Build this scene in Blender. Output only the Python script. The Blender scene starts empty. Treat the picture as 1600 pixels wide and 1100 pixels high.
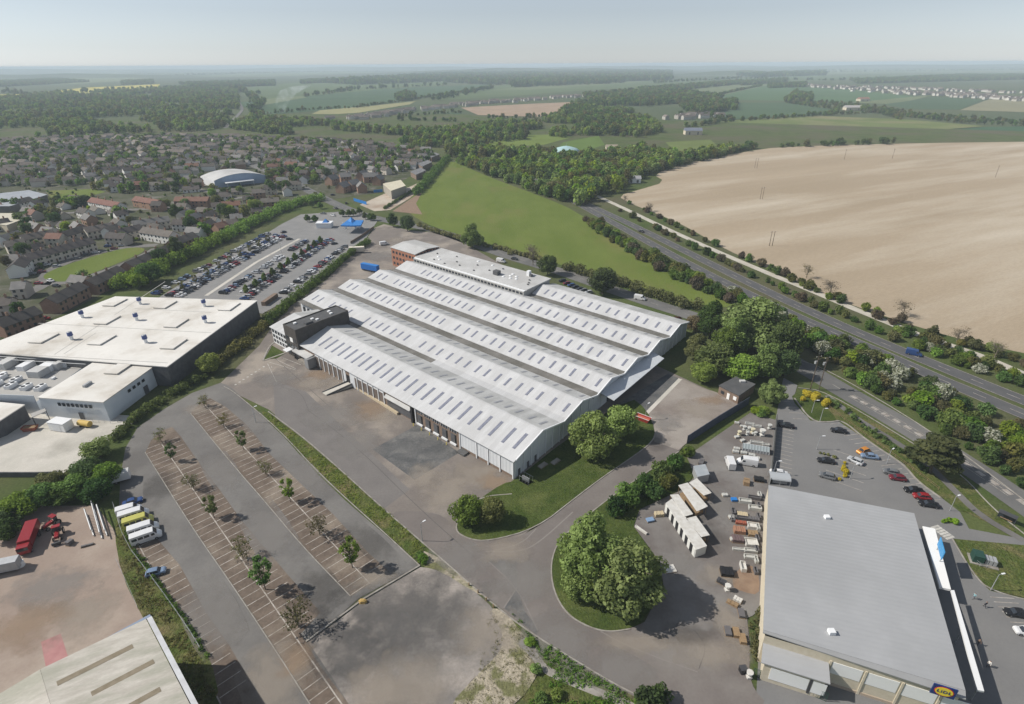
import bpy, bmesh, math, random
import numpy as np
from mathutils import Vector, Matrix, noise
random.seed(11); rng = np.random.default_rng(7)
R = math.radians
scene = bpy.context.scene
COL = scene.collection

# ---------------------------------------------------------------- camera
CAM_H = 100.0                      # drone height in metres
FOCAL = 880.0                      # focal length in pixels of the 1600 wide photograph
PITCH = math.atan(450 / FOCAL); ROLL = R(0.33)
cr, sr, cp, sp = math.cos(ROLL), math.sin(ROLL), math.cos(PITCH), math.sin(PITCH)
cam_data = bpy.data.cameras.new('camera'); cam = bpy.data.objects.new('camera', cam_data); COL.objects.link(cam)
cam_data.sensor_fit = 'HORIZONTAL'; cam_data.sensor_width = 36; cam_data.lens = FOCAL / 1600 * 36
cam_data.clip_start = 1; cam_data.clip_end = 120000
right = Vector((cr, -sr * sp, -sr * cp)); up = Vector((sr, cr * sp, cr * cp)); back = Vector((0, -cp, sp))
m = Matrix((right, up, back)).transposed().to_4x4(); m.translation = (0, 0, CAM_H)
cam.matrix_world = m
scene.camera = cam

def G(px, py, z=0.0):
    """survey: the point of the plane at height z that stands at this spot of the photograph"""
    u, v = px - 800.0, 550.0 - py
    u, v = u * cr + v * sr, -u * sr + v * cr
    d = (u, FOCAL * cp + v * sp, -FOCAL * sp + v * cp)
    t = (z - CAM_H) / d[2]
    return Vector((d[0] * t, d[1] * t, z))
def HT(base, top):
    """height of an upright thing from its foot and top"""
    b = G(*base); u, v = top[0] - 800.0, 550.0 - top[1]
    u, v = u * cr + v * sr, -u * sr + v * cr
    return CAM_H + (-FOCAL * sp + v * cp) * b.y / (FOCAL * cp + v * sp)

# ---------------------------------------------------------------- sky, sun, exposure
SUN_EL, SHADOW_AZ = R(42), R(-3)   # shadows fall towards +x
w = bpy.data.worlds.new('World'); scene.world = w; w.use_nodes = True
nt = w.node_tree; bg = nt.nodes['Background']
sky = nt.nodes.new('ShaderNodeTexSky'); sky.sky_type = 'NISHITA'; sky.sun_disc = False
sky.sun_elevation = SUN_EL
to_sun = Vector((-math.cos(SHADOW_AZ), -math.sin(SHADOW_AZ), 0))
sky.sun_rotation = math.atan2(to_sun.x, to_sun.y)
sky.altitude = 100; sky.air_density = 1.0; sky.dust_density = 0.25; sky.ozone_density = 1.5
hsv = nt.nodes.new('ShaderNodeHueSaturation'); hsv.inputs['Saturation'].default_value = 0.34
nt.links.new(sky.outputs[0], hsv.inputs['Color']); tint = nt.nodes.new('ShaderNodeMix'); tint.data_type = 'RGBA'; tint.blend_type = 'MULTIPLY'; tint.inputs[0].default_value = 1.0; tint.inputs[7].default_value = (0.93, 1.0, 1.10, 1)
nt.links.new(hsv.outputs[0], tint.inputs[6]); nt.links.new(tint.outputs[2], bg.inputs[0]); bg.inputs[1].default_value = 0.096
sl = bpy.data.lights.new('sun', 'SUN'); sun = bpy.data.objects.new('sun', sl); COL.objects.link(sun)
sl.energy = 5.0; sl.angle = R(0.55); sl.color = (1.0, 0.945, 0.86)
ray_dir = Vector((math.cos(SHADOW_AZ) * math.cos(SUN_EL), math.sin(SHADOW_AZ) * math.cos(SUN_EL), -math.sin(SUN_EL)))
sun.rotation_euler = ray_dir.to_track_quat('-Z', 'Y').to_euler(); sun.location = (-200, 0, 400)
vs = scene.view_settings; vs.view_transform = 'Standard'; vs.look = 'None'; vs.exposure = 0.0; vs.gamma = 1.0; vs.use_curve_mapping = False
cy = scene.cycles
cy.use_denoising = True; cy.max_bounces = 5; cy.diffuse_bounces = 2; cy.glossy_bounces = 2; cy.transmission_bounces = 3
cy.transparent_max_bounces = 32; cy.volume_bounces = 1; cy.caustics_reflective = False; cy.caustics_refractive = False
cy.use_adaptive_sampling = True; cy.adaptive_threshold = 0.02
HAZE_DENSITY = 1.35e-4

# ---------------------------------------------------------------- materials
MATS = {}
def mat(name, a, b=None, scale=0.2, detail=6, rough=0.85, bump=0.0, bscale=2.0, c=None, cscale=0.03, ccut=(0.45, 0.62),
        metallic=0.0, spec=0.3, stretch=None, rnd=0.0, rot=0.0, wave=None, fine=0.0):
    """procedural surface: colours a/b mixed by fractal noise, a third colour c in larger stains, bump, random tint per object"""
    if name in MATS: return MATS[name]
    mt = bpy.data.materials.new(name); mt.use_nodes = True; t = mt.node_tree; N = t.nodes; Lk = t.links.new
    p = N['Principled BSDF']; p.inputs['Roughness'].default_value = rough; p.inputs['Metallic'].default_value = metallic
    p.inputs['Specular IOR Level'].default_value = spec
    tc = N.new('ShaderNodeTexCoord'); vec = tc.outputs['Object']
    if stretch or rot:
        mp = N.new('ShaderNodeMapping'); mp.inputs['Rotation'].default_value = (0, 0, rot)
        if rot:
            Lk(vec, mp.inputs[0]); vec = mp.outputs[0]; mp = N.new('ShaderNodeMapping')
        mp.inputs['Scale'].default_value = stretch or (1, 1, 1); Lk(vec, mp.inputs[0]); vec = mp.outputs[0]
    def nz(s, d=6, r=0.6):
        n = N.new('ShaderNodeTexNoise'); n.inputs['Scale'].default_value = s; n.inputs['Detail'].default_value = d
        n.inputs['Roughness'].default_value = r; Lk(vec, n.inputs['Vector']); return n.outputs[0]
    def ramp(v, lo, hi):
        r = N.new('ShaderNodeMapRange'); r.inputs[1].default_value = lo; r.inputs[2].default_value = hi; Lk(v, r.inputs[0]); return r.outputs[0]
    def mixc(f, x, y, mode='MIX'):
        mx = N.new('ShaderNodeMix'); mx.data_type = 'RGBA'; mx.blend_type = mode
        for k, q in ((0, f), (6, x), (7, y)):
            if hasattr(q, 'links'): Lk(q, mx.inputs[k])
            elif k == 0: mx.inputs[0].default_value = q
            else: mx.inputs[k].default_value = (*q, 1)
        return mx.outputs[2]
    colr = None
    if b is not None: colr = mixc(ramp(nz(scale, detail), 0.36, 0.64), a, b)
    if c is not None: colr = mixc(ramp(nz(cscale, 5), *ccut), colr if colr is not None else a, c)
    if fine:
        f = N.new('ShaderNodeMapRange'); f.inputs[1].default_value = 0.3; f.inputs[2].default_value = 0.7
        f.inputs[3].default_value = 1 - fine; f.inputs[4].default_value = 1 + fine; Lk(nz(1.7, 3, 0.7), f.inputs[0])
        gm = N.new('ShaderNodeVectorMath'); gm.operation = 'SCALE'
        if colr is not None: Lk(colr, gm.inputs[0])
        else: gm.inputs[0].default_value = a
        Lk(f.outputs[0], gm.inputs['Scale']); colr = gm.outputs[0]
    if rnd:
        oi = N.new('ShaderNodeObjectInfo'); hs = N.new('ShaderNodeHueSaturation')
        for sock, lo, hi, k in (('Hue', 0.5 - 0.06 * rnd, 0.5 + 0.05 * rnd, 1.0), ('Value', 1 - 0.55 * rnd, 1 + 0.55 * rnd, 7.31), ('Saturation', 1 - 0.4 * rnd, 1 + 0.2 * rnd, 3.77)):
            ml = N.new('ShaderNodeMath'); ml.operation = 'MULTIPLY'; ml.inputs[1].default_value = k; Lk(oi.outputs['Random'], ml.inputs[0])
            fr = N.new('ShaderNodeMath'); fr.operation = 'FRACT'; Lk(ml.outputs[0], fr.inputs[0])
            mr = N.new('ShaderNodeMapRange'); mr.inputs[3].default_value = lo; mr.inputs[4].default_value = hi; Lk(fr.outputs[0], mr.inputs[0])
            Lk(mr.outputs[0], hs.inputs[sock])
        if colr is None: hs.inputs['Color'].default_value = (*a, 1)
        else: Lk(colr, hs.inputs['Color'])
        colr = hs.outputs[0]
    if colr is None: p.inputs['Base Color'].default_value = (*a, 1)
    else: Lk(colr, p.inputs['Base Color'])
    h = None
    if bump:
        h = nz(bscale, 5)
    if wave:                                     # sheet profile: (period in m, axis, depth)
        wv = N.new('ShaderNodeTexWave'); wv.bands_direction = wave[1]; wv.inputs['Scale'].default_value = 0.314 / wave[0]; Lk(vec, wv.inputs[0]); h = wv.outputs[1]; bump = wave[2]
    if h is not None:
        bp = N.new('ShaderNodeBump'); bp.inputs['Strength'].default_value = 1.0; bp.inputs['Distance'].default_value = bump; Lk(h, bp.inputs['Height']); Lk(bp.outputs[0], p.inputs['Normal'])
    MATS[name] = mt; return mt

def leafmat(name, a, b, scale=0.5, rnd=0.5, trans=0.35):
    if name in MATS: return MATS[name]
    mt = mat(name, a, b, scale=scale, detail=3, rough=0.75, spec=0.15, rnd=rnd); t = mt.node_tree; N = t.nodes
    p = N['Principled BSDF']; out = N['Material Output']
    tr = N.new('ShaderNodeBsdfTranslucent'); ms = N.new('ShaderNodeMixShader'); ms.inputs[0].default_value = trans
    src = p.inputs['Base Color'].links[0].from_socket
    g = N.new('ShaderNodeMix'); g.data_type = 'RGBA'; g.blend_type = 'MULTIPLY'; g.inputs[0].default_value = 1.0
    g.inputs[7].default_value = (1.25, 1.3, 0.7, 1); t.links.new(src, g.inputs[6]); t.links.new(g.outputs[2], tr.inputs[0])
    t.links.new(p.outputs[0], ms.inputs[1]); t.links.new(tr.outputs[0], ms.inputs[2]); t.links.new(ms.outputs[0], out.inputs[0])
    return mt

# ---------------------------------------------------------------- scene graph helpers
def tag(o, label=None, cat=None, group=None, kind=None):
    if label: o['label'] = label
    if cat: o['category'] = cat
    if group: o['group'] = group
    if kind: o['kind'] = kind
    return o
def link(o, parent=None):
    COL.objects.link(o)
    if parent is not None: o.parent = parent
    return o
def thing(name, label, cat, loc=(0, 0, 0), rz=0.0, group=None):
    o = bpy.data.objects.new(name, None); o.empty_display_size = 0.5; link(o); o.location = loc; o.rotation_euler = (0, 0, rz)
    return tag(o, label, cat, group)
def dup(root, loc, rz=0.0, sc=None, label=None, group=None, mats=None, parent=None):
    """copy of a thing with its parts and sub-parts; mats maps a part name to another material"""
    r = root.copy(); COL.objects.link(r); r.location = loc; r.rotation_euler = (0, 0, rz)
    if parent is not None: r.parent = parent
    if sc is not None: r.scale = sc if hasattr(sc, '__len__') else (sc, sc, sc)
    if label: r['label'] = label
    if group: r['group'] = group
    _kids(root, r, mats or {})
    return r
def _kids(a, b, mats):
    for ch in a.children:
        c = ch.copy(); COL.objects.link(c); c.parent = b
        nm = ch.name.split('.')[0]
        if nm in mats:
            c.material_slots[0].link = 'OBJECT'; c.material_slots[0].material = mats[nm]
        _kids(ch, c, mats)
class MB:
    """collects boxes, prisms, tubes ... into one mesh"""
    def __init__(s): s.v = []; s.f = []
    def add(s, vs_, fs):
        k = len(s.v); s.v += [tuple(q) for q in vs_]; s.f += [tuple(i + k for i in f) for f in fs]; return s
    def box(s, x0, x1, y0, y1, z0, z1, fr=None):
        P = [(x, y, z) for z in (z0, z1) for x, y in ((x0, y0), (x1, y0), (x1, y1), (x0, y1))]
        if fr: P = [fr(*q) for q in P]
        return s.add(P, [(3, 2, 1, 0), (4, 5, 6, 7), (0, 1, 5, 4), (1, 2, 6, 5), (2, 3, 7, 6), (3, 0, 4, 7)])
    def prism(s, poly, z0, z1, top=True, bottom=False):
        n = len(poly); P = [(q[0], q[1], z0) for q in poly] + [(q[0], q[1], z1) for q in poly]
        F = [(i, (i + 1) % n, n + (i + 1) % n, n + i) for i in range(n)]
        if top: F.append(tuple(range(n, 2 * n)))
        if bottom: F.append(tuple(range(n - 1, -1, -1)))
        return s.add(P, F)
    def quad(s, *P): return s.add(P, [tuple(range(len(P)))])
    def tube(s, a, b, r0, r1=None, n=6, cap=True):
        a, b = Vector(a), Vector(b); r1 = r0 if r1 is None else r1; d = (b - a).normalized()
        x = d.orthogonal().normalized(); y = d.cross(x)
        P = [a + (x * math.cos(i * 2 * math.pi / n) + y * math.sin(i * 2 * math.pi / n)) * r0 for i in range(n)] + \
            [b + (x * math.cos(i * 2 * math.pi / n) + y * math.sin(i * 2 * math.pi / n)) * r1 for i in range(n)]
        F = [(i, (i + 1) % n, n + (i + 1) % n, n + i) for i in range(n)]
        if cap: F += [tuple(range(n, 2 * n)), tuple(range(n - 1, -1, -1))]
        return s.add(P, F)
    def loft(s, rings, cap=True):
        n = len(rings[0]); k = len(rings); P = [q for r_ in rings for q in r_]
        F = [(j * n + i, j * n + (i + 1) % n, (j + 1) * n + (i + 1) % n, (j + 1) * n + i) for j in range(k - 1) for i in range(n)]
        if cap: F += [tuple(range(n - 1, -1, -1)), tuple((k - 1) * n + i for i in range(n))]
        return s.add(P, F)
    def mesh(s, name, material, smooth=False):
        me = bpy.data.meshes.new(name); me.from_pydata(s.v, [], s.f); me.update()
        if material: me.materials.append(material)
        if smooth: me.shade_smooth()
        return me
    def fix(s, me):
        bm = bmesh.new(); bm.from_mesh(me); bmesh.ops.recalc_face_normals(bm, faces=bm.faces); bm.to_mesh(me); bm.free()
    def obj(s, name, material, parent=None, smooth=False, fixn=True, bevel=0.0):
        me = s.mesh(name, material, smooth)
        if fixn: s.fix(me)
        if bevel:
            bm = bmesh.new(); bm.from_mesh(me); bmesh.ops.bevel(bm, geom=[e for e in bm.edges], offset=bevel, segments=2, affect='EDGES', profile=0.6); bm.to_mesh(me); bm.free()
        return link(bpy.data.objects.new(name, me), parent)
def ccw(poly):
    a = sum(poly[i][0] * poly[(i + 1) % len(poly)][1] - poly[(i + 1) % len(poly)][0] * poly[i][1] for i in range(len(poly)))
    return poly if a > 0 else poly[::-1]
def pix(pts, z=0.0): return [G(x, y, z) for x, y in pts]
def smooth_poly(poly, n=3):
    """Chaikin rounding of a closed outline"""
    for _ in range(n):
        q = []
        for i in range(len(poly)):
            a, b = poly[i], poly[(i + 1) % len(poly)]
            q += [a * 0.75 + b * 0.25, a * 0.25 + b * 0.75]
        poly = q
    return poly
def smooth_line(L_, n=2):
    for _ in range(n):
        q = [L_[0]]
        for i in range(len(L_) - 1):
            a, b = L_[i], L_[i + 1]; q += [a * 0.75 + b * 0.25, a * 0.25 + b * 0.75]
        L_ = q + [L_[-1]]
    return L_
def tri_sheet(name, poly, z, material, parent=None, kind='structure'):
    """flat sheet over an outline"""
    poly = ccw([Vector((q[0], q[1], 0)) for q in poly])
    from mathutils.geometry import tessellate_polygon
    tris = tessellate_polygon([poly]); me = bpy.data.meshes.new(name)
    me.from_pydata([(q.x, q.y, z) for q in poly], [], [tuple(t) for t in tris]); me.update()
    bm = bmesh.new(); bm.from_mesh(me)
    for f in bm.faces:
        f.normal_update()
        if f.normal.z < 0: f.normal_flip()
    bm.to_mesh(me); bm.free(); me.materials.append(material)
    o = link(bpy.data.objects.new(name, me), parent)
    if kind and parent is None: o['kind'] = kind
    return o
def offset_line(L_, d):
    out = []
    for i, q in enumerate(L_):
        a = L_[max(0, i - 1)]; b = L_[min(len(L_) - 1, i + 1)]; t = (b - a); t.z = 0; t.normalize()
        out.append(Vector((q.x - t.y * d, q.y + t.x * d, q.z)))
    return out
def ribbon(name, line, width, z, material, parent=None, kind='structure', height=0.0, off=0.0):
    """strip of constant width along a line; with height it is a solid bar such as a kerb"""
    a, b = offset_line(line, off + width / 2), offset_line(line, off - width / 2); mb = MB(); n = len(line)
    if not height:
        mb.add([(q.x, q.y, z) for q in a] + [(q.x, q.y, z) for q in b], [(n + i, n + i + 1, i + 1, i) for i in range(n - 1)])
    else:
        mb.add([(q.x, q.y, h) for h in (z, z + height) for s_ in (a, b) for q in s_],
               [(3 * n + i, 3 * n + i + 1, 2 * n + i + 1, 2 * n + i) for i in range(n - 1)] + [(i, i + 1, 2 * n + i + 1, 2 * n + i) for i in range(n - 1)] + [(n + i + 1, n + i, 3 * n + i, 3 * n + i + 1) for i in range(n - 1)])
    o = mb.obj(name, material, parent)
    if kind and parent is None: o['kind'] = kind
    return o
def dashes(mb, line, dash, gap, width, z, start=0.0, off=0.0):
    L_ = offset_line(line, off) if off else line
    d = [0]
    for i in range(len(L_) - 1): d.append(d[-1] + (L_[i + 1] - L_[i]).length)
    def at(s_):
        for i in range(len(L_) - 1):
            if s_ <= d[i + 1]: 
                t = (s_ - d[i]) / max(1e-6, d[i + 1] - d[i]); return L_[i].lerp(L_[i + 1], t)
        return L_[-1]
    s_ = start
    while s_ + dash < d[-1]:
        a, b = at(s_), at(s_ + dash); t = (b - a).normalized(); nx = Vector((-t.y, t.x, 0)) * width / 2
        mb.quad(*[(q.x, q.y, z) for q in (a + nx, a - nx, b - nx, b + nx)]); s_ += dash + gap
def inside(p, poly):
    x, y = p[0], p[1]; c = False; j = len(poly) - 1
    for i in range(len(poly)):
        xi, yi, xj, yj = poly[i][0], poly[i][1], poly[j][0], poly[j][1]
        if (yi > y) != (yj > y) and x < (xj - xi) * (y - yi) / (yj - yi) + xi: c = not c
        j = i
    return c
# ---------------------------------------------------------------- surface materials
mat('ground', (0.060, 0.086, 0.026), (0.090, 0.110, 0.038), scale=0.05, rough=1, c=(0.10, 0.095, 0.055), cscale=0.012, fine=0.25, spec=0.1)
mat('far_ground', (0.07, 0.095, 0.05), (0.10, 0.115, 0.06), scale=0.002, rough=1, spec=0.05)
mat('grass', (0.046, 0.070, 0.017), (0.076, 0.098, 0.027), scale=0.25, rough=1, c=(0.12, 0.135, 0.045), cscale=0.07, ccut=(0.55, 0.75), bump=0.25, bscale=2.5, fine=0.3, spec=0.1)
mat('rough_grass', (0.064, 0.092, 0.022), (0.112, 0.122, 0.040), scale=0.35, rough=1, c=(0.17, 0.14, 0.07), cscale=0.15, ccut=(0.5, 0.7), bump=0.5, bscale=1.6, fine=0.4, spec=0.1)
mat('meadow', (0.108, 0.146, 0.030), (0.134, 0.170, 0.039), scale=0.05, rough=1, c=(0.165, 0.155, 0.055), cscale=0.02, ccut=(0.52, 0.72), stretch=(1, 0.45, 1), bump=0.2, bscale=1.5, fine=0.12, spec=0.1)
mat('asphalt', (0.150, 0.143, 0.136), (0.182, 0.174, 0.163), scale=0.12, c=(0.125, 0.118, 0.112), cscale=0.05, rough=0.92, fine=0.08, bump=0.02, bscale=4)
mat('yard_asphalt', (0.160, 0.140, 0.126), (0.205, 0.180, 0.160), scale=0.09, c=(0.30, 0.262, 0.222), cscale=0.045, ccut=(0.50, 0.66), rough=0.92, fine=0.1)
mat('service_asphalt', (0.150, 0.132, 0.122), (0.178, 0.158, 0.146), scale=0.1, c=(0.205, 0.188, 0.172), cscale=0.045, ccut=(0.5, 0.66), rough=0.92, fine=0.07)
mat('road_asphalt', (0.115, 0.114, 0.112), (0.140, 0.138, 0.134), scale=0.15, c=(0.165, 0.160, 0.152), cscale=0.04, rough=0.9, fine=0.06)
mat('dark_asphalt', (0.085, 0.085, 0.088), (0.105, 0.104, 0.105), scale=0.2, rough=0.9, fine=0.06)
mat('patch_asphalt', (0.082, 0.084, 0.086), (0.13, 0.128, 0.125), scale=0.22, c=(0.19, 0.185, 0.175), cscale=0.16, ccut=(0.52, 0.7), rough=0.9, fine=0.2)
mat('store_asphalt', (0.165, 0.163, 0.162), (0.185, 0.182, 0.178), scale=0.1, rough=0.9, fine=0.05)
mat('compound_asphalt', (0.135, 0.120, 0.112), (0.165, 0.148, 0.138), scale=0.12, c=(0.20, 0.19, 0.18), cscale=0.06, rough=0.9, fine=0.07)
mat('bay_surface', (0.112, 0.086, 0.068), (0.158, 0.124, 0.098), scale=0.25, c=(0.235, 0.195, 0.155), cscale=0.07, ccut=(0.5, 0.68), rough=0.95, fine=0.18)
mat('concrete', (0.46, 0.44, 0.39), (0.54, 0.51, 0.46), scale=0.12, c=(0.36, 0.34, 0.30), cscale=0.05, ccut=(0.55, 0.7), rough=0.9, fine=0.05)
mat('brown_yard', (0.275, 0.215, 0.178), (0.315, 0.252, 0.208), scale=0.1, c=(0.36, 0.30, 0.25), cscale=0.05, ccut=(0.5, 0.68), rough=0.95, fine=0.06)
mat('gravel', (0.178, 0.165, 0.154), (0.225, 0.207, 0.19), scale=0.35, c=(0.33, 0.295, 0.265), cscale=0.030, ccut=(0.47, 0.55), rough=1, bump=0.08, bscale=6, fine=0.16)
mat('rubble', (0.33, 0.29, 0.22), (0.42, 0.37, 0.29), scale=0.5, c=(0.15, 0.15, 0.07), cscale=0.25, ccut=(0.48, 0.58), rough=1, bump=0.2, bscale=3, fine=0.35)
mat('kerb', (0.33, 0.31, 0.28), (0.22, 0.20, 0.175), scale=0.6, rough=0.9)
mat('paint', (0.56, 0.55, 0.51), (0.36, 0.34, 0.31), scale=0.9, rough=0.8)
mat('paint_worn', (0.40, 0.375, 0.34), (0.22, 0.19, 0.165), scale=0.7, rough=0.8)
mat('chalk_track', (0.50, 0.47, 0.41), (0.40, 0.37, 0.31), scale=0.15, rough=1, fine=0.1)
mat('plough', (0.325, 0.262, 0.186), (0.375, 0.305, 0.222), scale=0.022, detail=8, c=(0.47, 0.41, 0.325), cscale=0.018, ccut=(0.46, 0.68), stretch=(0.16, 1, 1), rot=R(-27), rough=1, fine=0.10, spec=0.05)
mat('white', (0.78, 0.78, 0.77), rough=0.6)
mat('black', (0.02, 0.02, 0.022), rough=0.5)
mat('dark_metal', (0.06, 0.06, 0.065), rough=0.5)
mat('galv', (0.42, 0.43, 0.44), (0.36, 0.37, 0.38), scale=0.8, rough=0.5, metallic=0.3)
mat('glass', (0.03, 0.036, 0.045), rough=0.15, spec=0.6)
mat('timber', (0.30, 0.21, 0.12), (0.22, 0.15, 0.09), scale=3, rough=0.9)
mat('soil', (0.20, 0.135, 0.095), (0.26, 0.185, 0.13), scale=0.5, rough=1, bump=0.1)
M = MATS

# ---------------------------------------------------------------- ground and far country
def graded(lo, hi, step0, grow):
    q, a, st = [0.0], 0.0, step0
    while a < hi: a += st; st *= grow; q.append(min(a, hi))
    b, st, a = [], step0, 0.0
    while a > lo: a -= st; st *= grow; b.append(max(a, lo))
    return b[::-1] + q
gx, gy = graded(-42000, 42000, 60, 1.16), graded(-400, 60000, 60, 1.16)
gm_ = MB().add([(x, y, -0.9 if math.hypot(x, y) < 1500 else -0.5) for y in gy for x in gx],
    [(j * len(gx) + i, j * len(gx) + i + 1, (j + 1) * len(gx) + i + 1, (j + 1) * len(gx) + i) for j in range(len(gy) - 1) for i in range(len(gx) - 1)])
ground = gm_.obj('ground', M['far_ground']); ground['kind'] = 'structure'
near = tri_sheet('meadow_ground', pix([(-500, 230), (0, 195), (420, 178), (700, 178), (1100, 190), (1600, 205), (2100, 225)]) + [Vector((600, 0, 0)), Vector((-600, 0, 0))], -0.10, M['ground'])
def field(px, a, b=None, z=-0.22, name='field', sc=0.004, c=None, rot=0.0, stretch=None, fine=0.0, n=0):
    nm = 'field_%02d_%02d_%02d' % tuple(int(q * 99) for q in a)
    mt = mat(nm, a, b or tuple(q * 1.18 for q in a), scale=sc, rough=1, spec=0.05, c=c, cscale=sc * 0.5, rot=rot, stretch=stretch, fine=fine)
    p = pix(px)
    return tri_sheet(name, smooth_poly(p, n) if n else p, z, mt)
GR, GD, GL, TAN, YEL, BRN = (0.095, 0.128, 0.060), (0.062, 0.100, 0.054), (0.135, 0.16, 0.085), (0.30, 0.25, 0.17), (0.44, 0.38, 0.10), (0.30, 0.225, 0.165)
field([(-200, 150), (40, 147), (130, 137), (250, 131.5), (247, 137.5), (150, 141), (70, 150), (-200, 156)], YEL)
field([(55, 148), (130, 141), (247, 137), (225, 143), (100, 152)], (0.42, 0.40, 0.12), z=-0.2)
field([(-300, 124), (180, 118), (230, 124), (120, 131), (-300, 138)], GL)
field([(240, 113), (520, 110), (600, 113), (420, 120), (250, 121)], GL)
field([(365, 139), (470, 128), (690, 125), (700, 133), (600, 139), (480, 151), (395, 155)], GR)
field([(370, 160), (480, 150), (600, 139), (770, 131), (700, 146), (560, 168), (405, 180)], GD, z=-0.21)
field([(395, 156), (470, 150), (480, 152), (400, 166)], GL, z=-0.2)
field([(500, 172), (560, 167), (650, 158), (640, 163), (560, 176), (480, 181)], (0.26, 0.25, 0.13), z=-0.2)
field([(680, 157), (760, 136), (830, 130), (1050, 126), (1050, 134), (900, 142), (800, 150)], GR, z=-0.2)
field([(770, 140), (870, 131), (1010, 127), (960, 131), (830, 140)], GL, z=-0.19)
field([(720, 168), (830, 162), (925, 158), (920, 168), (860, 183), (760, 185)], BRN, z=-0.19, sc=0.02)
field([(555, 192), (640, 187), (770, 186), (745, 196), (690, 205), (620, 206), (560, 203)], (0.25, 0.19, 0.14), z=-0.18, sc=0.02)
field([(615, 182), (720, 175), (715, 189), (640, 187)], GD, z=-0.17)
field([(1020, 128), (1150, 122), (1260, 118), (1600, 112), (1800, 112), (1800, 120), (1300, 125), (1060, 137)], GR)
field([(1100, 118), (1300, 108), (1600, 106), (1600, 112), (1260, 117)], GL, z=-0.21)
field([(1050, 137), (1180, 131), (1260, 133), (1240, 140), (1100, 151)], GL, z=-0.2)
field([(1100, 155), (1200, 133), (1330, 140), (1440, 152), (1400, 160), (1260, 158)], (0.075, 0.125, 0.06), z=-0.19)
field([(1060, 178), (1150, 160), (1230, 160), (1310, 172), (1290, 179), (1150, 186)], GD, z=-0.17)
field([(1380, 163), (1460, 152), (1535, 155), (1500, 171), (1420, 170)], GD, z=-0.18)
field([(1330, 160), (1460, 148), (1400, 163)], GL, z=-0.185)
field([(1500, 172), (1545, 155), (1700, 160), (1700, 178)], (0.2, 0.19, 0.12), z=-0.18)
field([(1060, 222), (1070, 200), (1140, 188), (1280, 181), (1410, 186), (1540, 197), (1400, 208), (1240, 221), (1130, 229)], (0.125, 0.155, 0.055), z=-0.16, sc=0.02, c=(0.2, 0.19, 0.1))
field([(1235, 223), (1400, 209), (1540, 198), (1800, 196), (1800, 222), (1500, 224), (1300, 228)], (0.048, 0.098, 0.052), z=-0.15, sc=0.02)
field([(880, 222), (935, 212), (945, 226), (900, 240), (865, 240)], (0.10, 0.15, 0.04), z=-0.05, sc=0.02)
field([(1040, 222), (1110, 218), (1130, 236), (1060, 245)], (0.12, 0.15, 0.05), z=-0.05, sc=0.02)
field([(750, 232), (850, 226), (895, 214), (860, 210), (790, 212)], (0.13, 0.17, 0.045), z=-0.05, sc=0.02)
# the ploughed chalk field and the meadow between the roads
tri_sheet('ploughed_field', smooth_poly(pix([(1020, 272), (1060, 259), (1110, 246), (1165, 237), (1215, 229.5), (1400, 224), (1700, 220), (2000, 260), (1900, 560), (1640, 560), (1570, 545), (1500, 530), (1400, 500), (1290, 462), (1200, 418), (1130, 388), (1075, 355), (1030, 335), (985, 318), (965, 306), (1000, 296), (1040, 284)]), 1), -0.06, M['plough'])
tri_sheet('meadow', smooth_poly(pix([(628, 322), (660, 292), (690, 258), (700, 248), (760, 275), (860, 312), (900, 330), (960, 372), (1050, 425), (1130, 462), (1150, 480), (1090, 478), (1000, 448), (900, 420), (800, 393), (700, 362), (655, 345)]), 1), -0.05, M['meadow'])
tri_sheet('town_ground', pix([(-60, 222), (250, 212), (420, 217), (630, 230), (680, 240), (650, 270), (600, 300), (515, 312), (455, 325), (345, 380), (240, 432), (170, 455), (100, 490), (-60, 560)]), -0.04, mat('town_ground', (0.055, 0.066, 0.030), (0.105, 0.102, 0.075), scale=0.06, rough=1, c=(0.17, 0.16, 0.14), cscale=0.05, ccut=(0.55, 0.66), fine=0.3, spec=0.1))
# low far hills on the skyline
def hill(ax, ay, bx, by, h, dz=0.35):
    a, b = Vector((ax, ay, 0)), Vector((bx, by, 0)); px0, py = ax * 0.01, ay * 0.01; mid = (a + b) / 2; L_ = (b - a).length / 2; D = L_ * dz; mb = MB(); nx, ny = 28, 10
    ang = math.atan2((b - a).y, (b - a).x); P = []
    for j in range(ny + 1):
        for i in range(nx + 1):
            u, v = i / nx * 2 - 1, j / ny * 2 - 1
            f = max(0, 1 - u * u) ** 1.3 * max(0, 1 - v * v); f *= 0.75 + 0.5 * noise.noise(Vector((u * 3 + px0, v * 2, py)))
            x, y = u * L_, v * D
            P.append((mid.x + x * math.cos(ang) - y * math.sin(ang), mid.y + x * math.sin(ang) + y * math.cos(ang), -1 + h * f))
    mb.add(P, [(j * (nx + 1) + i, j * (nx + 1) + i + 1, (j + 1) * (nx + 1) + i + 1, (j + 1) * (nx + 1) + i) for j in range(ny) for i in range(nx)])
    o = mb.obj('hill', mat('hill', (0.05, 0.075, 0.035), (0.10, 0.12, 0.06), scale=0.0012, rough=1, spec=0.05), smooth=True); o['kind'] = 'structure'
for a in ((-16000, 11000, -5500, 14500, 70), (-8000, 15000, 1000, 15500, 75), (-1900, 8200, 2300, 8600, 62), (-500, 14000, 7000, 13500, 70), (3500, 12500, 15000, 10500, 70), (-6500, 6200, -3300, 6900, 40), (1500, 6000, 2900, 5900, 36)): hill(*a)

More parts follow.
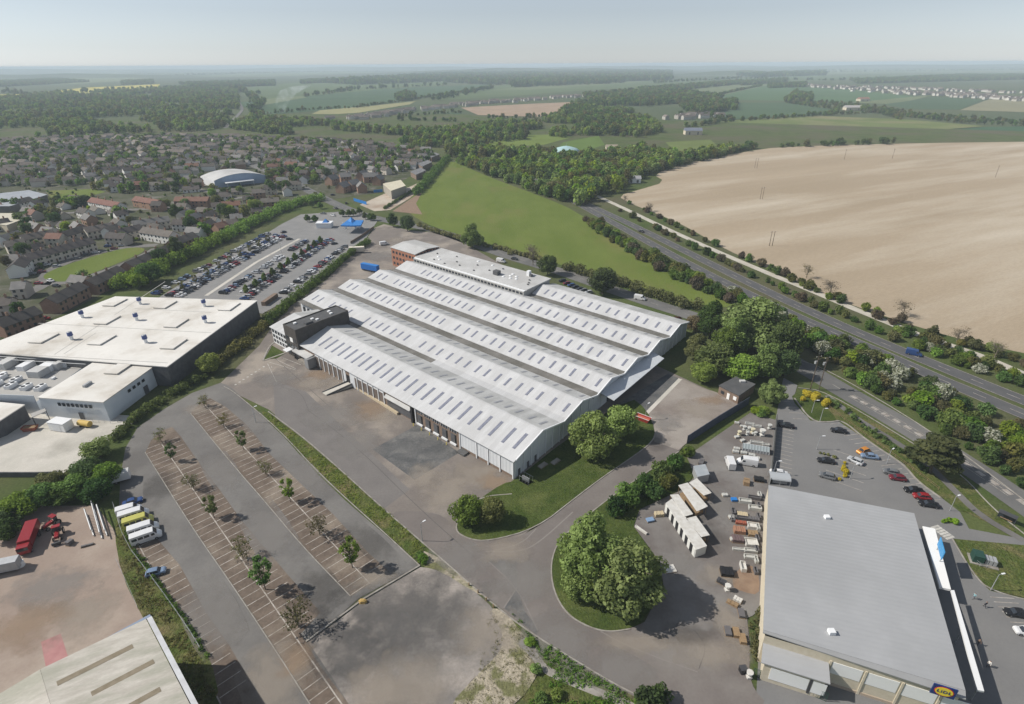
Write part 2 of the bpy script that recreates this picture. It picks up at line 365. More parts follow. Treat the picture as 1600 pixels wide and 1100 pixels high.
# ---------------------------------------------------------------- roads
def road(name, pxline, width, z, material, n=2):
    L_ = smooth_line(pix(pxline), n); ribbon(name, L_, width, z, material); return L_
local = road('local_road', [(300, 212), (335, 232), (395, 258), (455, 283), (505, 310), (560, 334), (610, 346), (690, 361), (780, 396), (880, 425), (1000, 468), (1095, 497), (1170, 530), (1250, 570), (1330, 618), (1420, 668), (1530, 738), (1620, 800), (1720, 870)], 9.5, 0.0, M['road_asphalt'])
far_cw = road('dual_carriageway_far_lanes', [(820, 274), (870, 297), (902, 312), (981, 348), (1060, 387), (1150, 432), (1265, 487), (1374, 534), (1440, 561), (1600, 626), (1760, 688)], 7.2, 0.02, M['dark_asphalt'])
near_cw = road('dual_carriageway_near_lanes', [(826, 279), (872, 301), (897, 315), (960, 349), (1009, 376), (1094, 422), (1150, 450), (1254, 499), (1353, 541), (1407, 564), (1462, 590), (1522, 614), (1600, 648), (1760, 712)], 7.0, 0.02, M['dark_asphalt'])
track = road('chalk_track', [(930, 305), (970, 323), (1030, 352), (1100, 384), (1200, 427), (1256, 449), (1319, 476), (1381, 501), (1429, 521), (1486, 540), (1541, 559), (1600, 585), (1720, 632)], 4.6, 0.0, M['chalk_track'])
mk = MB()
for L_ in (far_cw, near_cw):
    dashes(mk, L_, 4, 7, 0.28, 0.032); dashes(mk, L_, 30, 0.05, 0.22, 0.032, off=3.3); dashes(mk, L_, 30, 0.05, 0.22, 0.032, off=-3.3)
dashes(mk, local, 4, 5, 0.22, 0.014)
o = mk.obj('lane_marking', M['paint_worn'], far_cw and bpy.data.objects['dual_carriageway_far_lanes'])
# railway and lanes in the town
for L_, wd, mname in (([(372, 158), (380, 170), (372, 180), (360, 190), (352, 200)], 7, 'asphalt'), ([(158, 250), (178, 275), (200, 283)], 8, 'asphalt'), ([(200, 283), (270, 290), (330, 300)], 7, 'asphalt'),
        ([(-20, 480), (60, 452), (75, 437), (70, 428), (110, 405), (160, 392), (220, 384), (245, 383)], 7, 'asphalt'), ([(70, 442), (110, 442), (175, 420), (215, 405), (245, 388)], 6, 'asphalt'),
        ([(-20, 345), (80, 335), (160, 328), (230, 327), (300, 320), (400, 305)], 7, 'asphalt'), ([(395, 258), (430, 250), (520, 262), (590, 280)], 7, 'asphalt')):
    ribbon('village_road', smooth_line(pix(L_)), wd, 0.004, M[mname])
tri_sheet('village_green', smooth_poly(pix([(64, 433), (80, 422), (130, 405), (190, 388), (222, 386), (228, 392), (200, 405), (150, 425), (110, 440), (80, 440)]), 2), 0.03, M['meadow'])
tri_sheet('playing_field', pix([(72, 298), (150, 295), (165, 300), (120, 312), (80, 310)]), 0.01, M['meadow'])

# ---------------------------------------------------------------- factory yard, car park, service road
yard = tri_sheet('factory_yard', pix([(600, 350), (585, 356), (570, 377), (510, 437), (455, 478), (425, 510), (405, 540), (372, 572), (345, 598), (362, 612), (420, 640), (470, 681), (523, 727), (600, 797), (664, 852), (700, 880), (760, 935), (800, 850), (850, 810), (1000, 720), (1073, 693), (1170, 630), (1105, 608), (1045, 580), (1000, 560), (900, 480), (700, 365), (640, 360)]), 0.0, M['yard_asphalt'])
svc = tri_sheet('service_road', smooth_poly(pix([(600, 797), (690, 800), (710, 829), (733, 843), (790, 847), (838, 826), (900, 778), (945, 744), (995, 711), (1022, 690), (1072, 692), (1055, 712), (1003, 745), (940, 788), (896, 825), (874, 844), (861, 879), (865, 922), (886, 959), (921, 980), (952, 987), (985, 983), (1030, 960), (1100, 945), (1165, 945), (1172, 1010), (1170, 1070), (1210, 1110), (1040, 1110), (960, 1080), (900, 1040), (830, 990), (760, 932), (690, 875), (640, 830)]), 2), 0.008, M['service_asphalt'])
park = tri_sheet('car_park', pix([(362, 606), (345, 598), (300, 614), (255, 640), (215, 668), (196, 700), (188, 745), (186, 790), (200, 850), (245, 905), (300, 980), (330, 1030), (348, 1115), (560, 1115), (500, 990), (560, 935), (655, 883), (600, 834), (544, 786), (495, 740), (444, 683), (411, 652)]), 0.004, M['asphalt'])
tri_sheet('gravel_lot', pix([(657, 886), (692, 890), (722, 906), (765, 945), (788, 975), (796, 998), (782, 1020), (735, 1065), (690, 1125), (560, 1125), (520, 1060), (482, 1004), (567, 940)]), 0.012, M['gravel'])
for q in ([(664, 853), (655, 884), (690, 893), (740, 925), (765, 935)], ):
    tri_sheet('rubble_bank', smooth_poly(pix(q), 1), 0.016, M['rubble'])
tri_sheet('rubble_bank', smooth_poly(pix([(762, 950), (785, 952), (840, 1000), (850, 1040), (800, 1115), (690, 1115), (745, 1055), (795, 1005)]), 2), 0.02, M['rubble'])
tri_sheet('grass_bank', smooth_poly(pix([(790, 958), (820, 980), (890, 1030), (980, 1085), (1060, 1115), (800, 1115), (855, 1035)]), 1), 0.024, M['rough_grass'])
ribbon('footpath', smooth_line(pix([(815, 1000), (835, 1025), (852, 1048), (900, 1068), (960, 1092), (1010, 1115)])), 1.6, 0.04, M['kerb'])
# bay strips with painted bays
def strip(px, n=1): return tri_sheet('parking_strip', smooth_poly(pix(px), n), 0.012, M['bay_surface'])
sA = [(227, 707), (236, 688), (252, 673), (269, 667), (281, 680), (309, 720), (343, 765), (378, 814), (424, 868), (455, 904), (501, 957), (470, 990), (500, 1040), (545, 1100), (488, 1106), (421, 1001), (358, 907), (302, 827)]
sB = [(298, 646), (312, 630), (328, 622), (353, 636), (388, 666), (421, 709), (467, 753), (521, 804), (577, 865), (608, 893), (548, 932), (471, 852), (411, 780), (360, 722)]
sC = [(192, 800), (222, 812), (255, 853), (281, 883), (322, 957), (358, 1008), (376, 1039), (415, 1105), (345, 1105), (310, 1024), (262, 940), (215, 861)]
for s_ in (sA, sB, sC): strip(s_, 0)
lines = MB()
def bays(p0, p1, polys, left, right, step=2.5, w_=0.17, skip=0):
    a, b = G(*p0), G(*p1); t = (b - a).normalized(); nrm = Vector((-t.y, t.x, 0)); L_ = (b - a).length; n = int(L_ / step)
    poly = [G(*q) for q in polys]
    for i in range(skip, n + 1):
        c = a + t * i * step
        for sd, ext in ((1, left), (-1, right)):
            if not ext: continue
            e = c + nrm * sd * ext; k = 1.0
            while k > 0.3 and not inside(c.lerp(e, k), poly): k -= 0.05
            if k <= 0.3: continue
            e = c.lerp(e, k); s0 = c + nrm * sd * 0.25; h = t * w_ / 2
            lines.quad(*[(q.x, q.y, 0.02) for q in (s0 - h, s0 + h, e + h, e - h)])
    h = nrm * 0.12; lines.quad(*[(q.x, q.y, 0.022) for q in (a - h, b - h, b + h, a + h)])
bays((252, 693), (536, 1103), sA, 4.7, 4.7)
bays((318, 630), (578, 912), sB, 4.7, 4.7)
bays((192, 803), (345, 1100), sC, 4.9, 0, skip=6)
lines.obj('bay_marking', mat('bay_paint', (0.47, 0.44, 0.40), (0.25, 0.215, 0.18), scale=0.8, rough=0.8), park)
# lane kerbs and grass divider
div = smooth_poly(pix([(409, 642), (419, 645), (470, 682), (523, 728), (600, 798), (664, 853), (655, 882), (600, 829), (544, 780), (495, 734), (444, 678), (411, 650)]), 1)
tri_sheet('grass_divider', div, 0.10, M['rough_grass'])
def kerb(pxline, n=2, w_=0.28, h=0.13, z=0.0): return ribbon('kerb', smooth_line(pix(pxline), n), w_, z, M['kerb'], height=h)
kerb([(419, 643), (470, 680), (523, 726), (600, 796), (666, 853), (700, 882), (760, 935), (822, 985), (900, 1033), (975, 1078), (1040, 1105)])
kerb([(350, 604), (364, 611), (411, 650), (444, 680), (495, 736), (544, 782), (600, 832), (656, 884)], w_=0.22)
kerb([(656, 884), (567, 937), (478, 1003)], n=0, w_=0.35, h=0.2)
kerb([(800, 772), (752, 776), (722, 800), (709, 829), (733, 843), (764, 846), (838, 826), (899, 778), (944, 744), (993, 711), (1020, 690), (1026, 672)])
kerb([(1060, 706), (1003, 743), (940, 787), (897, 824), (873, 844), (860, 879), (864, 922), (885, 960), (921, 981), (952, 988), (985, 983)])
kerb([(227, 707), (302, 827), (358, 907), (421, 1001), (488, 1106)], w_=0.2); kerb([(298, 646), (360, 722), (411, 780), (471, 852), (548, 932)], w_=0.2)
tri_sheet('grass_verge', smooth_poly(pix([(803, 752), (785, 756), (752, 778), (724, 800), (711, 828), (733, 842), (764, 845), (838, 825), (899, 777), (944, 743), (993, 710), (1019, 689), (1024, 672), (1010, 640), (985, 620), (880, 690)]), 1), 0.10, M['grass'])
tri_sheet('grass_island', smooth_poly(pix([(874, 844), (861, 879), (865, 922), (886, 960), (921, 980), (952, 987), (985, 982), (1005, 972), (1035, 914), (1030, 879), (978, 806), (1060, 766), (1086, 745), (1073, 714), (1055, 712), (1003, 744), (940, 788), (897, 825)]), 1), 0.09, M['grass'])
tri_sheet('fence_verge', smooth_poly(pix([(186, 790), (200, 850), (245, 905), (300, 980), (330, 1030), (345, 1100), (290, 1100), (262, 1040), (226, 970), (190, 900), (178, 830)]), 1), 0.03, M['rough_grass'])
# patches, scars and repairs in the tarmac
tri_sheet('tarmac_patch', pix([(582, 702), (652, 664), (718, 707), (648, 750)]), 0.010, M['patch_asphalt'], yard)
tri_sheet('tarmac_patch', pix([(1045, 583), (1062, 592), (1010, 645), (960, 652), (950, 640)]), 0.010, M['patch_asphalt'], yard)
tri_sheet('tarmac_patch', pix([(427, 595), (478, 612), (560, 690), (640, 765), (600, 795), (523, 727), (430, 652)]), 0.006, mat('tarmac_grey', (0.155, 0.143, 0.136), (0.178, 0.165, 0.155), scale=0.15, rough=0.92, fine=0.08), yard)
tri_sheet('concrete_apron', pix([(1064, 591), (1104, 609), (1167, 630), (1073, 692), (1060, 703), (1022, 690), (1012, 646)]), 0.009, mat('yard_pale', (0.265, 0.235, 0.21), (0.31, 0.28, 0.25), scale=0.15, c=(0.20, 0.17, 0.15), cscale=0.06, rough=0.95, fine=0.06), yard)
ribbon('concrete_edge', pix([(1063, 592), (1010, 646)]), 1.3, 0.015, M['concrete'], yard)
tri_sheet('tarmac_patch', pix([(762, 876), (808, 872), (808, 920)]), 0.014, M['asphalt'], svc)
tri_sheet('tarmac_patch', pix([(808, 918), (787, 950), (838, 992), (842, 985), (820, 955)]), 0.014, M['patch_asphalt'], svc)
ym = MB()
for a, b in (((418, 568), (432, 597)), ((421, 566), (462, 578)), ((432, 562), (462, 576)), ((442, 559), (470, 570)), ((424, 572), (425, 575))):
    p, q = G(*a), G(*b); t = (q - p).normalized(); n_ = Vector((-t.y, t.x, 0)) * 0.08; ym.quad(*[(k.x, k.y, 0.014) for k in (p - n_, q - n_, q + n_, p + n_)])
for i in range(8):
    p = G(368 + i * 6.3, 601 - i * 4.0); ym.box(p.x - .35, p.x + .35, p.y - .3, p.y + .3, 0.01, 0.016)
ym.obj('yard_marking', M['paint'], yard)
tri_sheet('entrance_lawn', pix([(413, 562), (425, 540), (446, 552), (432, 560)]), 0.1, M['grass'])
kerb([(411, 563), (421, 540), (436, 530)], w_=0.6); kerb([(411, 564), (447, 551)], w_=0.8)
# ---------------------------------------------------------------- left compound, store car park
tri_sheet('concrete_yard', pix([(-60, 640), (60, 640), (215, 650), (235, 640), (150, 705), (95, 742), (-60, 745)]), 0.006, M['concrete'])
tri_sheet('brown_yard', pix([(-60, 800), (60, 790), (150, 790), (180, 830), (186, 875), (228, 968), (228, 1000), (0, 1115), (-60, 1115)]), 0.004, M['brown_yard'])
tri_sheet('ramp_patch', pix([(64, 1003), (95, 990), (106, 1025), (72, 1044)]), 0.01, mat('red_patch', (0.36, 0.17, 0.17), (0.42, 0.22, 0.21), scale=0.5, rough=0.95), bpy.data.objects['brown_yard'])
sp_ = tri_sheet('store_car_park', pix([(1224, 590), (1246, 602), (1240, 622), (1266, 657), (1296, 659), (1316, 655), (1354, 687), (1413, 725), (1432, 750), (1470, 777), (1500, 800), (1514, 826), (1640, 850), (1640, 866), (1488, 842), (1520, 897), (1547, 923), (1640, 945), (1640, 1115), (1180, 1115), (1200, 760), (1212, 655)]), 0.006, M['store_asphalt'])
tri_sheet('compound', pix([(1172, 645), (1212, 656), (1200, 760), (1190, 950), (1176, 962), (1120, 985), (1040, 992), (1002, 982), (1037, 914), (1031, 878), (978, 806), (1062, 767), (1086, 745), (1073, 713)]), 0.011, M['compound_asphalt'])
tri_sheet('planting_bed', smooth_poly(pix([(1234, 622), (1247, 612), (1262, 615), (1282, 630), (1310, 655), (1296, 660), (1266, 657)]), 1), 0.09, M['grass'])
tri_sheet('road_verge', pix([(1250, 608), (1292, 612), (1434, 699), (1504, 745), (1556, 800), (1600, 842), (1588, 838), (1500, 796), (1470, 777), (1432, 750), (1413, 725), (1354, 687), (1300, 652)]), 0.02, M['rough_grass'])
tri_sheet('corner_lawn', pix([(1490, 842), (1600, 852), (1700, 870), (1700, 950), (1600, 934), (1548, 921), (1522, 897)]), 0.05, M['rough_grass'])
ribbon('pavement', smooth_line(pix([(1292, 618), (1340, 655), (1400, 690), (1450, 725), (1490, 765), (1530, 805), (1600, 845)])), 2.0, 0.03, M['asphalt'])
kerb([(1247, 606), (1290, 611), (1434, 697), (1504, 742), (1553, 797), (1620, 850)]); kerb([(1240, 560), (1293, 577), (1462, 677), (1600, 781), (1660, 830)])
kerb([(1241, 622), (1267, 658), (1296, 660), (1316, 656), (1354, 688), (1413, 726), (1432, 751), (1470, 778)], w_=0.5); kerb([(1488, 842), (1521, 898), (1548, 924), (1640, 946)])
hm = MB()
hl = smooth_line(pix([(1330, 618), (1420, 668), (1530, 738), (1620, 800)]))
dashes(hm, hl, 2.2, 1.6, 1.5, 0.016); dashes(hm, hl, 6, 0.5, 0.2, 0.017, off=1.3); dashes(hm, hl, 6, 0.5, 0.2, 0.017, off=-1.3)
hm.obj('hatching', M['paint_worn'], bpy.data.objects['local_road'])
lm = MB()
def bayrow(p0, p1, n, ln, w_=0.1, z=0.012):
    a, b = G(*p0), G(*p1); t = (b - a).normalized(); nx = Vector((-t.y, t.x, 0))
    for i in range(n + 1):
        c = a.lerp(b, i / n); e = c + nx * ln; h = t * w_
        lm.quad(*[(q.x, q.y, z) for q in (c - h, e - h, e + h, c + h)])
bayrow((1206, 745), (1214, 668), 13, -4.8); bayrow((1318, 660), (1470, 780), 17, -4.8); bayrow((1244, 628), (1262, 655), 3, -4.5)
bayrow((1330, 712), (1316, 756), 4, -4.6); bayrow((1330, 712), (1316, 756), 4, 4.6); bayrow((1640, 1000), (1585, 935), 8, 4.8)
lm.obj('bay_marking', M['paint_worn'], sp_)
lm = MB()
bayrow((1455, 825), (1478, 842), 5, 2.5, 0.3); lm.obj('crossing_marking', M['paint'], sp_)
# supermarket car park
smk = tri_sheet('supermarket_car_park', pix([(240, 470), (300, 432), (395, 378), (440, 350), (470, 335), (540, 330), (590, 345), (572, 372), (520, 412), (455, 465), (410, 490)]), 0.005, mat('lot_asphalt', (0.20, 0.198, 0.195), (0.235, 0.23, 0.225), scale=0.1, rough=0.9, fine=0.05))
ribbon('walkway', pix([(322, 462), (400, 410), (468, 373)]), 2.0, 0.03, M['concrete'], smk)

# dust, oil and wear lying on the tarmac: soft-edged stains with their own shapes
def stain_mat(nm, col, seed):
    mt = bpy.data.materials.new(nm); mt.use_nodes = True; t = mt.node_tree; N = t.nodes; p = N['Principled BSDF']; p.inputs['Base Color'].default_value = (*col, 1); p.inputs['Roughness'].default_value = .95; p.inputs['Specular IOR Level'].default_value = .1
    tc = N.new('ShaderNodeTexCoord'); mp = N.new('ShaderNodeMapping'); mp.inputs['Location'].default_value = (-.5, -.5, 0); t.links.new(tc.outputs['Generated'], mp.inputs[0]); sp = N.new('ShaderNodeVectorMath'); sp.operation = 'LENGTH'
    fl = N.new('ShaderNodeVectorMath'); fl.operation = 'MULTIPLY'; fl.inputs[1].default_value = (1, 1, 0); t.links.new(mp.outputs[0], fl.inputs[0]); t.links.new(fl.outputs[0], sp.inputs[0])
    nz = N.new('ShaderNodeTexNoise'); nz.inputs['Scale'].default_value = .22; nz.inputs['Detail'].default_value = 8; nz.inputs['Roughness'].default_value = .62; t.links.new(tc.outputs['Object'], nz.inputs[0])
    a = N.new('ShaderNodeMath'); a.operation = 'MULTIPLY_ADD'; a.inputs[1].default_value = -1.3; t.links.new(sp.outputs['Value'], a.inputs[0]); t.links.new(nz.outputs[0], a.inputs[2])
    r = N.new('ShaderNodeMapRange'); r.inputs[1].default_value = .02; r.inputs[2].default_value = .34; r.inputs[4].default_value = .5 if nm != 'oil' else .3; t.links.new(a.outputs[0], r.inputs[0]); t.links.new(r.outputs[0], p.inputs['Alpha']); return mt
ST = {'dust': stain_mat('dust', (0.36, 0.315, 0.265), 1), 'oil': stain_mat('oil', (0.075, 0.07, 0.066), 2), 'sand': stain_mat('sand', (0.34, 0.25, 0.175), 3), 'pale': stain_mat('pale_wear', (0.26, 0.245, 0.23), 4)}
def stain(px, py, rx, ry, rot, kind, parent, z):
    c = G(px, py); ca, sa = math.cos(R(rot)), math.sin(R(rot)); mb = MB(); n = 20
    mb.add([(c.x + rx * math.cos(i * .314159) * ca - ry * math.sin(i * .314159) * sa, c.y + rx * math.cos(i * .314159) * sa + ry * math.sin(i * .314159) * ca, z) for i in range(n)], [tuple(range(n))]); o = mb.obj('ground_stain', ST[kind], parent, fixn=False)
k_ = 0
ST['grit'] = stain_mat('dark_grit', (0.115, 0.112, 0.11), 5)
for px, py, rx, ry, rot in ((625, 962, 27, 15, 30), (545, 1015, 13, 10, 30)): stain(px, py, rx, ry, rot, 'grit', bpy.data.objects['gravel_lot'], .03 + .0015 * k_); k_ += 1
for px, py, rx, ry in ((640, 1070, 14, 9), (760, 985, 10, 10), (590, 1085, 10, 8)): stain(px, py, rx, ry, 20, 'dust', bpy.data.objects['gravel_lot'], .03 + .0015 * k_); k_ += 1
for px, py, rx, ry, rot, kd in ((530, 600, 16, 7, 140, 'dust'), (600, 645, 14, 6, 140, 'dust'), (575, 640, 12, 8, 140, 'sand'), (500, 585, 10, 6, 140, 'sand'), (745, 745, 14, 9, 140, 'dust'), (700, 765, 14, 9, 120, 'dust'), (775, 755, 8, 5, 140, 'sand'), (660, 745, 10, 7, 100, 'dust'), (520, 650, 20, 9, 140, 'pale'), (430, 590, 12, 10, 30, 'pale'), (560, 690, 16, 8, 140, 'pale'), (590, 400, 12, 16, 60, 'pale'), (620, 375, 10, 10, 0, 'dust'), (1090, 640, 14, 7, 45, 'dust'), (1110, 625, 9, 5, 0, 'sand'), (1040, 660, 9, 6, 45, 'pale'), (1020, 690, 9, 5, 45, 'oil'), (545, 605, 7, 4, 140, 'oil'), (480, 600, 9, 7, 0, 'dust')): stain(px, py, rx, ry, rot, kd, yard, .02 + .0015 * k_); k_ += 1
for px, py, rx, ry, rot, kd in ((820, 905, 9, 14, 60, 'pale'), (870, 1000, 16, 6, 140, 'pale'), (1000, 1005, 14, 4, 0, 'dust'), (1110, 1020, 12, 6, 0, 'dust'), (1080, 990, 12, 4, 0, 'oil'), (720, 870, 14, 5, 140, 'pale'), (960, 1050, 14, 5, 150, 'pale'), (1140, 975, 5, 9, 0, 'dust'), (790, 860, 10, 5, 20, 'dust')): stain(px, py, rx, ry, rot, kd, svc, .03 + .0015 * k_); k_ += 1
for px, py, rx, ry, rot, kd in ((420, 830, 5, 26, 40, 'pale'), (345, 735, 4, 22, 40, 'pale'), (500, 920, 4, 14, 40, 'oil'), (330, 960, 5, 22, 42, 'pale'), (430, 1060, 6, 16, 42, 'dust'), (480, 740, 3, 22, 45, 'pale'), (580, 850, 3, 18, 45, 'oil'), (400, 660, 4, 12, 45, 'pale'), (585, 905, 7, 4, 20, 'dust'), (250, 760, 4, 14, 30, 'oil'), (310, 640, 7, 5, 0, 'dust'), (460, 1030, 5, 5, 0, 'sand')): stain(px, py, rx, ry, rot, kd, park, .03 + .0015 * k_); k_ += 1
for px, py, rx, ry, rot, kd in ((1100, 830, 6, 12, 30, 'oil'), (1060, 880, 7, 6, 0, 'pale'), (1130, 790, 5, 14, 10, 'pale'), (1120, 900, 7, 5, 0, 'dust')): stain(px, py, rx, ry, rot, kd, bpy.data.objects['compound'], .03 + .0015 * k_); k_ += 1
for px, py, rx, ry, rot, kd in ((80, 920, 14, 10, 0, 'pale'), (130, 960, 10, 10, 0, 'dust'), (40, 980, 12, 8, 30, 'sand')): stain(px, py, rx, ry, rot, kd, bpy.data.objects['brown_yard'], .02 + .0015 * k_); k_ += 1
sm_ = mat('seam_shadow_dark', (0.09, .085, .08), rough=.9); sm2 = mat('seam_pale', (0.225, .205, .19), rough=.9)
for q, w_, mt, par in (([(840, 985), (808, 918), (762, 876)], .25, sm2, svc), ([(808, 918), (787, 950)], .3, sm2, svc), ([(905, 965), (960, 1000), (1020, 1025), (1090, 1050)], .2, sm2, svc), ([(1085, 985), (1105, 1010), (1092, 1045)], .15, sm_, svc), ([(838, 826), (815, 850), (765, 862), (760, 862)], .3, sm2, svc), ([(895, 800), (840, 850), (812, 862), (770, 862)], .35, sm2, svc), ([(480, 640), (560, 700), (650, 790), (740, 870)], .15, sm_, yard), ([(430, 560), (520, 640)], .15, sm_, yard), ([(1030, 672), (1057, 672.5)], .2, sm_, yard), ([(440, 605), (470, 612), (482, 640)], .12, sm_, yard)):  # one dark yard strip is a pole's cast shadow painted on; the others seams
    ribbon('seam_and_shadow_strip', smooth_line(pix(q)), w_, .10 if False else .0155 + .0008 * (k_ % 7), mt, par); k_ += 1
# ---------------------------------------------------------------- the factory: six sheeted roof bays
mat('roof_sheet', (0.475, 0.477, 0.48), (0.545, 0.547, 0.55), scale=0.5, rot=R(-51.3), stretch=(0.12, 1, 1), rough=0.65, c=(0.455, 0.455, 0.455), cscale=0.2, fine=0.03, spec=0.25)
mat('roof_sheet_rear', (0.44, 0.44, 0.43), (0.50, 0.50, 0.49), scale=0.6, rot=R(-51.3), stretch=(0.15, 1, 1), rough=0.8, c=(0.36, 0.36, 0.35), cscale=0.2, fine=0.05)  # greyer copy of the roof sheet for the rear slopes
mat('gutter_bed', (0.155, 0.148, 0.135), (0.20, 0.19, 0.175), scale=0.4, rough=0.95, c=(0.12, 0.115, 0.10), cscale=0.12, fine=0.1)
mat('roof_light', (0.155, 0.165, 0.215), (0.235, 0.245, 0.295), scale=1.2, rough=0.35, spec=0.5)
mat('roof_light_old', (0.24, 0.245, 0.265), (0.33, 0.335, 0.35), scale=1.0, rough=0.5)
mat('clad', (0.56, 0.58, 0.60), (0.62, 0.635, 0.65), scale=0.3, rough=0.7, wave=(0.9, 'X', 0.04))
mat('clad_white', (0.72, 0.73, 0.74), rough=0.6)
mat('brick', (0.30, 0.135, 0.085), (0.37, 0.18, 0.115), scale=1.5, rough=0.9, fine=0.2)
mat('brick_brown', (0.18, 0.13, 0.10), (0.23, 0.17, 0.13), scale=1.2, rough=0.9)
mat('door_dark', (0.085, 0.085, 0.09), (0.12, 0.12, 0.125), scale=0.6, rough=0.6)
mat('tower_dark', (0.058, 0.052, 0.047), (0.082, 0.073, 0.066), scale=0.5, rough=0.8)
mat('felt_dark', (0.075, 0.077, 0.080), (0.10, 0.10, 0.102), scale=0.4, rough=0.9)
mat('felt_pale', (0.46, 0.46, 0.455), (0.53, 0.53, 0.52), scale=0.15, c=(0.40, 0.395, 0.385), cscale=0.07, rough=0.9, fine=0.05)
FO = G(803, 748); ua, va = R(138.6), R(51.3)
fu, fv = Vector((math.cos(ua), math.sin(ua), 0)), Vector((math.cos(va), math.sin(va), 0))
def F(t, s, z=0.0): return fu * t + fv * s + Vector((0, 0, z))
fac = thing('factory', 'huge six-bay factory with white ridged roofs and rows of rooflights', 'factory', FO)
VAL = [0.0, 22.8, 41.5, 59.1, 76.7, 94.9, 113.2]; RID = [12.1, 32.6, 50.1, 68.1, 86.0, 104.1]
ZE, ZR = 6.7, [9.5, 9.0, 9.0, 9.0, 9.0, 9.0]; TL = [108, 145, 145, 145, 145, 68.5]
def slab(name, a, b, c, d, th, material, parent=fac):
    mb = MB(); n = Vector((0, 0, -th)); P = [a, b, c, d, a + n, b + n, c + n, d + n]
    mb.add(P, [(0, 1, 2, 3), (7, 6, 5, 4), (0, 4, 5, 1), (1, 5, 6, 2), (2, 6, 7, 3), (3, 7, 4, 0)]); return mb.obj(name, material, parent)
light_mesh = {}
def rooflights(ts, s0, s1, z0, z1, material, w_=0.85):
    key = (round(s1 - s0, 2), round(z1 - z0, 2), material.name)
    if key not in light_mesh:
        mb = MB(); e = 0.07
        a, b, c, d = F(-w_ / 2, 0, e), F(w_ / 2, 0, e), F(w_ / 2, s1 - s0, z1 - z0 + e), F(-w_ / 2, s1 - s0, z1 - z0 + e); n = Vector((0, 0, -0.16))
        mb.add([a, b, c, d, a + n, b + n, c + n, d + n], [(0, 1, 2, 3), (0, 4, 5, 1), (1, 5, 6, 2), (2, 6, 7, 3), (3, 7, 4, 0)])
        light_mesh[key] = mb.mesh('rooflight', material); mb.fix(light_mesh[key])
    for t in ts:
        o = link(bpy.data.objects.new('rooflight', light_mesh[key]), fac); o.location = F(t, s0, z0)
base_ts = [2.0, 7.1, 12.3, 16.4, 20.7, 25.7, 29.9, 34.9, 39.1, 44.2, 48.5, 53.2, 58.4, 62.7, 67.7]
more_ts = [76.7, 80.9, 85.1, 89.5, 93.6, 97.7, 101.9, 106.1, 110.3, 114.5, 118.7, 122.9, 127.1]
for k in range(6):
    s0, s1, r_ = VAL[k], VAL[k + 1], RID[k]; z1 = ZR[k]; tl = TL[k]; over = 0.7
    g0 = 0.0 if k == 0 else 1.35; g1 = 1.35 if k < 5 else 0.0
    fs = -0.9 if k == 0 else s0 + g0; fz = ZE - (0.2 if k == 0 else -0.25)
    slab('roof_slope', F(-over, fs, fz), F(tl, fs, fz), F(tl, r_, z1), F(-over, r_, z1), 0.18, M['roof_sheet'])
    g1 = 2.3 if 0 < k < 5 else g1; rs = s1 - g1 if k < 5 else s1 + 0.8
    slab('roof_slope', F(-over, r_ + .02, z1 - .005), F(tl, r_ + .02, z1 - .005), F(tl, rs, ZE + (0.25 if k < 5 else -0.1)), F(-over, rs, ZE + (0.25 if k < 5 else -0.1)), 0.18, M['roof_sheet_rear'])
    slab('ridge_cap', F(-over, r_ - .3, z1 + .0), F(tl, r_ - .3, z1 + .0), F(tl, r_ + .3, z1 + .03), F(-over, r_ + .3, z1 + .03), 0.06, M['roof_sheet'])
    if k < 5:
        t0 = 56.4 if k == 0 else -over
        if k < 5: slab('valley_gutter', F(t0, s1 - g1 + .02, ZE), F(TL[k + 1] if k < 4 else 68.5, s1 - g1 + .02, ZE), F(TL[k + 1] if k < 4 else 68.5, s1 + 1.34, ZE), F(t0, s1 + 1.34, ZE), 0.2, M['gutter_bed'])
        if k == 0: slab('valley_sheet', F(-over, s1 - 1.34, ZE + .2), F(56.3, s1 - 1.34, ZE + .2), F(56.3, s1 + 1.34, ZE + .2), F(-over, s1 + 1.34, ZE + .2), 0.2, M['roof_sheet'])
    sl = (z1 - fz) / (r_ - fs); zat = lambda s: fz + (s - fs) * sl
    if k == 0:
        ts = [2.4 + i * 4.13 + (0.9 if i > 1 else 0) for i in range(24)]; ts = [t for t in ts if t < 104]
        rooflights(ts, 2.7, 8.8, zat(2.7), zat(8.8), M['roof_light'], 0.95)
        rr = (ZE + .25 - z1) / (rs - r_); rooflights([t for t in ts], 14.6, 18.4, z1 + (14.6 - r_) * rr, z1 + (18.4 - r_) * rr, M['roof_light_old'], 0.85)
    else:
        ts = [t for t in base_ts + more_ts + ([136.0, 140.2] if k < 4 else []) if t < tl - 1.5]
        if k == 1: ts = [t for t in ts if not 106 < t < 112]
        rooflights(ts, s0 + 3.2, s0 + 7.0, zat(s0 + 3.2), zat(s0 + 7.0), M['roof_light'])
        if k < 5:
            rr = (ZE + .25 - z1) / (rs - r_); a, b = r_ + 2.6, r_ + 5.6
            rooflights([t for t in ts], a, b, z1 + (a - r_) * rr, z1 + (b - r_) * rr, M['roof_light_old'])
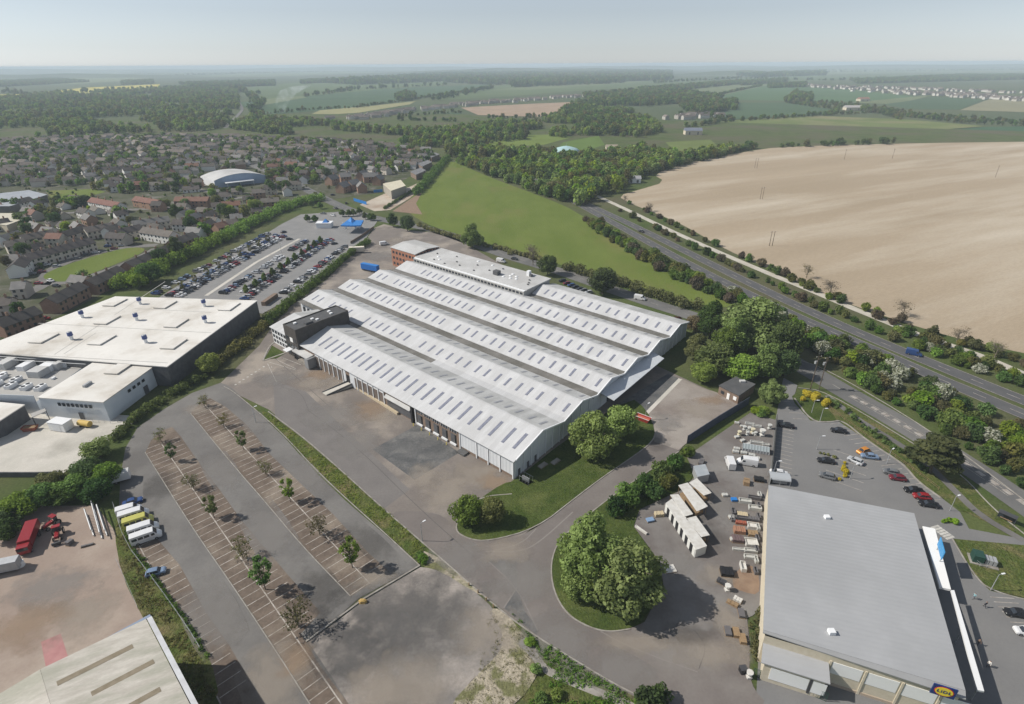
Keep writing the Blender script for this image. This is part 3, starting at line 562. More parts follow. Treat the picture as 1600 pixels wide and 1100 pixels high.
# walls
mb = MB()                                              # gable wall with the wave profile
prof = [(0, ZE - .2)]
for k in range(6): prof += [(RID[k], ZR[k] - .2), (VAL[k + 1], ZE - .2)]
for i in range(len(prof) - 1):
    (a, za), (b, zb) = prof[i], prof[i + 1]; mb.quad(F(0, a, 0), F(0, b, 0), F(0, b, zb), F(0, a, za))
mb.obj('gable_wall', M['clad'], fac)
mb = MB()
mb.quad(F(0, 0), F(108, 0), F(108, 0, ZE - .2), F(0, 0, ZE - .2)); mb.obj('front_wall', M['brick_brown'], fac)
mb = MB()
for i in range(2, len(prof) - 3):
    (a, za), (b, zb) = prof[i], prof[i + 1]; mb.quad(F(145, a, 0), F(145, b, 0), F(145, b, zb), F(145, a, za))
mb.quad(F(145, 22.8), F(108, 22.8), F(108, 22.8, ZE), F(145, 22.8, ZE)); mb.quad(F(0, 113.2), F(68.5, 113.2), F(68.5, 113.2, ZE - .2), F(0, 113.2, ZE - .2))
mb.obj('rear_wall', M['clad'], fac)
for a, za, b, zb in [(*prof[i], *prof[i + 1]) for i in range(len(prof) - 1)]:    # white verge along the gable
    slab('verge_trim', F(-0.95, a, za + .42), F(-0.62, a, za + .42), F(-0.62, b, zb + .42), F(-0.95, b, zb + .42), 0.5, M['clad_white'])
rib = MB(); rib.add([F(a, b, z) for z in (0, 1) for a, b in ((-.22, -.14), (0, -.14), (0, .14), (-.22, .14))], [(0, 1, 5, 4), (1, 2, 6, 5), (2, 3, 7, 6), (3, 0, 4, 7), (4, 5, 6, 7)]); ribm = rib.mesh('pier', M['clad_white']); rib.fix(ribm)
def zprof(s):
    for i in range(len(prof) - 1):
        if prof[i][0] <= s <= prof[i + 1][0]: return prof[i][1] + (prof[i + 1][1] - prof[i][1]) * (s - prof[i][0]) / (prof[i + 1][0] - prof[i][0])
for s in [0.3, 4.2, 7.6, 11, 14.5, 18, 21.5, 23.5, 28, 33, 38, 83, 86.5, 90, 93.5, 97, 100.5, 104, 108, 112.8]:
    o = link(bpy.data.objects.new('pier', ribm), fac); o.location = F(0, s, 0); o.scale = (1, 1, zprof(s))
rf = MB(); rf.add([F(a, b, z) for z in (0, 1) for a, b in ((-.16, -.3), (.16, -.3), (.16, 0), (-.16, 0))], [(0, 1, 5, 4), (1, 2, 6, 5), (2, 3, 7, 6), (3, 0, 4, 7), (4, 5, 6, 7)]); rfm = rf.mesh('pier', M['clad_white']); rf.fix(rfm)
def fpier(t, h=6.3):
    o = link(bpy.data.objects.new('pier', rfm), fac); o.location = F(t, 0, 0); o.scale = (1, 1, h)
def fbox(name, t0, t1, s0, s1, z0, z1, material, parent=fac): return MB().box(t0, t1, s0, s1, z0, z1, fr=F).obj(name, material, parent)
for t in (0.2, 4.9, 9.4, 13.9, 20.6): fpier(t)
for a, b in ((0.4, 4.7), (5.1, 9.2), (9.6, 13.7), (14.1, 20.4)): fbox('cladding_panel', a, b, -0.12, -0.02, 1.0, 6.3, M['clad'])
for i in range(5):                                      # dock doors
    t = 22.3 + i * 3.75
    d = fbox('dock_door', t, t + 2.3, -0.10, -0.02, 0.8, 3.9, M['door_dark']); fbox('dock_seal', t + 0.1, t + 0.55, -0.16, -0.10, 0.9, 3.8, M['black'], d)
    fbox('dock_bumper', t - .1, t + 2.4, -0.5, -0.02, 0.25, 0.78, M['clad_white']); fbox('bollard', t + 2.75, t + 2.95, -1.6, -1.4, 0, 0.9, mat('bollard_yellow', (0.6, 0.5, 0.12), rough=0.7))
    w_ = fbox('window', t - .3, t + 2.8, -0.09, -0.02, 4.5, 5.9, M['glass'])
    for j in range(4): fbox('glazing_bar', t - .3 + j * .98, t - .22 + j * .98, -0.13, -0.09, 4.5, 5.9, M['clad_white'], w_)
fpier(40.3); fbox('downpipe', 41.2, 42.0, -0.8, -0.02, 0, 6.2, M['black'])
slab('canopy', F(42.2, -0.02, 5.0), F(55.0, -0.02, 5.0), F(55.0, -1.1, 4.3), F(42.2, -1.1, 4.3), 0.15, M['felt_pale'])
fbox('loading_opening', 42.4, 54.8, -0.08, -0.02, 0.4, 4.1, M['door_dark'])
for i in range(14):                                     # tall dark panels between white piers
    t = 56.2 + i * 2.95
    if 72.5 < t + 1 < 79: continue
    fpier(t); p_ = fbox('window_bay', t + .25, t + 2.7, -0.08, -0.02, 0.9, 4.6, mat('bay_brown', (0.13, 0.105, 0.09), (0.17, 0.14, 0.12), scale=0.7, rough=0.5)); fbox('transom', t + .25, t + 2.7, -0.12, -0.08, 4.6, 4.75, M['clad_white'], p_)
    fbox('cladding_panel', t + .25, t + 2.7, -0.09, -0.02, 4.76, 6.3, M['clad'])
fbox('cladding_panel', 72.6, 75.4, -0.1, -0.02, 0, 6.3, M['clad']); fbox('door', 75.6, 77.6, -0.1, -0.02, 1.0, 4.0, M['black']); fbox('cladding_panel', 77.8, 79.2, -0.1, -0.02, 0, 6.3, M['clad'])
slab('ramp', F(74.6, -0.1, 1.1), F(77.2, -0.1, 1.1), F(79.6, -9.2, 0.12), F(77.0, -9.2, 0.12), 1.0, M['concrete'])
for q in (74.4, 77.3): slab('ramp_wall', F(q, -0.1, 1.6), F(q + .2, -0.1, 1.6), F(q + 2.5, -9.2, 0.35), F(q + 2.3, -9.2, 0.35), 0.55, M['door_dark'])
fbox('step', 17.2, 20.2, -2.2, -0.02, 0, 0.5, mat('steel_step', (0.10, 0.10, 0.10), rough=0.6))
slab('dock_canopy', F(98.2, -0.05, 4.6), F(108.6, -0.05, 4.6), F(108.6, -3.1, 4.3), F(98.2, -3.1, 4.3), 0.35, M['felt_pale'])
fbox('dock_shelter', 97.2, 99.6, -3.4, -0.02, 0.3, 4.2, mat('shelter_grey', (0.24, 0.245, 0.25), rough=0.7)); fbox('loading_platform', 99.7, 106, -2.6, -0.02, 0, 1.1, M['kerb'])
slab('entrance_canopy', F(110.5, -1.5, 3.6), F(113.5, -1.5, 3.6), F(113.5, -4.2, 3.5), F(110.5, -4.2, 3.5), 0.25, M['clad_white'])
# gable canopy with loading doors
slab('canopy', F(-0.05, 44.5, 6.0), F(-0.05, 81.5, 6.0), F(-5.2, 81.2, 5.0), F(-5.2, 44.8, 5.0), 0.2, mat('canopy_sheet', (0.50, 0.53, 0.56), (0.56, 0.58, 0.60), scale=0.4, rough=0.5))
for i in range(9):
    s = 45.5 + i * 4.0; fbox('loading_door' if i % 2 else 'wall_panel', -0.12, -0.02, s, s + (2.9 if i % 2 else 3.4), 0.2, 4.2, M['black'] if i % 2 else M['clad_white'])
for s in (1.8, 5.8, 9.3): fbox('door', -0.14, -0.02, s, s + .9, 0, 2.1, M['door_dark'])
# black tower block with rooflights, office wing
tw = thing('office_tower', 'black clad flat-roofed tower block rising through the white factory roof', 'building', FO + F(106.3, -1.4)); tw_o = F(106.3, -1.4)
def TF(t, s, z=0): return F(t, s, z)
MB().box(0, 8.8, 0, 23.9, 0, 12.2, fr=F).obj('wall', M['tower_dark'], tw)
MB().box(0.25, 8.55, 0.25, 23.65, 12.0, 12.35, fr=F).obj('roof', M['felt_dark'], tw)
for a, b, c, d in ((0, 8.8, -.01, .25), (0, 8.8, 23.65, 23.91), (-.01, .25, .25, 23.65), (8.55, 8.81, .25, 23.65)): MB().box(a, b, c, d, 12.2, 12.7, fr=F).obj('parapet', M['tower_dark'], tw)
for t, s in ((6.2, 3.6), (2.6, 11.2), (4.6, 10.2), (3.4, 18.0), (5.8, 18.6)):
    o = MB().box(t - .5, t + .5, s - .55, s + .55, 12.3, 12.75, fr=F).obj('rooflight', M['clad_white'], tw)
MB().box(1.2, 3.2, 5.5, 8.5, 12.3, 13.2, fr=F).obj('plant_box', M['felt_dark'], tw)
w_ = MB().box(3.2, 5.2, -.08, -.01, 6.6, 8.4, fr=F).obj('sign_panel', M['white'], tw)
for i in range(3):
    for j in range(3): MB().box(.8 + i * 2.7, 2.6 + i * 2.7, -.07, -.01, .8 + j * 3.0, 2.4 + j * 3.0, fr=F).obj('window', M['glass'], tw) if (i, j) != (1, 2) else None
of = thing('office_wing', 'white three-storey office wing with window grid at the factory end', 'building', FO + F(115.4, 0)); oh = 7.0
mb = MB(); mb.quad(F(0, 0), F(13.5, 0), F(13.5, 0, oh), F(0, 0, oh)); mb.quad(F(13.5, 0), F(13.5, 22), F(13.5, 22, oh), F(13.5, 11, 8.9), F(13.5, 0, oh)); mb.obj('wall', M['clad_white'], of)
slab('roof', F(-.2, -.5, oh), F(14, -.5, oh), F(14, 11, 9.1), F(-.2, 11, 9.1), 0.2, M['roof_sheet'], of); slab('roof', F(-.2, 11.02, 9.1), F(14, 11.02, 9.1), F(14, 22.2, oh), F(-.2, 22.2, oh), 0.2, M['roof_sheet_rear'], of)
wm = MB().box(-.75, .75, -.06, .02, 0, 1.3, fr=F).mesh('window', M['glass'])
for i in range(6):
    for j in range(3):
        o = link(bpy.data.objects.new('window', wm), of); o.location = F(1.3 + i * 2.2, 0, .7 + j * 2.1)
wm2 = MB().box(-.02, .06, -.75, .75, 0, 1.3, fr=F).mesh('window', M['glass'])
for i in range(8):
    for j in range(3):
        o = link(bpy.data.objects.new('window', wm2), of); o.location = F(13.5, 1.6 + i * 2.6, .7 + j * 2.1)
for i in range(4):
    o = link(bpy.data.objects.new('window', wm), fac); o.location = F(132 + i * 3.4, 22.72, 2.2); o.scale = (1.3, 1, 1.8)
# flat-roofed rear offices and the brick block
fo = thing('flat_roof_office', 'long flat grey-roofed office range behind the white factory roofs', 'building', FO + F(69, 90.8))
MB().box(0, 76, 0, 20.2, 0, 9.2, fr=F).obj('wall', mat('render_grey', (0.36, 0.355, 0.34), (0.42, 0.41, 0.39), scale=0.3, rough=0.9), fo)
MB().box(-.5, 76.4, 1.6, 20.8, 9.2, 9.75, fr=F).obj('roof', M['felt_pale'], fo)
MB().box(0, 76, .05, 1.5, 9.2, 9.35, fr=F).obj('ledge', M['clad_white'], fo)
wn = MB().box(-.8, .8, -.07, .02, 0, 1.0, fr=F).mesh('window', M['glass'])
for i in range(34):
    o = link(bpy.data.objects.new('window', wn), fo); o.location = F(1.4 + i * 2.22, 0, 7.6)
for t, s, a, b, h, mt in ((22, 7, 3.0, 2.6, 2.0, 'felt_dark'), (9.5, 16.2, 1.6, 1.8, 2.4, 'clad_white'), (8, 16.0, 1.2, 1.2, 1.2, 'door_dark')): MB().box(t, t + a, s, s + b, 9.7, 9.75 + h, fr=F).obj('plant_box', M[mt], fo)
dome = MB()
for j in range(3):
    pass
rd = bmesh.new(); bmesh.ops.create_uvsphere(rd, u_segments=10, v_segments=6, radius=0.8); [setattr(v_.co, 'z', max(0, v_.co.z) * 0.5) for v_ in rd.verts]; rdm = bpy.data.meshes.new('dome_light'); rd.to_mesh(rdm); rd.free(); rdm.materials.append(M['clad_white'])
for t, s in ((17, 11), (15, 8.5), (19, 8), (14, 12), (62, 6), (66, 9), (12, 9.5), (17.5, 13.5), (34, 17), (44, 17)):
    o = link(bpy.data.objects.new('dome_light', rdm), fo); o.location = F(t, s, 9.74)
vb = MB().box(-.35, .35, -.3, .3, 0, .5, fr=F).mesh('roof_vent', M['door_dark'])
for t, s in ((70, 12), (64, 4), (58, 15), (52, 9), (47, 6), (40, 12), (30, 10), (26, 16), (4, 9), (3, 7), (6, 12), (55, 3), (36, 5)):
    o = link(bpy.data.objects.new('roof_vent', vb), fo); o.location = F(t, s, 9.75)
bb = thing('brick_office_block', 'red brick three-storey block with pale roof at the factory corner', 'building', FO + F(146, 93))
MB().box(0, 20.5, 0, 17.6, 0, 10.3, fr=F).obj('wall', M['brick'], bb)
slab('roof', F(-.3, -.3, 10.6), F(20.8, -.3, 10.6), F(20.8, 9, 11.5), F(-.3, 9, 11.5), 0.3, M['felt_pale'], bb); slab('roof', F(-.3, 9.02, 11.5), F(20.8, 9.02, 11.5), F(20.8, 18, 10.6), F(-.3, 18, 10.6), 0.3, M['felt_pale'], bb)
for j in range(3):
    for i in range(7):
        o = link(bpy.data.objects.new('window', wn), bb); o.location = F(1.8 + i * 2.8, 0, 1.2 + j * 3.1); o.scale = (1, 1, 1.4)
wn2 = MB().box(-.02, .07, -.8, .8, 0, 1.0, fr=F).mesh('window', M['glass'])
for j in range(3):
    for i in range(6):
        o = link(bpy.data.objects.new('window', wn2), bb); o.location = F(20.5, 1.6 + i * 2.9, 1.2 + j * 3.1); o.scale = (1, 1, 1.4)
for i in range(7):
    o = link(bpy.data.objects.new('window', wn2), bb); o.location = F(-.06, 2 + i * 2.3, 9.3); o.scale = (1, .6, .9)
# ---------------------------------------------------------------- other buildings
mat('roof_white', (0.64, 0.62, 0.58), (0.72, 0.70, 0.66), scale=0.12, c=(0.47, 0.435, 0.38), cscale=0.06, ccut=(0.5, 0.7), rough=0.85, fine=0.03)
mat('wall_blue', (0.56, 0.60, 0.64), (0.62, 0.65, 0.68), scale=0.3, rough=0.7, wave=(0.6, 'X', 0.02))
mat('seam_grey', (0.38, 0.37, 0.35), rough=0.9)
mat('store_roof', (0.335, 0.34, 0.347), (0.362, 0.367, 0.374), scale=0.2, rough=0.5, spec=0.35, rot=R(17), wave=(1.15, 'Y', 0.022), c=(0.315, 0.32, 0.326), cscale=0.04)
mat('cream_brick', (0.52, 0.46, 0.35), (0.58, 0.52, 0.41), scale=1.2, rough=0.9)
mat('asbestos_roof', (0.43, 0.40, 0.35), (0.53, 0.50, 0.445), scale=0.3, c=(0.37, 0.36, 0.30), cscale=0.09, rough=0.95, fine=0.08, rot=R(-28), stretch=(1, 3.5, 1))
mat('brown_light', (0.20, 0.165, 0.11), (0.25, 0.21, 0.15), scale=1, rough=0.6)
mat('navy', (0.02, 0.04, 0.16), rough=0.4); mat('vent_blue', (0.035, 0.06, 0.19), (0.06, 0.09, 0.24), scale=2, rough=0.5); mat('blue_sheet', (0.02, 0.16, 0.48), (0.03, 0.2, 0.52), scale=0.5, rough=0.5)
mat('red', (0.55, 0.03, 0.04), rough=0.5); mat('yellow', (0.75, 0.6, 0.05), rough=0.5)
def rel(pts, o): return [Vector(q) - o for q in pts]
def poly_part(name, pts, material, parent, th=0.2):
    """slab under a (tilted) outline given relative to the parent"""
    n = len(pts); mb = MB(); d = Vector((0, 0, -th)); pts = ccw(pts)
    mb.add(list(pts) + [q + d for q in pts], [tuple(range(n)), tuple(range(2 * n - 1, n - 1, -1))] + [(i, n + i, n + (i + 1) % n, (i + 1) % n) for i in range(n)]); return mb.obj(name, material, parent)
def walls(pts, material, parent, name='wall', inset=0.25, z0=0.0):
    c = sum(pts, Vector()) / len(pts); q = [p + (c - p).normalized() * inset for p in pts]; n = len(q); mb = MB()
    for i in range(n):
        a, b = q[i], q[(i + 1) % n]; mb.quad((a.x, a.y, z0), (b.x, b.y, z0), (b.x, b.y, b.z - .1), (a.x, a.y, a.z - .1))
    return mb.obj(name, material, parent), q
def on_edge(a, b, t, w_, z0, z1, out=0.06):
    """box set on a wall face between a and b: t metres along, w_ wide"""
    d = Vector((b.x - a.x, b.y - a.y, 0)).normalized(); n = Vector((d.y, -d.x, 0)); p = Vector((a.x, a.y, 0)) + d * t; q = p + d * w_; o = n * out; i = -n * 0.02
    mb = MB(); mb.add([(*(v_ + e).xy, z) for z in (z0, z1) for v_, e in ((p, o), (q, o), (q, i), (p, i))], [(3, 2, 1, 0), (4, 5, 6, 7), (0, 1, 5, 4), (1, 2, 6, 5), (2, 3, 7, 6), (3, 0, 4, 7)]); return mb
def flat_building(name, label, px, z, wm, rm, cat='building', parapet=0.35):
    P = [G(x, y, z) for x, y in px]; o = Vector((P[0].x, P[0].y, 0)); t = thing(name, label, cat, o); p = ccw(rel(P, o))
    w_, q = walls(p, wm, t); poly_part('roof', p, rm, t, 0.3)
    return t, p, q, o
# supermarket with white membrane roof
SZ = 8.0
sup, sp4, sq, so = flat_building('supermarket', 'large white flat-roofed supermarket with blue wind vents on its roof', [(180, 463), (402, 469.4), (261, 573), (-45, 549)], SZ, M['door_dark'], M['roof_white'])
def on_roof(px, py, z, o): return G(px, py, z) - o
zz = lambda x, y: (x * .2625, 430 + y * .2625)
ax = (G(402, 469.4, SZ) - G(261, 573, SZ)).normalized(); bx = Vector((-ax.y, ax.x, 0))
def roofbox(nm, x, y, la, lb, h, z, mt, parent, o, off=0.0):
    c = on_roof(x, y, z, o); mb = MB(); mb.add([c + ax * (sx * la / 2) + bx * (sy * lb / 2) + Vector((0, 0, off + k * h)) for k in (0, 1) for sx, sy in ((-1, -1), (1, -1), (1, 1), (-1, 1))], [(4, 5, 6, 7), (0, 1, 5, 4), (1, 2, 6, 5), (2, 3, 7, 6), (3, 0, 4, 7)]); return mb.obj(nm, mt, parent)
for x, y in ((685, 165), (985, 178), (1365, 190), (640, 270), (1050, 288), (262, 378), (608, 388), (1035, 412)):
    o = roofbox('rooflight', *zz(x, y), 8.5, 5.4, 0.35, SZ, M['roof_white'], sup, so, 0.2); roofbox('rooflight_kerb', *zz(x, y), 8.2, 5.1, 0.3, SZ, M['seam_grey'], sup, so)
for x, y in ((835, 172), (1218, 185), (492, 252), (815, 268), (1224, 283), (428, 383), (870, 402)):
    c = on_roof(*zz(x, y), SZ, so); v = MB().tube(c, c + Vector((0, 0, 1.7)), 0.62, n=10).obj('vent_shaft', M['clad_white'], sup)
    MB().tube(c + Vector((0, 0, 1.7)), c + Vector((0, 0, 3.1)), 0.95, 0.85, n=10).obj('wind_vent', M['vent_blue'], sup); MB().tube(c + Vector((0, 0, 3.1)), c + Vector((0, 0, 3.3)), 0.7, 0.5, n=10).obj('vent_cap', M['galv'], sup)
for a, b in (((85, 554), (258, 440)), ((60, 505), (330, 520)), ((210, 482), (330, 488)), ((0, 552), (262, 567)), ((100, 553), (150, 520))):
    p, q = on_roof(a[0], a[1], SZ, so), on_roof(b[0], b[1], SZ, so); ribbon('roof_seam', [Vector((p.x, p.y, 0)), Vector((q.x, q.y, 0))], 0.35, SZ + .006, M['seam_grey'], sup)
edge = [G(402, 469.4, SZ), G(261, 573, SZ)]
for k in range(5): on_edge(sq[0], sq[1], 1, 1, 1, 1)
# lower front block of the supermarket
low, lp, lq, lo = flat_building('store_annex', 'pale blue walled lower block with flat white roof beside supermarket plant deck', [(150, 563), (238, 574), (161, 628.5), (58, 621)], 7.2, M['wall_blue'], M['roof_white'])
roofbox('rooflight', 187, 576, 8.5, 5.0, 0.35, 7.2, M['roof_white'], low, lo, 0.2)
roofbox('ladder_rail', 137, 602, 3.2, 0.8, 0.8, 7.2, M['galv'], low, lo)
cs = [G(58, 621, 7.2), G(161, 628.5, 7.2), G(238, 574, 7.2)]; cs = [c - lo for c in cs]
for i in range(8): on_edge(cs[0], cs[1], 6.5 + i * 1.55, 0.95, 4.6, 5.8).obj('window', M['glass'], low)
for i in range(4): on_edge(cs[1], cs[2], 10 + i * 2.2, 1.2, 4.6, 5.6).obj('window', M['glass'], low)
on_edge(cs[1], cs[2], 16.2, 2.0, 0, 3.0).obj('door', M['door_dark'], low); on_edge(cs[0], cs[1], 12.5, 1.6, 0, 2.6).obj('door', M['door_dark'], low)
# plant deck
pd_ = thing('plant_deck', 'sunken rooftop deck crowded with grey air handling units', 'roof deck', (*G(60, 600).xy, 0)); po = pd_.location.copy()
dk = [G(x, y, 4.6) - po for x, y in ((-60, 555), (134, 570), (57, 628), (-90, 622))]
poly_part('deck', dk, M['seam_grey'], pd_); walls([q + Vector((0, 0, .2)) for q in dk], M['wall_blue'], pd_, inset=-.05)
for a, b in ((0, 1), (1, 2), (2, 3)):
    p, q = ccw(dk)[a], ccw(dk)[b]
    MB().add([(*(e + f).xy, z) for z in (4.6, 7.0) for e, f in ((p, Vector((0, 0, 0))), (q, Vector((0, 0, 0))), (q, (q - p).cross(Vector((0, 0, .004)))), (p, (q - p).cross(Vector((0, 0, .004)))))], [(0, 1, 5, 4), (2, 3, 7, 6), (4, 5, 6, 7)]).obj('screen_wall', M['wall_blue'], pd_) if (a, b) == (0, 1) else None
for x, y, la, lb, h in ((14, 572, 6, 3.4, 2.4), (42, 575, 5, 2.8, 1.8), (50, 571, 2, 2, 1.4), (62, 586, 4.5, 4.5, 2.4), (78, 577, 3.5, 4.2, 2.2), (94, 575, 3.5, 1.8, 2.4), (103, 573, 1.4, 1.4, 1.4), (4, 588, 3, 1.4, 1.2), (84, 592, 1.4, .8, .6)):
    roofbox('air_handling_unit', x, y, la, lb, h, 4.6, M['clad_white'] if h < 2.3 else M['felt_pale'], pd_, po, 0.02)
fan = MB()
for x, y in ((-4, 602), (18, 605), (42, 607), (64, 608), (2, 592), (26, 596)):
    u = roofbox('chiller', x, y, 3.4, 1.9, 1.3, 4.6, M['clad_white'], pd_, po, 0.02); c = on_roof(x, y, 4.6, po)
    for k in (-.9, .9): MB().tube(c + ax * k + Vector((0, 0, 1.32)), c + ax * k + Vector((0, 0, 1.42)), .62, n=12).obj('fan', M['black'], u)
for a, b, z in (((0, 557), (140, 566), 6.9), ((0, 561), (134, 569), 6.9)):
    p, q = G(*a, z) - po, G(*b, z) - po; MB().tube(p, q, .12).obj('handrail', M['galv'], pd_)
# loading shed and yard of the supermarket
ls, lsp, lsq, lso = flat_building('loading_shed', 'white roofed loading shed with open dark side beside concrete yard', [(-40, 624), (39, 632), (0, 657), (-90, 690)], 5.5, M['door_dark'], M['roof_white'])
pc = thing('post_canopy', 'small grey canopy on posts against pale blue annex wall', 'canopy', (*G(58, 668).xy, 0)); o = pc.location.copy()
cq = [G(x, y, 4.2) - o for x, y in ((48, 646), (70, 638), (72, 642), (50, 652))]; poly_part('roof', cq, M['seam_grey'], pc)
for k in (0, 1, 3): MB().tube((cq[k].x, cq[k].y, 0), cq[k] + Vector((0, 0, -.1)), .1).obj('post', M['dark_metal'], pc)
ct = thing('white_container', 'white box container standing in front of pale blue annex wall', 'container', (*G(98, 670).xy, 0), R(-12)); MB().box(-2.9, 2.9, -1.6, 1.6, 0.15, 3.0).obj('body', M['white'], ct, bevel=.04); MB().box(-3.0, 3.0, -1.7, 1.7, 3.0, 3.12).obj('roof', M['clad_white'], ct); MB().box(-2.5, 2.5, -1.4, 1.4, 0, 0.15).obj('base', M['dark_metal'], ct)
for k in range(2): MB().box(-1.4 + k * 1.42, -.02 + k * 1.42, -1.65, -1.6, .2, 2.8).obj('door', M['clad_white'], ct)
tk = thing('yellow_tank', 'yellow horizontal tank in the yard beside white container', 'tank', (*G(134, 666).xy, 0), R(-12)); MB().tube((-2, 0, 1.1), (2, 0, 1.1), .95, n=14).obj('drum', mat('tank_yellow', (0.55, 0.38, 0.10), rough=0.6), tk, smooth=False)
for k in (-1.2, 1.2): MB().box(k - .15, k + .15, -.9, .9, 0, .5).obj('saddle', M['dark_metal'], tk)
rk = thing('skip', 'red rusty open skip on concrete yard', 'skip', (*G(48, 672).xy, 0), R(8)); MB().loft([[(-1.5, -.8, 0), (1.5, -.8, 0), (1.5, .8, 0), (-1.5, .8, 0)], [(-2.1, -1, 1.3), (2.1, -1, 1.3), (2.1, 1, 1.3), (-2.1, 1, 1.3)]], cap=False).obj('tub', mat('rust_red', (0.35, 0.10, 0.06), (0.25, 0.09, 0.06), scale=2, rough=0.9), rk)
MB().box(-1.7, 1.7, -.85, .85, .8, 1.1).obj('load', M['timber'], rk)
# low-frame railing at annex corner
# store at the right with its sign
lid = thing('discount_store', 'big grey standing-seam roofed discount store with white-panelled cream wall', 'store', (*G(1192.7, 1040).xy, 0)); o = lid.location.copy()
NW, NE, SE, SW = G(1201, 758, 5.4), G(1428.5, 802, 5.4), G(1508.7, 1079, 8.0), G(1192.7, 984, 8.0)
NW, NE, SE, SW = [q - o for q in (NW, NE, SE, SW)]
poly_part('roof_slope', [NW, NE, SE, SW], M['store_roof'], lid, .25)
dS = (SW - NW); dS.z = 0; dS.normalize(); dE = (SE - SW).normalized()
S2 = [SW + dS * .05, SE + dS * .05, SE + dS * 1.15 - Vector((0, 0, .65)), SW + dS * .4 - Vector((0, 0, .25))]
poly_part('roof_slope', S2, mat('store_roof_south', (0.27, 0.272, 0.275), (0.29, 0.292, 0.295), scale=.3, rough=.5), lid, .2)
wl = [NW - dS * -.4, NE + dS * .4 - dE * .5, SE - dE * .6 + dS * .6, SW + dE * .4 + dS * .6]
mb = MB()
for i in range(4):
    a, b = wl[i], wl[(i + 1) % 4]; mb.quad((a.x, a.y, 0), (b.x, b.y, 0), (b.x, b.y, b.z - .6), (a.x, a.y, a.z - .6))
mb.obj('wall', M['cream_brick'], lid)
a, b = wl[3], wl[2]; Lw = (b - a).length
n_ = int((Lw - 15) / 5.6)
for i in range(5):
    p_ = on_edge(a, b, 11.4 + i * 5.5, 4.7, 3.1, 6.0, 0.07).obj('wall_panel', M['white'], lid); on_edge(a, b, 10.9 + i * 5.5, .35, 0, 6.2, .16).obj('pier', M['cream_brick'], lid)
on_edge(a, b, 11, Lw - 12, 0, .6, .12).obj('plinth', mat('plinth', (0.42, 0.34, 0.26), rough=.9), lid)
for x, y in ((1292, 809), (1299, 988)):
    t_ = (y - 758) / 226; c = G(x, y, 5.4 + 2.6 * t_) - o; MB().box(c.x - .55, c.x + .55, c.y - .5, c.y + .5, c.z - .2, c.z + .55).obj('roof_vent', M['clad_white'], lid)
# store side canopy
cz = 4.3
cv = [G(x, y, cz) - o for x, y in ((1441.6, 822), (1461, 826), (1486, 921), (1468, 917))]; poly_part('canopy', cv, M['white'], lid, .5)
cb = [G(x, y, cz) - o for x, y in ((1486, 922), (1491, 922), (1538, 1080), (1527, 1078))]; poly_part('canopy_beam', cb, M['clad_white'], lid, .4)
for t_ in (.02, .35, .68, .97):
    p = cv[1].lerp(cb[2], t_); MB().tube((p.x - .4, p.y, 0), (p.x - .4, p.y, cz - .45), .12).obj('column', M['galv'], lid)
e0, e1 = wl[2], wl[1]; Le = (e1 - e0).length
for i in range(9): on_edge(e0, e1, .6 + i * (Le - 2) / 9, (Le - 2) / 9 - .25, .3, 4.2, .06).obj('shop_window', mat('shop_glass', (0.05, 0.075, 0.13), rough=.1, spec=.6), lid)
# delivery annex with its own sheet roof
an = thing('delivery_annex', 'low grey sheet-roofed delivery annex at store corner with white doors', 'annex', (*G(1190, 1050).xy, 0)); ao = an.location.copy()
AQ = [G(x, y, z) - ao for x, y, z in ((1193.5, 992, 5.6), (1294, 1024, 5.6), (1297.5, 1069, 4.9), (1189.5, 1035, 4.9))]; poly_part('roof', AQ, M['store_roof'], an, .2)
walls(AQ, M['cream_brick'], an, inset=.7)
for i in range(3):
    on_edge(ccw(AQ)[0], ccw(AQ)[1], 1.0 + i * 4.2, 3.7, 1.2, 4.2, -.45) if False else None
sa, sb_ = AQ[3] + (AQ[1] - AQ[3]).normalized() * .7, AQ[2] + (AQ[0] - AQ[2]).normalized() * .7
for t_, w_ in ((1.2, 6.2), (8.0, 2.2)): on_edge(sa, sb_, t_, w_, 1.0, 4.0, .08).obj('door', M['white'], an)
on_edge(sa, sb_, 7.5, .4, .5, 4.2, .12).obj('railing', M['dark_metal'], an)
# store logo sign
lg = thing('store_sign', 'square blue store sign with yellow disc and red ring on south wall', 'sign', (0, 0, 0))
c0, c1 = wl[3] + o, wl[2] + o; dd = Vector((c1.x - c0.x, c1.y - c0.y, 0)).normalized(); nn = Vector((dd.y, -dd.x, 0))
camp = Vector((0, 0, CAM_H)); rdir = (G(1475, 1081) - camp).normalized(); base_ = Vector((c1.x, c1.y, 0)) + nn * 0.95; ctr = camp + rdir * ((base_ - camp).dot(nn) / rdir.dot(nn)); lg.location = ctr; lg.rotation_euler = (0, 0, math.atan2(dd.y, dd.x))
MB().box(-2.1, 2.1, .02, .25, -1.5, 1.5).obj('panel', M['navy'], lg)
for k in (-1.5, 1.5): MB().box(k - .08, k + .08, .25, 1.0, -.4, -.2).obj('bracket', M['galv'], lg)
def disc(nm, r_, y, mt, sx=1.0): MB().add([(sx * r_ * math.cos(i * math.pi / 16), y, r_ * math.sin(i * math.pi / 16)) for i in range(32)] + [(sx * r_ * math.cos(i * math.pi / 16), y + .03, r_ * math.sin(i * math.pi / 16)) for i in range(32)], [tuple(range(32))] + [(i, (i + 1) % 32, 32 + (i + 1) % 32, 32 + i) for i in range(32)]).obj(nm, mt, lg)
disc('ring', 1.33, -.02, M['red'], 1.28); disc('disc', 1.18, -.05, M['yellow'], 1.3)
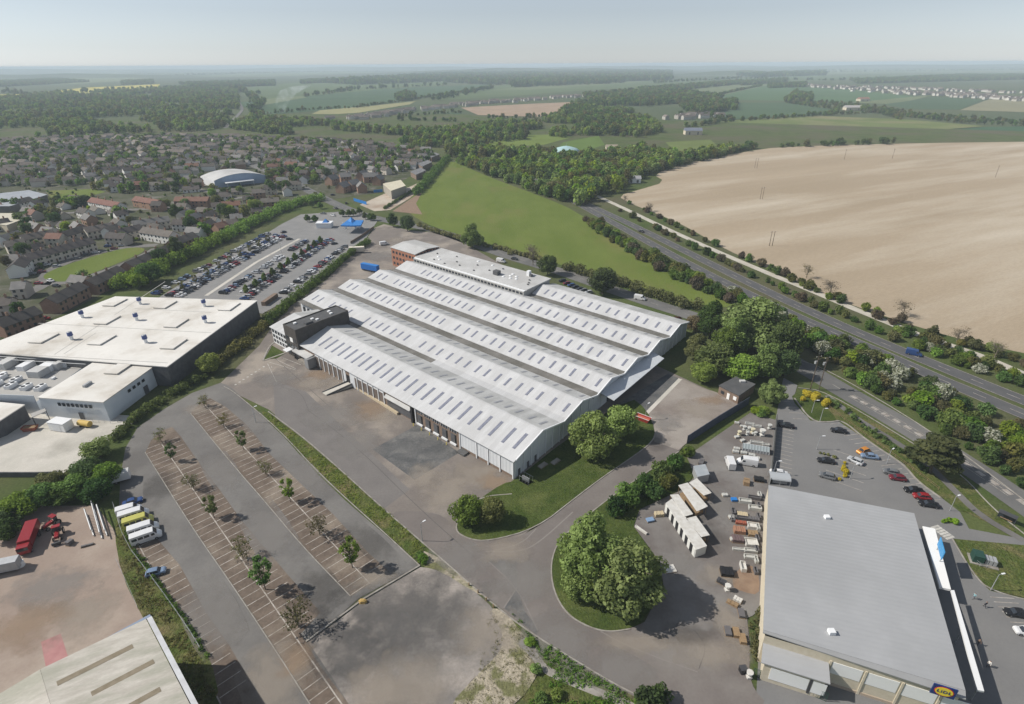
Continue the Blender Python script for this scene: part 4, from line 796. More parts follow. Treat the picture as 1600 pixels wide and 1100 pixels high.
fc = bpy.data.curves.new('lettering', 'FONT'); fc.body = 'LiDL'; fc.size = 1.12; fc.space_character = 1.22; fc.align_x = 'CENTER'; fc.align_y = 'CENTER'; fc.extrude = .02; fc.offset = .02
fo_ = bpy.data.objects.new('lettering', fc); COL.objects.link(fo_); dg = bpy.context.evaluated_depsgraph_get(); me = bpy.data.meshes.new_from_object(fo_.evaluated_get(dg)); bpy.data.objects.remove(fo_); me.materials.clear(); me.materials.append(M['navy'])
lg.scale = (.8, .8, .8); lt = link(bpy.data.objects.new('lettering', me), lg); lt.rotation_euler = (R(90), 0, 0); lt.location = (0, -.09, 0)
# blue board on legs above the canopy
sb = thing('roof_sign_board', 'blue sign board on two legs standing on white store canopy', 'sign', (*G(1466, 868, cz).xy, cz)); e = (cv[2] - cv[1]).normalized()
MB().add([e * x * 2.4 + Vector((0, 0, z)) + Vector((e.y, -e.x, 0)) * k for k in (0, .15) for x, z in ((-1, 1.0), (1, 1.0), (1, 3.2), (-1, 3.2))], [(0, 1, 2, 3), (7, 6, 5, 4), (0, 4, 5, 1), (1, 5, 6, 2), (2, 6, 7, 3), (3, 7, 4, 0)]).obj('board', mat('sign_blue', (0.04, 0.26, 0.55), (0.06, 0.30, 0.58), scale=.8, rough=.4), sb)
for k in (-1.8, 1.8): MB().tube(e * k, e * k + Vector((0, 0, 1.0)), .09).obj('leg', M['galv'], sb)
# old warehouse bottom left
ow = thing('old_warehouse', 'old warehouse with stained cement sheet roof and brown rooflight strips', 'warehouse', (*G(228, 967, 12).xy, 0)); o = ow.location.copy()
E1, C1, E2 = G(-40, 1113, 12), G(228, 967, 12), G(320, 1145, 12); E1, C1, E2 = E1 - o, C1 - o, E2 - o
al = (E1 - C1); al.z = 0; al.normalize(); dn = (E2 - C1); dn.z = 0; dn.normalize()
rA = G(64, 1050, 13.3) - o; Lr = (rA - C1).dot(al)
for k, (a0, a1, z0, z1) in enumerate(((0, Lr, 12, 13.4), (Lr + .03, Lr * 2.1, 13.38, 11.9))):
    p = C1 + al * a0; q = C1 + al * a1; p.z = z0; q.z = z1; poly_part('roof_slope', [p, q, q + dn * 45, p + dn * 45], M['asbestos_roof'], ow, .2)
for a0, a1, d0 in ((3.2, 13.5, 4.2), (1.6, 15, 9.6), (2.4, 8, 15.6), (9.5, 16, 15.6), (20, 30, 5.0), (20, 29, 11)):
    f = lambda a: (12 + 1.4 * a / Lr if a < Lr else 13.38 - 1.48 * (a - Lr) / (Lr * 1.1)) + .03
    p, q = C1 + al * a0 + dn * d0, C1 + al * a1 + dn * d0; p.z = f(a0); q.z = f(a1); poly_part('rooflight', [p, q, q + dn * 1.0, p + dn * 1.0], M['brown_light'], ow, .04)
poly_part('gutter', [C1 - dn * .6 - al * .8, C1 - dn * .6 + al * Lr * 2.1, C1 - dn * .02 + al * Lr * 2.1, C1 - dn * .02 - al * .8], mat('gutter_blue', (0.22, 0.27, 0.36), rough=.5), ow, .5)
poly_part('gutter', [C1 - al * .9, C1 - al * .12, C1 - al * .12 + dn * 45, C1 - al * .9 + dn * 45], mat('gutter_pale', (0.55, 0.56, 0.58), (0.45, .45, .46), scale=.5, rough=.5), ow, .5)
mb = MB(); p0, p1, p2 = C1 + al * .1 + dn * .1, C1 + al * Lr * 2.1 + dn * .1, C1 + dn * 45 + al * .1
mb.quad((p0.x, p0.y, 0), (p1.x, p1.y, 0), (p1.x, p1.y, 11.6), (p0.x, p0.y, 11.6)); mb.quad((p0.x, p0.y, 0), (p2.x, p2.y, 0), (p2.x, p2.y, 11.6), (p0.x, p0.y, 11.6)); mb.obj('wall', M['brick_brown'], ow)
# gate hut
gh, gp, gq, go = flat_building('gate_hut', 'small dark brick hut with flat black roof beside the apron', [(1123, 602), (1150, 588), (1181, 600), (1155, 618)], 3.4, M['brick_brown'], M['felt_dark'])
a, b = [G(x, y, 3.4) - go for x, y in ((1123, 602), (1155, 618))]
on_edge(a, b, 4.2, .9, 0, 2.1, -.05).obj('door', M['white'], gh) if False else None
aa, bb_ = a + (gq[0] - a) * 0, b
dv = (b - a); dv.z = 0; dv.normalize(); nn_ = Vector((dv.y, -dv.x, 0)) * -.12
for t_, w_, z0, z1, nm in ((3.6, 1.0, 0, 2.2, 'door'), (6.0, 1.2, .9, 2.2, 'window'), (1.2, 1.2, .9, 2.0, 'window')): on_edge(a + nn_, b + nn_, t_, w_, z0, z1, .05).obj(nm, M['white'] if t_ > 2 else M['glass'], gh)
c = G(1160, 596, 3.5) - go; MB().box(c.x - .9, c.x + .9, c.y - .6, c.y + .6, 3.35, 3.9).obj('roof_hatch', M['felt_pale'], gh)
# sports hall with barrel roof
sh = thing('sports_hall', 'large sports hall with pale barrel roof and blue curved end wall', 'hall', (*G(350, 292).xy, 0)); o = sh.location.copy()
A_, B_, D_ = G(337, 294, 0) - o, G(417, 284.5, 0) - o, G(313.5, 278, 5) - o; D_.z = 0
wv = (B_ - A_); dv = D_ - A_; N = 16; mb = MB(); wall = MB(); hh = lambda k: 6.5 + 4.2 * (1 - (2 * k / N - 1) ** 2)
P = [A_ + wv * (k / N) for k in range(N + 1)]
for k in range(N):
    p, q = P[k], P[k + 1]; z0, z1 = Vector((0, 0, hh(k))), Vector((0, 0, hh(k + 1))); mb.quad(p + z0, q + z0 * 0 + z1, q + dv + z1, p + dv + z0)
    wall.quad(p, q, q + z1 * .985, p + z0 * .985)
mb.obj('roof', M['felt_pale'], sh, smooth=True); wall.obj('end_wall', mat('wall_skyblue', (0.26, 0.34, 0.46), (0.30, .38, .50), scale=.3, rough=.7), sh)
mb = MB(); z_ = Vector((0, 0, 6.5)); mb.quad(A_, A_ + dv, A_ + dv + z_, A_ + z_); mb.quad(B_, B_ + dv, B_ + dv + z_, B_ + z_); mb.obj('side_wall', M['clad_white'], sh)
pz = Vector((0, 0, 4.5)); nv = Vector((wv.y, -wv.x, 0)).normalized(); poly_part('entrance_canopy', [A_ + wv * .18 + pz, A_ + wv * .72 + pz, A_ + wv * .72 + nv * 7 + pz, A_ + wv * .18 + nv * 7 + pz], M['clad_white'], sh, .6)
for k in (.2, .45, .7): p = A_ + wv * k + nv * 6.6; MB().tube(p, p + pz, .15).obj('column', M['clad_white'], sh)
# school, sheds, industrial units
flat_building('school', 'long low grey-roofed school building beside the playing field', [(-30, 322), (15, 322), (74, 304), (45, 297), (-30, 305)], 5, mat('school_wall', (0.16, .15, .14), rough=.8), mat('school_roof', (0.27, .29, .32), (0.33, .35, .37), scale=.1, rough=.6))
flat_building('cream_hall', 'flat cream-roofed hall near the school', [(-30, 346), (0, 333), (25, 333), (42, 340), (10, 352)], 5, M['cream_brick'], mat('cream_roof', (0.5, .47, .38), rough=.9))
gu, _, _, _ = flat_building('industrial_unit', 'cream roofed industrial unit beside the brick housing estate', [(598, 287), (626, 281), (634, 290), (611, 298)], 7, mat('unit_wall', (0.34, .31, .26), rough=.9), mat('unit_roof', (0.52, .48, .36), (0.58, .54, .42), scale=.2, rough=.8))
for i, (q, lb) in enumerate((([(641, 268), (657, 262), (666, 266), (650, 273)], 'dark shed roof halfway up the farm lane'), ([(652, 256), (668, 250), (675, 253), (660, 260)], 'dark shed roof at the top of the farm lane'), ([(668, 243), (680, 238), (687, 241), (674, 246)], 'low grey shed where lane meets the wood'))): flat_building('lane_shed', lb, q, 5, M['brick_brown'], mat('shed_roof', (0.14, .14, .145), (0.2, .2, .2), scale=.3, rough=.8), 'shed')
# filling station
fs = thing('filling_station', 'filling station under bright blue peaked canopy', 'filling station', (*G(548, 358).xy, 0)); o = fs.location.copy()
for q in ([(532, 352), (545, 342.5), (553, 344), (550, 352.5)], [(550.3, 352.5), (553.3, 344), (568, 344), (564, 352)]): poly_part('canopy', [G(x, y, 5.5) - o for x, y in q], M['blue_sheet'], fs, .8)
p = [G(x, y, 5.6) - o for x, y in ((543, 345), (549, 341), (556, 345), (549, 348))]; c = sum(p, Vector()) / 4 + Vector((0, 0, 2.4)); MB().add([*p, c], [(0, 1, 4), (1, 2, 4), (2, 3, 4), (3, 0, 4)]).obj('canopy_peak', M['blue_sheet'], fs)
for x, y in ((537, 358), (549, 358), (562, 357)): q = G(x, y) - o; MB().tube((q.x, q.y, 0), (q.x, q.y, 4.7), .25).obj('column', M['clad_white'], fs)
for x, y in ((541, 358), (556, 358)): q = G(x, y) - o; MB().box(q.x - .5, q.x + .5, q.y - .4, q.y + .4, 0, 1.9).obj('pump', M['clad_white'], fs)
kk = thing('station_kiosk', 'white and blue kiosk beside the filling station', 'kiosk', (*G(508, 355).xy, 0)); MB().box(-5, 5, -3, 3, 0, 3.2).obj('wall', M['clad_white'], kk); MB().box(-5.4, 5.4, -3.4, 3.4, 3.2, 3.6).obj('roof', M['clad_white'], kk); MB().add([(-1, -2, 3.6), (3, -2, 3.6), (3, 2, 3.6), (-1, 2, 3.6), (1, 0, 6.0)], [(0, 1, 4), (1, 2, 4), (2, 3, 4), (3, 0, 4)]).obj('roof_peak', M['blue_sheet'], kk)
# far barns
for px, py, lx, ly, h, lb, rc in ((1082, 210, 26, 14, 6, 'dark blue-roofed barn in the green pasture', (0.16, .18, .23)), (1332, 172, 40, 16, 6, 'long grey barn beyond the pasture hedge', (0.4, .38, .36)), (1348, 158, 34, 16, 6, 'red-brown roofed farm barn by the far hedge', (0.28, .16, .12)), (990, 285, 12, 8, 4, 'small white farmhouse at the ploughed field corner', (0.3, .3, .31)), (955, 240, 14, 10, 8, 'tall sandy house among the valley trees', (0.3, .26, .2)), (930, 248, 24, 8, 3, 'low white range among the valley trees', (0.6, .6, .6))):
    t_ = thing('barn' if 'barn' in lb else 'farmhouse', lb, 'barn' if 'barn' in lb else 'house', G(px, py), R(random.uniform(-20, 20))); MB().box(-lx / 2, lx / 2, -ly / 2, ly / 2, 0, h).obj('wall', M['clad_white'] if 'white' in lb else M['cream_brick'], t_)
    MB().add([(-lx / 2 - .4, -ly / 2 - .4, h), (lx / 2 + .4, -ly / 2 - .4, h), (lx / 2 + .4, ly / 2 + .4, h), (-lx / 2 - .4, ly / 2 + .4, h), (-lx / 2 - .4, 0, h + ly * .28), (lx / 2 + .4, 0, h + ly * .28)], [(0, 1, 5, 4), (2, 3, 4, 5), (0, 4, 3), (1, 2, 5)]).obj('roof', mat('barn_roof_%d' % px, rc, rough=.8), t_)
    for k in (-.25, .25): MB().box(k * lx - 1, k * lx + 1, -ly / 2 - .05, -ly / 2, .3, h * .7).obj('door', M['door_dark'], t_)
te = thing('big_top', 'pale turquoise dome tent among the valley trees', 'tent', G(884, 243)); mb = MB()
rings = [[(r_ * math.cos(i * math.pi / 8), r_ * math.sin(i * math.pi / 8) * .8, z) for i in range(16)] for r_, z in ((19, 0), (18, 5), (13, 8.5), (5, 10.5), (.5, 11.2))]; mb.loft(rings).obj('canopy', mat('turquoise', (0.32, .48, .5), (0.4, .55, .56), scale=.1, rough=.8), te, smooth=True)
MB().tube((0, 0, 11), (0, 0, 14), .2).obj('mast', M['galv'], te)
# ---------------------------------------------------------------- vegetation
leafmat('leaf_dark', (0.032, 0.063, 0.016), (0.094, 0.160, 0.037)); leafmat('leaf_mid', (0.065, 0.116, 0.022), (0.167, 0.256, 0.056))  # dark end of the leaf tones paints shaded hollows into the crowns
leafmat('leaf_pale', (0.119, 0.163, 0.046), (0.279, 0.358, 0.123), rnd=0.18); leafmat('leaf_olive', (0.086, 0.092, 0.026), (0.211, 0.201, 0.070))
leafmat('leaf_fresh', (0.111, 0.175, 0.022), (0.253, 0.354, 0.057)); leafmat('leaf_brown', (0.095, 0.076, 0.050), (0.219, 0.183, 0.110))
leafmat('leaf_yellow', (0.420, 0.340, 0.030), (0.550, 0.450, 0.050), rnd=0.1); leafmat('leaf_copper', (0.084, 0.033, 0.031), (0.183, 0.083, 0.064), rnd=0.2)
leafmat('blossom', (0.110, 0.130, 0.050), (0.620, 0.620, 0.550), scale=1.6, rnd=0.15); leafmat('leaf_pine', (0.038, 0.051, 0.018), (0.110, 0.120, 0.047), rnd=0.1)
mat('bark', (0.085, 0.065, 0.048), (0.13, 0.105, 0.08), scale=2.0, rough=1); mat('bark_pale', (0.17, 0.145, 0.11), (0.22, 0.185, 0.145), scale=2.0, rough=1)
def leaf_mesh(name, C, Rr, n, size, material, shell=0.8, upb=0.25, flat=1.0, seed=1):
    g = np.random.default_rng(seed); C = np.asarray(C, float); Rr = np.asarray(Rr, float); wgt = Rr ** 2; k = g.choice(len(C), n, p=wgt / wgt.sum())
    d = g.normal(size=(n, 3)); d /= np.linalg.norm(d, axis=1)[:, None]
    rad = np.where(g.random(n) < shell, 0.82 + 0.25 * g.random(n), g.random(n) ** .5 * .85)
    p = C[k] + d * (rad * Rr[k])[:, None] * np.array([1, 1, flat])
    nr = d * 0.8 + g.normal(size=(n, 3)) * 0.5; nr[:, 2] += upb; nr /= np.linalg.norm(nr, axis=1)[:, None]
    a = np.cross(nr, g.normal(size=(n, 3))); a /= np.linalg.norm(a, axis=1)[:, None] + 1e-9; b = np.cross(nr, a)
    s = size * (0.55 + 0.9 * g.random(n)); a *= (s * .5)[:, None]; b *= (s * (.35 + .25 * g.random(n)))[:, None]
    V = np.stack([p - a - b * .4, p + a * .2 - b, p + a + b * .3, p - a * .1 + b], 1).reshape(-1, 3)
    me = bpy.data.meshes.new(name); me.vertices.add(4 * n); me.vertices.foreach_set('co', V.ravel()); me.loops.add(4 * n); me.loops.foreach_set('vertex_index', np.arange(4 * n, dtype=np.int32))
    me.polygons.add(n); me.polygons.foreach_set('loop_start', np.arange(0, 4 * n, 4, dtype=np.int32)); me.polygons.foreach_set('loop_total', np.full(n, 4, dtype=np.int32)); me.update(calc_edges=True); me.materials.append(material)
    return me
def branch_mesh(name, H, W, levels, seed, material, r0=0.22, fork=4, up=0.55, start=0.28):
    rd = random.Random(seed); mb = MB()
    def grow(p, d, L_, r_, lv):
        q = p + d * L_; mb.tube(p, q, r_, r_ * .6, n=5 if lv > 1 else 4 if lv else 3, cap=False)
        if lv == 0: return
        for i in range(fork if lv < levels else fork + 2):
            t = rd.uniform(start if lv == levels else .35, 1.0); nd = (d * up + Vector((rd.gauss(0, 1), rd.gauss(0, 1), rd.gauss(.25, .5))).normalized() * .8).normalized()
            grow(p.lerp(q, t), nd, L_ * rd.uniform(.5, .75), max(r_ * .45, .02), lv - 1)
    grow(Vector((0, 0, 0)), Vector((rd.uniform(-.05, .05), rd.uniform(-.05, .05), 1)).normalized(), H * .45, r0, levels)
    v = np.array(mb.v); v[:, 2] *= H / v[:, 2].max(); rr = np.percentile(np.hypot(v[:, 0], v[:, 1]), 98); v[:, :2] *= W / 2 / rr; v[:, 2] = np.maximum(v[:, 2], 0)
    mb.v = [tuple(q) for q in v]; return mb.mesh(name, material)
def trunk_mesh(H, W, seed, r0=0.3, limbs=7, start=0.25):
    rd = random.Random(seed); mb = MB(); p = Vector((0, 0, -.15)); pts = [p]
    for i in range(4): p = p + Vector((rd.uniform(-.12, .12), rd.uniform(-.12, .12), H * .72 / 4)); pts.append(p)
    for i in range(4): mb.tube(pts[i], pts[i + 1], r0 * (1 - i * .2), r0 * (1 - (i + 1) * .2), n=7, cap=False)
    for i in range(limbs):
        t = start + (1 - start) * i / limbs; q = pts[0].lerp(pts[-1], t); a = i * 2.4 + rd.random(); e = q + Vector((math.cos(a) * W * .33, math.sin(a) * W * .33, H * rd.uniform(.12, .25)))
        mb.tube(q, e, r0 * .42 * (1.1 - t), .04, n=5, cap=False)
    return mb.mesh('trunk', M['bark'])
def blobs(H, W, base, K, seed, rr=(0.2, 0.32), top=0.6):
    g = random.Random(seed); C, Q = [], []; zc, rz = (base + H) / 2, (H - base) / 2
    for i in range(K):
        while True:
            d = Vector((g.uniform(-1, 1), g.uniform(-1, 1), g.uniform(-1, 1)))
            if 0.25 < d.length < 1: break
        r_ = W * g.uniform(*rr) * .5 * 1.15; kx = 1 - max(0, d.z) * (1 - top)
        C.append((d.x * (W / 2 - r_ * .7) * kx * 1.05, d.y * (W / 2 - r_ * .7) * kx * 1.05, zc + d.z * (rz - r_ * .6))); Q.append(r_)
    C.append((0, 0, zc)); Q.append(min(W * .25, rz * .6)); return C, Q
PROTO = {}
def proto(key, crown, trunk, name='tree'):
    e = bpy.data.objects.new(name, None); e.empty_display_size = .5; PROTO[key] = (e, crown, trunk)
for k, (H, W, base, K, n, lf, tp) in {'round': (12, 12, 1.6, 34, 8000, .55, .7), 'oval': (14, 10, 1.8, 34, 8000, .52, .55), 'spread': (12, 15, 1.6, 34, 9000, .62, .7), 'tuft': (13, 12, .8, 52, 12000, .46, .55)}.items():
    C, Q = blobs(H, W, base, K, hash(k) % 1 + len(k) * 7, (0.2, 0.38) if k != 'tuft' else (.15, .3), tp); proto(k, leaf_mesh('crown', C, Q, n, lf, M['leaf_mid'], seed=len(k)), trunk_mesh(H, W, len(k)))
for k, (H, W, n) in {'bush': (3.2, 4.2, 1500), 'bush2': (2.6, 5.0, 1500), 'bush3': (4.0, 4.4, 1800)}.items():
    C, Q = blobs(H, W, 0.0, 12, ord(k[-1]), (.28, .5), .85); proto(k, leaf_mesh('foliage', C, Q, n, .42, M['leaf_mid'], seed=ord(k[-1])), trunk_mesh(H * .8, W, 3, .1, 5, .1))
C, Q = [], []
g_ = random.Random(5)
for i in range(26): a = g_.uniform(0, 6.28); h = g_.uniform(.3, 1); rr_ = (.35 + .75 * min(1, (h - .3) / .35)) * (1.12 - max(0, h - .7) * 1.6); C.append((math.cos(a) * rr_, math.sin(a) * rr_, h * 5.6)); Q.append(.42)
vase_c = leaf_mesh('crown', C, Q, 950, .28, M['leaf_olive'], shell=.4, seed=3)
proto('vase', vase_c, branch_mesh('trunk', 6.0, 2.6, 2, 4, M['bark'], .13, 5, .9, .3))
C = [(math.cos(i * 2.4) * 1.7 * ((i % 5) / 5 + .3), math.sin(i * 2.4) * 1.7 * ((i % 5) / 5 + .3), 1.6 + (i * 37 % 10) * .36) for i in range(22)]
proto('sparse', leaf_mesh('crown', C, [.7] * 22, 520, .26, M['leaf_brown'], shell=.3, seed=8), branch_mesh('trunk', 5.6, 5.0, 3, 9, M['bark_pale'], .11, 4, .7, .25))
proto('bare', leaf_mesh('crown', [(q[0] * 2.0, q[1] * 2.0, q[2] * 1.7) for q in C], [1.4] * 22, 420, .3, M['leaf_brown'], shell=.3, seed=9), branch_mesh('trunk', 9.5, 9.0, 3, 12, M['bark_pale'], .22, 6, .6, .25))
C, Q = [], []
for i in range(16): a = i * 2.4; h = .35 + .62 * i / 16; C.append((math.cos(a) * 3.0 * (1.15 - h), math.sin(a) * 3.0 * (1.15 - h), h * 11.5)); Q.append(1.5 * (1.25 - h * .5))
proto('pine', leaf_mesh('crown', C, Q, 5200, .5, M['leaf_pine'], shell=.7, flat=.62, seed=6), trunk_mesh(12, 6, 5, .28, 12, .3))
C, Q = blobs(10, 9.5, .5, 14, 3, (.3, .5), .7); proto('far', leaf_mesh('crown', C, Q, 420, 1.35, M['leaf_mid'], seed=21), trunk_mesh(9, 9, 2, .25, 3))
HT0 = {'round': (12, 12), 'oval': (14, 10), 'spread': (12, 15), 'tuft': (13, 12), 'bush': (3.2, 4.2), 'bush2': (2.6, 5), 'bush3': (4, 4.4), 'vase': (6, 2.8), 'sparse': (5.6, 5), 'bare': (9.5, 9), 'pine': (12.5, 7), 'far': (10, 9.5)}
def plant(kind, loc, h, wd, leaf, label, cat, group=None, name='tree'):
    e0, cm, tm = PROTO[kind]; H0, W0 = HT0[kind]; sx, sz = wd / W0, h / H0
    e = thing(name, label, cat, (loc[0], loc[1], 0.02), random.uniform(0, 6.28), group); e.scale = (sx, sx, sz)
    c = link(bpy.data.objects.new('crown' if name == 'tree' else 'foliage', cm), e)
    if leaf: c.material_slots[0].link = 'OBJECT'; c.material_slots[0].material = M[leaf]
    link(bpy.data.objects.new('trunk' if name == 'tree' else 'stem', tm), e); return e
def tree(kind, px, py, h, wd, leaf, label, group=None, zc=.55): return plant(kind, G(px, py, h * zc), h, wd, leaf, label, 'tree', group)
def bush(px, py, h, wd, leaf, label, group=None, k=None): return plant(k or random.choice(('bush', 'bush2', 'bush3')), G(px, py, h * .5), h, wd, leaf, label, 'bush', group, 'bush')
# trees that stand out
tree('tuft', 924, 856, 16, 16.5, 'leaf_pale', 'pale green broad tree on the kerbed grass island, nearest the junction', zc=.5); tree('tuft', 980, 900, 15.5, 16.5, 'leaf_pale', 'pale green broad tree on the grass island leaning over the compound', zc=.5)
tree('round', 905, 915, 7, 8, 'leaf_pale', 'small pale tree under the broad trees on the kerbed island', zc=.5)
tree('tuft', 930, 674, 14, 14.5, 'leaf_pale', 'pale green bushy tree beside the shaded factory gable'); tree('round', 971, 656, 10.5, 10.5, 'leaf_fresh', 'fresh green round tree beside the red skip board')
tree('round', 729, 797, 7.5, 8.2, 'leaf_mid', 'dense green rounded tree at the verge tip by the yard', zc=.5); tree('round', 769, 797, 7.0, 7.2, 'leaf_olive', 'olive green rounded tree on the verge beside its darker twin', zc=.5)
for i, (x, y, h, w_, lf, k) in enumerate(((1186, 500, 19, 24, 'leaf_pale', 'tuft'), (1114, 496, 15, 11, 'leaf_dark', 'oval'), (1228, 530, 16, 13, 'leaf_dark', 'round'), (1118, 556, 11, 13, 'leaf_mid', 'round'), (1160, 572, 9, 12, 'leaf_fresh', 'round'), (1090, 540, 10, 9, 'leaf_olive', 'oval'), (1150, 520, 14, 13, 'leaf_pale', 'tuft'), (1100, 580, 7, 8, 'leaf_fresh', 'round'), (1200, 560, 12, 12, 'leaf_pale', 'tuft'), (1085, 505, 7, 7, 'leaf_brown', 'round'), (1230, 565, 10, 8, 'leaf_dark', 'round'), (1135, 530, 11, 9, 'leaf_mid', 'round'))):
    tree(k, x, y, h * 1.08, w_ * 1.12, lf, {0: 'tallest silvery green willow in the clump beyond the factory gable', 9: 'small brown-leaved tree at the factory rear corner', 5: 'olive green tree in the clump nearest the factory wall'}.get(i, {'leaf_dark': 'dark', 'leaf_mid': 'mid green', 'leaf_fresh': 'fresh green', 'leaf_pale': 'silvery pale'}.get(lf, '') + ' tree in the dense clump between factory gable and road'), None if i in (0, 5, 9) else lf[5:] + ' trees in the clump beyond the gable')
tree('tuft', 1208, 610, 8.5, 9, 'leaf_pale', 'grey-green tree beside the dark gate hut'); tree('pine', 1466, 705, 13, 13, 'leaf_pine', 'dark pine leaning over the store car park edge')
bush(1060, 503, 4, 5, 'leaf_copper', 'copper coloured bush by the factory rear corner')
# car park trees
for x, y, h in ((272, 720, 5.6), (381, 703, 6.4), (454, 784, 7.0), (335, 809, 6.6), (551, 887, 8.2), (415, 921, 8.6)): plant('vase', G(x, y), h * 1.05, h * .5, 'leaf_mid', 'young vase-shaped tree in leaf on the empty car park', 'tree', 'leafy car park trees')
for x, y, h in ((252, 690, 4.6), (320, 635, 4.6), (350, 666, 4.6), (416, 741, 4.8), (303, 764, 5.2), (500, 836, 6.4), (380, 872, 5.8), (467, 980, 7.4)): plant('sparse', G(x, y), h, h * .95, 'leaf_olive', 'almost bare budding tree on the empty car park', 'tree', 'bare car park trees')
# trees by the rear road
for x, y, h, w_, lf, k, lb in ((613, 342, 10, 8, 'leaf_dark', 'oval', 'dark round tree by the junction, nearer the filling station'), (635.5, 347, 11, 11, 'leaf_dark', 'round', 'dark round tree by the junction, nearer the meadow'), (737, 366, 15, 15, 'leaf_pale', 'tuft', 'tall pale tree behind the flat-roofed office'), (833, 395, 13, 10, 'leaf_brown', 'bare', 'bare reddish tree behind the flat-roofed office'), (856, 412, 11, 11, 'leaf_dark', 'round', 'dark tree hugging the end of the flat-roofed office'), (943, 436, 13.5, 15, 'leaf_dark', 'round', 'big dark tree above the small staff car park')): tree(k, x, y, h, w_, lf, lb)
# screen of trees on the left between the yards
for i, (x, y, h, w_, lf) in enumerate(((152, 700, 6, 9, 'leaf_pale'), (135, 735, 6, 9, 'leaf_mid'), (165, 740, 6, 8, 'leaf_mid'), (80, 752, 5.5, 8, 'leaf_olive'), (112, 760, 6, 9, 'leaf_mid'), (60, 775, 6, 8, 'leaf_mid'), (30, 790, 6, 9, 'leaf_mid'), (95, 772, 5, 8, 'leaf_dark'), (12, 805, 5, 8, 'leaf_dark'), (150, 765, 6, 8, 'leaf_dark'), (5, 830, 5, 7, 'leaf_dark'))): tree('round', x, y, h, w_, lf, 'grey-green tree at the hedge end beside the concrete yard' if i == 0 else 'low dark tree in the screen between the two left yards', None if i == 0 else 'trees between the left yards', zc=.5)
tree('round', 326, 566, 8, 8, 'leaf_fresh', 'fresh green tree at the supermarket hedge by the crossing')
# hedges: one leafy body along a line
def hedge(px, wd, h, lpm, leaf, label, size=.5, world=False, seed=3):
    L_ = smooth_line(px if world else pix(px), 1); o = L_[0].copy(); g = np.random.default_rng(seed); C, Q = [], []
    for i in range(len(L_) - 1):
        a, b = L_[i], L_[i + 1]; n = max(1, int((b - a).length / .8))
        for k in range(n):
            p = a.lerp(b, (k + g.random()) / n); hh = h * g.uniform(.65, 1.15); C.append((p.x - o.x + g.normal() * wd * .28, p.y - o.y + g.normal() * wd * .28, hh * .5)); Q.append(max(hh * .5, .4) * g.uniform(.8, 1.15))
    Ltot = sum((L_[i + 1] - L_[i]).length for i in range(len(L_) - 1)); e = thing('hedge', label, 'hedge', (o.x, o.y, 0)); link(bpy.data.objects.new('foliage', leaf_mesh('foliage', C, Q, int(Ltot * lpm), size, M[leaf], seed=seed)), e)
    mb = MB()
    for i in range(0, len(C), 3): c = C[i]; mb.tube((c[0], c[1], 0), (c[0], c[1], c[2]), .06, .03, n=4, cap=False)
    s_ = mb.obj('stems', M['bark'], e); s_['kind'] = 'stuff'; return e
hedge([(577, 379), (545, 402), (505, 433), (470, 462), (440, 487), (418, 507)], 3.5, 3.6, 90, 'leaf_mid', 'clipped hedge between the supermarket car park and factory drive', .6)
hedge([(418, 507), (395, 526), (372, 548), (345, 568), (320, 586)], 3.5, 3.4, 100, 'leaf_olive', 'brownish hedge along the supermarket wall', .55)
hedge([(322, 590), (285, 608), (240, 636), (200, 668), (178, 692)], 2.5, 2.6, 110, 'leaf_mid', 'hedge between the concrete yard and empty car park', .5)
hedge([(182, 452), (215, 440), (250, 425), (300, 400), (345, 378)], 9, 6.5, 120, 'leaf_mid', 'tall tree hedge behind the supermarket roof', .9); hedge([(345, 378), (400, 350), (450, 325), (480, 318), (505, 311)], 8, 6.0, 90, 'leaf_fresh', 'tall tree hedge along the supermarket car park', .9)
hedge([(652, 352), (690, 366), (740, 380), (800, 395), (850, 410)], 3, 2.6, 60, 'leaf_olive', 'roadside hedge below the meadow', .7); hedge([(880, 420), (940, 436), (985, 452), (1040, 470), (1090, 484)], 5, 4.5, 90, 'leaf_olive', 'thick roadside hedge at the lower meadow corner', .75)
hedge([(700, 248), (685, 265), (668, 285), (650, 305)], 6, 5, 60, 'leaf_mid', 'dark hedge between the farm lane and meadow', 1.0)
hedge([(1190, 945), (1182, 985), (1178, 1030)], 1.6, 1.6, 90, 'leaf_olive', 'scrubby plants at the store side near the bins', .35)
hedge([(1292, 622), (1330, 650), (1380, 690), (1430, 722), (1455, 745)], 2.2, 1.3, 70, 'leaf_mid', 'low planting along the store car park fence', .4)
hedge([(190, 805), (203, 850), (245, 910), (300, 985), (325, 1030)], .6, .9, 45, 'leaf_mid', 'weeds along the wire fence of the empty car park', .3)
hedge([(1252, 613), (1262, 617), (1274, 626), (1284, 636)], 5.5, 2.2, 620, 'leaf_yellow', 'bright yellow flowering bushes at the car park entrance', .4)
hedge([(1317, 723), (1318, 738), (1324, 754)], 2.2, 1.1, 260, 'leaf_yellow', 'yellow-green planting on the car park island', .3); hedge([(1280, 708), (1295, 711), (1306, 717)], .8, .7, 90, 'leaf_olive', 'short dark hedge at the head of the car park island', .3)
hedge([(1470, 815), (1482, 812), (1490, 818)], 2, 1.2, 130, 'leaf_fresh', 'rounded green shrub bed at the pavement corner', .35)
